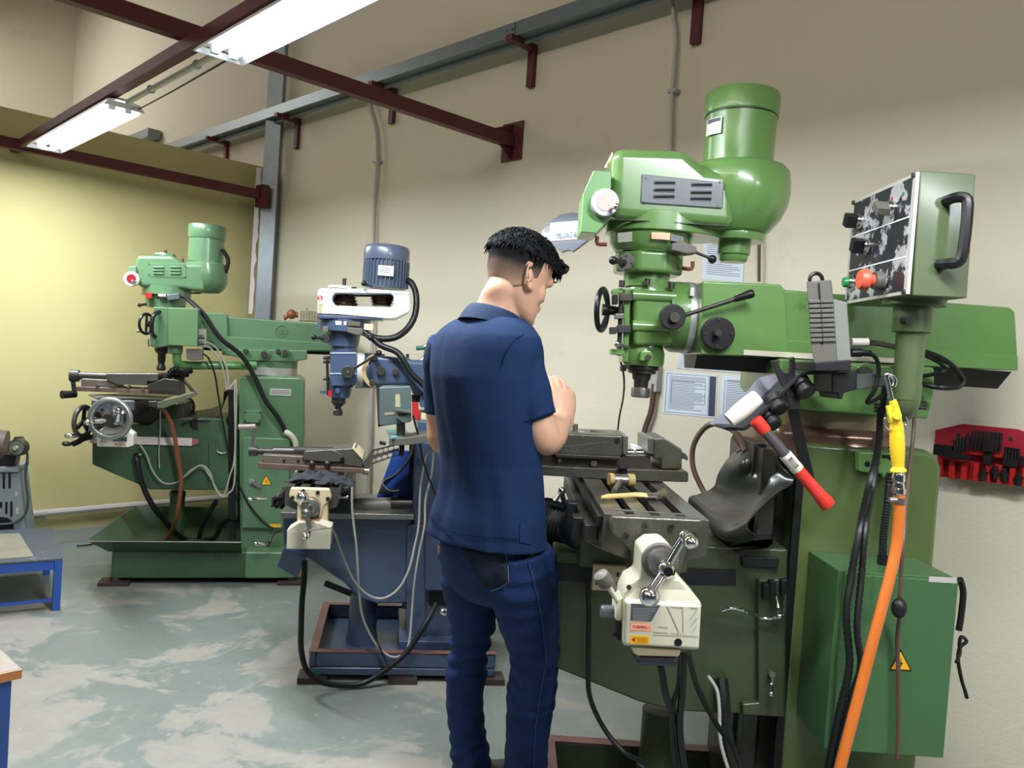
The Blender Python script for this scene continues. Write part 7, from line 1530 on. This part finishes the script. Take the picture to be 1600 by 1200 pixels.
def torso(mb, rows, f=None, grow=0):
    rows = [(W0.p((a, b), y), p, q) for a, b, y, p, q in rows]; rr = []
    cs = spline([r[0] for r in rows], 5); k = 0
    for i in range(len(rows) - 1):
        for j in range(5):
            t = j / 5; rr.append((cs[k], rows[i][1] + (rows[i + 1][1] - rows[i][1]) * t + grow, rows[i][2] + (rows[i + 1][2] - rows[i][2]) * t + grow)); k += 1
    rr.append((cs[-1], rows[-1][1] + grow, rows[-1][2] + grow))
    return mb.loft([ring(c, a, b, f=f, key=c.z, n=72) for c, a, b in rr])
TORSO = [(778, 484, 2.27, .058, .058), (772, 496, 2.27, .085, .068), (766, 508, 2.27, .135, .088), (762, 524, 2.27, .168, .104), (760, 545, 2.275, .182, .116), (758, 590, 2.28, .178, .125),
         (762, 650, 2.29, .168, .122), (768, 720, 2.31, .158, .115), (769, 765, 2.32, .164, .120), (765, 805, 2.33, .180, .132), (762, 834, 2.34, .188, .138), (762, 843, 2.34, .189, .139)]
TORSO = [(a, b, y - .06, p_, q_) for a, b, y, p_, q_ in TORSO]
LEGR = [(808, 860, 2.30, .098), (815, 905, 2.31, .101), (823, 955, 2.33, .088), (833, 1005, 2.35, .076), (835, 1040, 2.36, .070), (829, 1095, 2.40, .069), (824, 1150, 2.43, .065), (821, 1200, 2.44, .064), (819, 1238, 2.45, .063)]
LEGR = [(a, b, y - .08, r) for a, b, y, r in LEGR]
LEGL = [(738, 860, 2.42, .095), (736, 905, 2.43, .092), (738, 955, 2.45, .077), (735, 1000, 2.47, .066), (731, 1030, 2.48, .063), (726, 1090, 2.50, .059), (730, 1140, 2.52, .058), (735, 1180, 2.53, .062), (738, 1203, 2.54, .062)]
ARMR = [(812, 540, 2.19, .056), (822, 590, 2.18, .049), (836, 640, 2.18, .044), (852, 685, 2.19, .043), (860, 680, 2.23, .046), (870, 668, 2.30, .038), (881, 652, 2.35, .026)]
ARMR = [(a, b, y - .03, r) for a, b, y, r in ARMR]
ARML = [(694, 545, 2.40, .054), (688, 600, 2.42, .047), (688, 660, 2.43, .042), (695, 692, 2.44, .040), (740, 670, 2.52, .036), (790, 650, 2.58, .028)]
# ---- head in its own coordinates: x right, y forward, z up
hc = W0.p((808, 433), 2.22); HA, HP = math.radians(57), math.radians(20)
hF = Vector((math.sin(HA) * math.cos(HP), math.cos(HA) * math.cos(HP), -math.sin(HP))); hS = Vector((math.cos(HA), -math.sin(HA), 0)); hU = hS.cross(hF)
def H_(x, y, z): return hc + hS * x + hF * y + hU * z
HR = [(-.116, .082, .050, .018), (-.105, .092, .020, .040), (-.085, .093, -.015, .052), (-.06, .091, -.050, .060), (-.03, .089, -.074, .067), (0, .087, -.090, .071), (.03, .090, -.097, .0755), (.055, .091, -.096, .0755), (.08, .080, -.086, .067), (.10, .058, -.065, .050), (.114, .03, -.035, .028), (.118, .008, -.012, .010)]
def headring(z, yf, yb, w, g=0, n=40, a0=0, a1=2 * PI, full=True):
    cy, b = (yf + yb) / 2, (yf - yb) / 2 + g; w = w + g; m = n if full else n + 1
    return [H_(w * math.copysign(abs(math.cos(t)) ** .9, math.cos(t)), cy + b * math.sin(t), z) for t in [a0 + (a1 - a0) * i / n for i in range(m)]]
def hr_at(z):
    for i in range(len(HR) - 1):
        if HR[i][0] <= z <= HR[i + 1][0]:
            t = (z - HR[i][0]) / (HR[i + 1][0] - HR[i][0]); return [HR[i][k] + (HR[i + 1][k] - HR[i][k]) * t for k in (1, 2, 3)]
    return list(HR[-1][1:]) if z > 0 else list(HR[0][1:])
body = MB()
body.loft([headring(z, *[v for v in hr_at(z)]) for z in [-.116 + i * .234 / 30 for i in range(31)]])
body.loft([[H_(*p) for p in r] for r in ([(-.008, .082, .018), (.008, .082, .018), (.006, .088, .018), (-.006, .088, .018)], [(-.010, .085, -.005), (.010, .085, -.005), (.006, .102, -.005), (-.006, .102, -.005)], [(-.015, .085, -.022), (.015, .085, -.022), (.009, .108, -.022), (-.009, .108, -.022)], [(-.013, .085, -.032), (.013, .085, -.032), (.007, .104, -.032), (-.007, .104, -.032)])])
for x in (-.032, .032): body.sph(H_(x, .082, .022), .016, 10)                       # brows
body.sph(H_(0, .088, -.052), .016, 12, (1.3, .9, .6)); body.sph(H_(0, .088, -.063), .015, 12, (1.2, .8, .6)); body.sph(H_(0, .084, -.095), .019, 12)
for x in (-.042, .042): body.sph(H_(x, .056, -.022), .022, 12, (1, 1, 1.5))
for sgn in (-1, 1):
    er = [H_(sgn * (.073 + .012 * math.sin(PI * i / 9) + .002), -.004 - .024 * math.sin(2 * PI * i / 18 + .5), -.006 + .032 * math.cos(2 * PI * i / 18)) for i in range(15)]
    body.tube(er, .0042, n=8, sub=2); body.sph(H_(sgn * .073, -.004, -.006), .018, 12, (.35, .8, 1.1)); body.sph(H_(sgn * .074, .006, -.030), .009, 10)
nk_ = [H_(0, -.020, .01), H_(0, -.026, -.045), W0.p((779, 478), 2.215), W0.p((767, 515), 2.21)]
nk_ = spline(nk_, 5); body.loft([ring(c, .044 + .028 * (i / 15) ** 1.3, .046 + .024 * (i / 15) ** 1.3, n=28) for i, c in enumerate(nk_)])
torso(body, TORSO[2:], grow=-.022)
core = MB(); limb(body, [(a, b, y, r - .016) for a, b, y, r in LEGR[:-1]] + [(819, 1250, 2.38, .042)]); limb(body, [(a, b, y, r - .016) for a, b, y, r in LEGL[:-1]] + [(738, 1230, 2.54, .042)])
body.sph(W0.p((765, 875), 2.31), .12, 20, (1.1, .9, .8))
limb(body, ARMR); limb(body, ARML)
# ---- hands: a palm and five fingers closed on a short handle
def hand_at(mb, w, d, nrm, side, held):
    """w wrist, d direction of the palm, nrm palm side, side towards the thumb"""
    d, nrm, side = d.normalized(), nrm.normalized(), side.normalized()
    for k, (s_, L_, r) in enumerate(((.030, .088, .0098), (.010, .095, .0100), (-.010, .090, .0096), (-.028, .078, .0088))):
        kn = w + d * L_ + side * s_
        seg = [.040, .026, .021] if k < 3 else [.032, .021, .018]
        p = [w + d * .025 + side * s_ * .6, kn]; a = math.radians(38 + 4 * k); q = kn
        for j, sL in enumerate(seg):
            q = q + (d * math.cos(a) + nrm * math.sin(a)) * sL; p.append(q); a += math.radians(62)
        mb.tube(p, [r * 1.12, r * .85], n=10, sub=4); mb.sph(p[-1], r * .88, 10); mb.sph(kn, r * 1.12, 10)
    mb.loft([[w + d * t + side * (math.cos(2 * PI * i / 20) * a_) + nrm * (math.sin(2 * PI * i / 20) * b_) for i in range(20)] for t, a_, b_ in ((-.02, .027, .021), (.01, .031, .020), (.04, .040, .018), (.075, .043, .016), (.094, .040, .012))])
    tb_ = [w + d * .012 + side * .022, w + d * .040 + side * .050 + nrm * .014, w + d * .066 + side * .054 + nrm * .030, w + d * .082 + side * .040 + nrm * .042]
    mb.tube(tb_, [.0135, .0095], n=10, sub=4); mb.sph(tb_[-1], .0098, 10)
wR = W0.p((882, 655), 2.33); dR = (W0.p((878, 606), 2.37) - wR).normalized()
hand_at(body, wR, dR, Vector((-.25, .96, .0)), Vector((-.95, -.25, .1)), None)
wL = W0.p((795, 650), 2.585); hand_at(body, wL, Vector((.8, .3, .25)), Vector((.2, -.3, -.9)), Vector((-.4, .8, 0)), None)
bo = build('body', body, SKIN, W0, man)
rm = bo.modifiers.new('fuse', 'REMESH'); rm.mode = 'VOXEL'; rm.voxel_size = .0048; rm.use_smooth_shade = True
sm = bo.modifiers.new('smooth', 'SMOOTH'); sm.iterations = 3; sm.factor = .5
# eyes
for x in (-.032, .032):
    e_ = build('eye', MB().sph(H_(x, .066, .004), .0115, 14), PPW, W0, man); build('iris', MB().sph(H_(x, .0745, .002), .0052, 10), HAIRM, W0, e_)
    build('eyebrow', MB().tube([H_(x - .018, .0925, .026), H_(x, .0975, .030), H_(x + .018, .0925, .027)], .0028, n=6), HAIRM, W0, man)
# faded short hair: a close shell on the back and sides, darker towards the crown
FADE = bpy.data.materials.new('clipped_hair'); FADE.use_nodes = True; nt = FADE.node_tree; bb_ = nt.nodes['Principled BSDF']
at_ = node(nt, 'ShaderNodeAttribute', attribute_name='fade'); nz_ = node(nt, 'ShaderNodeTexNoise', Scale=420, Detail=2); tcn = node(nt, 'ShaderNodeTexCoord'); nt.links.new(tcn.outputs['Object'], nz_.inputs[0])
ad_ = node(nt, 'ShaderNodeMath', operation='MULTIPLY_ADD'); nt.links.new(nz_.outputs['Fac'], ad_.inputs[0]); ad_.inputs[1].default_value = .35; nt.links.new(at_.outputs['Fac'], ad_.inputs[2])
rp_ = node(nt, 'ShaderNodeValToRGB'); rp_.color_ramp.elements[0].position = .18; rp_.color_ramp.elements[0].color = (.50, .29, .195, 1); rp_.color_ramp.elements[1].position = 1.0; rp_.color_ramp.elements[1].color = (.012, .011, .012, 1)
el = rp_.color_ramp.elements.new(.55); el.color = (.20, .13, .095, 1)
nt.links.new(ad_.outputs[0], rp_.inputs[0]); nt.links.new(rp_.outputs[0], bb_.inputs['Base Color']); bb_.inputs['Roughness'].default_value = .8; bb_.inputs['Specular IOR Level'].default_value = .1
fm = MB(); nn_ = 45; fr_ = []; fv = []
for j in range(16):
    r_ = []
    for i in range(nn_):
        t = math.radians(168 + (374 - 168) * i / (nn_ - 1)); d_ = abs(i - 22) / 22; zl = -.060 + .050 * d_ ** 2 + (.014 if d_ > .9 else 0)
        z = zl + (.062 - zl) * j / 15; yf, yb_, w = hr_at(z); cy, b_ = (yf + yb_) / 2, (yf - yb_) / 2 + .0004 + .0014 * min(1, j / 5); w += .0004 + .0014 * min(1, j / 5)
        r_.append(H_(w * math.copysign(abs(math.cos(t)) ** .9, math.cos(t)), cy + b_ * math.sin(t), z)); fv.append(max(0, min(1, (z + .050 - .02 * d_ ** 6) / .085)))
    fr_.append(r_)
fm.loft(fr_, cap=False, closed=False)
fo = build('clipped_hair', fm, FADE, W0, man, angle=180)
atr = fo.data.attributes.new('fade', 'FLOAT', 'POINT')
for i in range(len(fm.v)): atr.data[i].value = fv[i]
sd_ = fo.modifiers.new('thick', 'SOLIDIFY'); sd_.thickness = .002; sd_.offset = -1
# hair on top
hm_ = MB(); n1, n2 = 46, 30; rings = []
def hair_r(t, p):
    """direction (angle t around, p from crown 0..1 down) -> point"""
    front = math.sin(t)                                   # +1 front
    low = .030 - .012 * (1 if front < -.2 else 0) + (.040 * max(0, front) ** .7)      # hairline height by direction
    low = .018 + .012 * (1 + front) + .028 * max(0, front) ** 2
    th = p * 1.45
    w, yl, yb_, hz = .0835, .112, .106, .090
    z = .040 + hz * math.cos(th); rr = math.sin(th)
    y = (yl if front > 0 else yb_) * front * rr - .004; x = w * math.cos(t) * rr
    if front > .2 and p > .35: y += .012 * (front - .2) * min(1, (p - .35) * 3); z += .004
    z = max(z, low)
    return Vector((x, y, z))
for k in range(n2 + 1):
    p = max(.02, k / n2); r_ = []
    for i in range(n1):
        t = 2 * PI * i / n1; v = hair_r(t, p); nz = noise.noise(v * 38) * .006 + noise.noise(v * 90) * .004
        c0 = Vector((0, -.004, .035)); v = v + (v - c0).normalized() * (nz + .001); r_.append(H_(*v))
    rings.append(r_)
inner = []
hm_.loft(rings)
ho = build('hair', hm_, HAIRM, W0, man, angle=180)
rn = random.Random(21); tf = MB()
for i in range(1500):
    t = rn.random() * 2 * PI; p = rn.random() ** .6 * .98 + .02; v = hair_r(t, p); c0 = Vector((0, -.004, .02)); n_ = (v - c0).normalized()
    flow = Vector((math.sin(t * 3) * .2, 1, .12)) if v.y > -.03 else Vector((rn.uniform(-.4, .4), .2, -.6))
    if p > .8: flow = Vector((0, .15 if v.y < .05 else .5, -1))
    flow = (flow - n_ * flow.dot(n_)).normalized(); L_ = rn.uniform(.014, .026) * (1.15 if v.y > .06 else 1)
    lift = .35 if p < .8 else .08
    a = v - n_ * .003; b = v + flow * L_ * .5 + n_ * (.003 + lift * .006); c_ = v + flow * L_ + n_ * (.001 + lift * .006)
    tf.tube([H_(*a), H_(*b), H_(*c_)], [.0022, .0005], n=4, sub=1)
to = build('hair_strands', tf, HAIRM, W0, ho, angle=180); to['kind'] = 'stuff'
# front tuft curling down over the forehead
tq = MB()
for i in range(60):
    x = rn.uniform(-.045, .05); a = Vector((x, .085, .085 + rn.uniform(-.01, .008))); b = Vector((x * 1.02, .108 + rn.uniform(-.006, .006), .078 + rn.uniform(-.01, .01))); c_ = Vector((x * 1.05, .107 + rn.uniform(-.006, .006), .056 + rn.uniform(-.012, .012)))
    tq.tube([H_(*a), H_(*b), H_(*c_)], [.0065, .002], n=5, sub=3)
build('front_tuft', tq, HAIRM, W0, ho, angle=180)['kind'] = 'stuff'
# ---- shirt
def fold_shirt(t, z):
    g = .035 * math.sin(3 * t + z * 9) * max(0, min(1, (1.35 - z) * 2.2)) + .03 * noise.noise(Vector((math.cos(t) * 2.3, math.sin(t) * 2.3, z * 5))) + .012 * noise.noise(Vector((math.cos(t) * 5 + z * 4, math.sin(t) * 5, z * 3 + 9)))
    g += .05 * noise.noise(Vector((math.cos(t) * 3 + z * 7, math.sin(t) * 3 - z * 2, 3.7))) * max(0, min(1, (1.25 - z) * 4))
    g += .012 * math.exp(-((t - 4.6) / .10) ** 2) - .012 * math.exp(-((t - 4.42) / .08) ** 2)
    return g
shirt = MB(); torso(shirt, TORSO[1:], f=fold_shirt)
def fs(t, u, p): return .05 * noise.noise(p * 14) + .03 * math.sin(2 * t + u * 14)
limb(shirt, [(806, 532, 2.15, .060), (815, 560, 2.145, .062), (824, 600, 2.145, .057), (841, 653, 2.15, .053)], f=fs)
limb(shirt, [(700, 535, 2.34, .058), (693, 565, 2.37, .060), (690, 600, 2.42, .054), (689, 646, 2.43, .052)], f=fs)
sho = build('polo_shirt', shirt, SHIRT, W0, man)
rm = sho.modifiers.new('fuse', 'REMESH'); rm.mode = 'VOXEL'; rm.voxel_size = .0058; rm.use_smooth_shade = True
sm = sho.modifiers.new('smooth', 'SMOOTH'); sm.iterations = 2
# hem bands and collar
co = MB(); cr_ = []
for i, (r_, dz) in enumerate(((.088, -.014), (.083, .002), (.074, .020), (.068, .027), (.062, .026), (.066, -.005))):
    c = W0.p((771, 500), 2.212) + UP * dz + fB * (-.004 + dz * .25); rg = []
    for k in range(44):
        t = 2 * PI * k / 44; q = c + sB * math.cos(t) * r_ * 1.02 + fB * math.sin(t) * r_ * 1.06; q.z -= .020 * math.sin(t) + .006; rg.append(q)
    cr_.append(rg)
co.loft(cr_, cap=False); col_ = build('collar', co, SHIRTD, W0, sho, angle=180)
# ---- jeans
def fj(key):
    def g(t, u, p):
        z = p.z; k = math.exp(-((z - .50) / .10) ** 2) * 1.5 + math.exp(-((z - .14) / .10) ** 2) * 1.1 + .30 + .5 * math.exp(-((z - .80) / .07) ** 2)
        return 1.7 * k * (.060 * noise.noise(Vector((p.x * 9 + key, p.y * 9, z * 42))) + .03 * math.sin(z * 120 + 4 * math.sin(t + key)))
    return g
jm = MB(); limb(jm, LEGR, f=fj(1.3), n=40); limb(jm, LEGL, f=fj(5.1), n=40)
torso(jm, [(a_, b_, y_ - .06, p_, q_) for a_, b_, y_, p_, q_ in [(768, 812, 2.34, .150, .108), (766, 850, 2.35, .162, .118), (767, 880, 2.36, .168, .126), (770, 915, 2.37, .150, .110), (774, 935, 2.38, .11, .085)]])
jo = build('jeans', jm, JEAN, W0, man)
rm = jo.modifiers.new('fuse', 'REMESH'); rm.mode = 'VOXEL'; rm.voxel_size = .0058; rm.use_smooth_shade = True
sm = jo.modifiers.new('smooth', 'SMOOTH'); sm.iterations = 1
bj = BVHTree.FromPolygons([tuple(v) for v in jm.v], [f for f in jm.f if len(f) == 4]); bs_ = BVHTree.FromPolygons([tuple(v) for v in shirt.v], [f for f in shirt.f if len(f) == 4])
def hit(bv, q, off=.002):
    d = (W0.p(q, 2.0) - CAM).normalized(); h = bv.ray_cast(CAM, d)
    return (h[0] - d * off) if h[0] is not None else W0.p(q, 2.2)
z9 = zz(640, 840, 3.3333)
def patch(bv, quad, nu, nv, off, th):
    rows = []
    for i in range(nu + 1):
        r_ = []
        for j in range(nv + 1):
            q = lerp4(quad, i / nu, j / nv); r_.append(hit(bv, q, off))
        rows.append(r_)
    return MB().sheet(rows, th)
pk = MB(); Q = z9(262, 92, 500, 62, 516, 232, 405, 262)
pko = build('back_pocket', patch(bj, z9(270, 60, 498, 60, 516, 230, 400, 258), 12, 12, .0035, -.0045), JEAND, W0, jo, angle=180)
def stitch(L, bv=bj, r=.0011, m=THREAD, nm='stitching', par=jo):
    pts = []
    for i in range(len(L) - 1):
        for k in range(6): t = k / 6; pts.append(hit(bv, (L[i][0] + (L[i + 1][0] - L[i][0]) * t, L[i][1] + (L[i + 1][1] - L[i][1]) * t), .0055))
    pts.append(hit(bv, L[-1], .0055)); return build(nm, MB().tube(pts, r, n=5, sub=1), m, W0, par)
stitch(z9(498, 62, 512, 150, 516, 232, 470, 262, 425, 280)); stitch(z9(348, 142, 420, 112, 480, 85)); stitch(z9(300, 80, 350, 125, 404, 158))
stitch(z9(590, 0, 610, 90, 640, 200, 670, 320, 690, 430, 705, 560, 712, 640, 690, 760, 672, 880, 655, 1000, 650, 1100, 648, 1190), r=.0013, m=mat('faded_seam', (.035, .06, .13), .8))
SEAM = mat('shirt_seam', (.002, .008, .03), .95, spec=.1)
z7 = zz(640, 350, 5.3333); z8 = zz(640, 560, 4)
# sleeve seams and hems
stitch(z7(955, 918, 880, 960, 820, 1040, 780, 1130, 770, 1190), bs_, .0014, SEAM, 'shoulder_seam', sho)
stitch(z8(715, 395, 760, 385, 830, 362, 903, 330), bs_, .0012, SEAM, 'sleeve_hem', sho)
stitch(z8(128, 985, 180, 1040, 240, 1075, 330, 1100, 500, 1120, 680, 1130), bs_, .0012, SEAM, 'bottom_hem', sho)
slit = build('side_slit', MB().ext([hit(bs_, q, .004) for q in z8(690, 1040, 712, 1035, 765, 1165, 690, 1150)], (0, .002, 0)), JEAN, W0, sho)
# ---- shoes
for nm_, (px, py, Y_) in (('shoe', (815, 1258, 2.38)), ('shoe', (737, 1222, 2.54))):
    a = W0.p((px, py), Y_); a.z = 0; rr = []
    for t, w, h in ((-.075, .025, .06), (-.065, .036, .085), (-.02, .040, .11), (.03, .042, .095), (.09, .046, .065), (.14, .045, .05), (.18, .036, .042), (.20, .016, .03)):
        rr.append([a + fB * t + sB * (w * math.cos(2 * PI * k / 20)) + UP * max(.012, .5 * h + .012 + .5 * h * math.sin(2 * PI * k / 20)) for k in range(20)])
    s_ = build(nm_, MB().loft(rr), mat('black_leather', (.010, .010, .011), .35, var=.2) if px > 800 else bpy.data.materials['black_leather'], W0, man, angle=60)
    rr = [[a + fB * t + sB * (w * math.cos(2 * PI * k / 16)) * 1.06 + UP * z for t, w in [(tt, ww)] for k in range(16)] for tt, ww, z in ()]
    build('sole', MB().xy([((a + fB * t + sB * w).x, (a + fB * t + sB * w).y) for t, w in ((-.08, -.03), (-.085, .0), (-.08, .03), (0, .042), (.08, .05), (.15, .048), (.20, .02), (.208, 0), (.20, -.02), (.15, -.046), (.08, -.046), (0, -.038))], 0, .016), BKR, W0, s_)
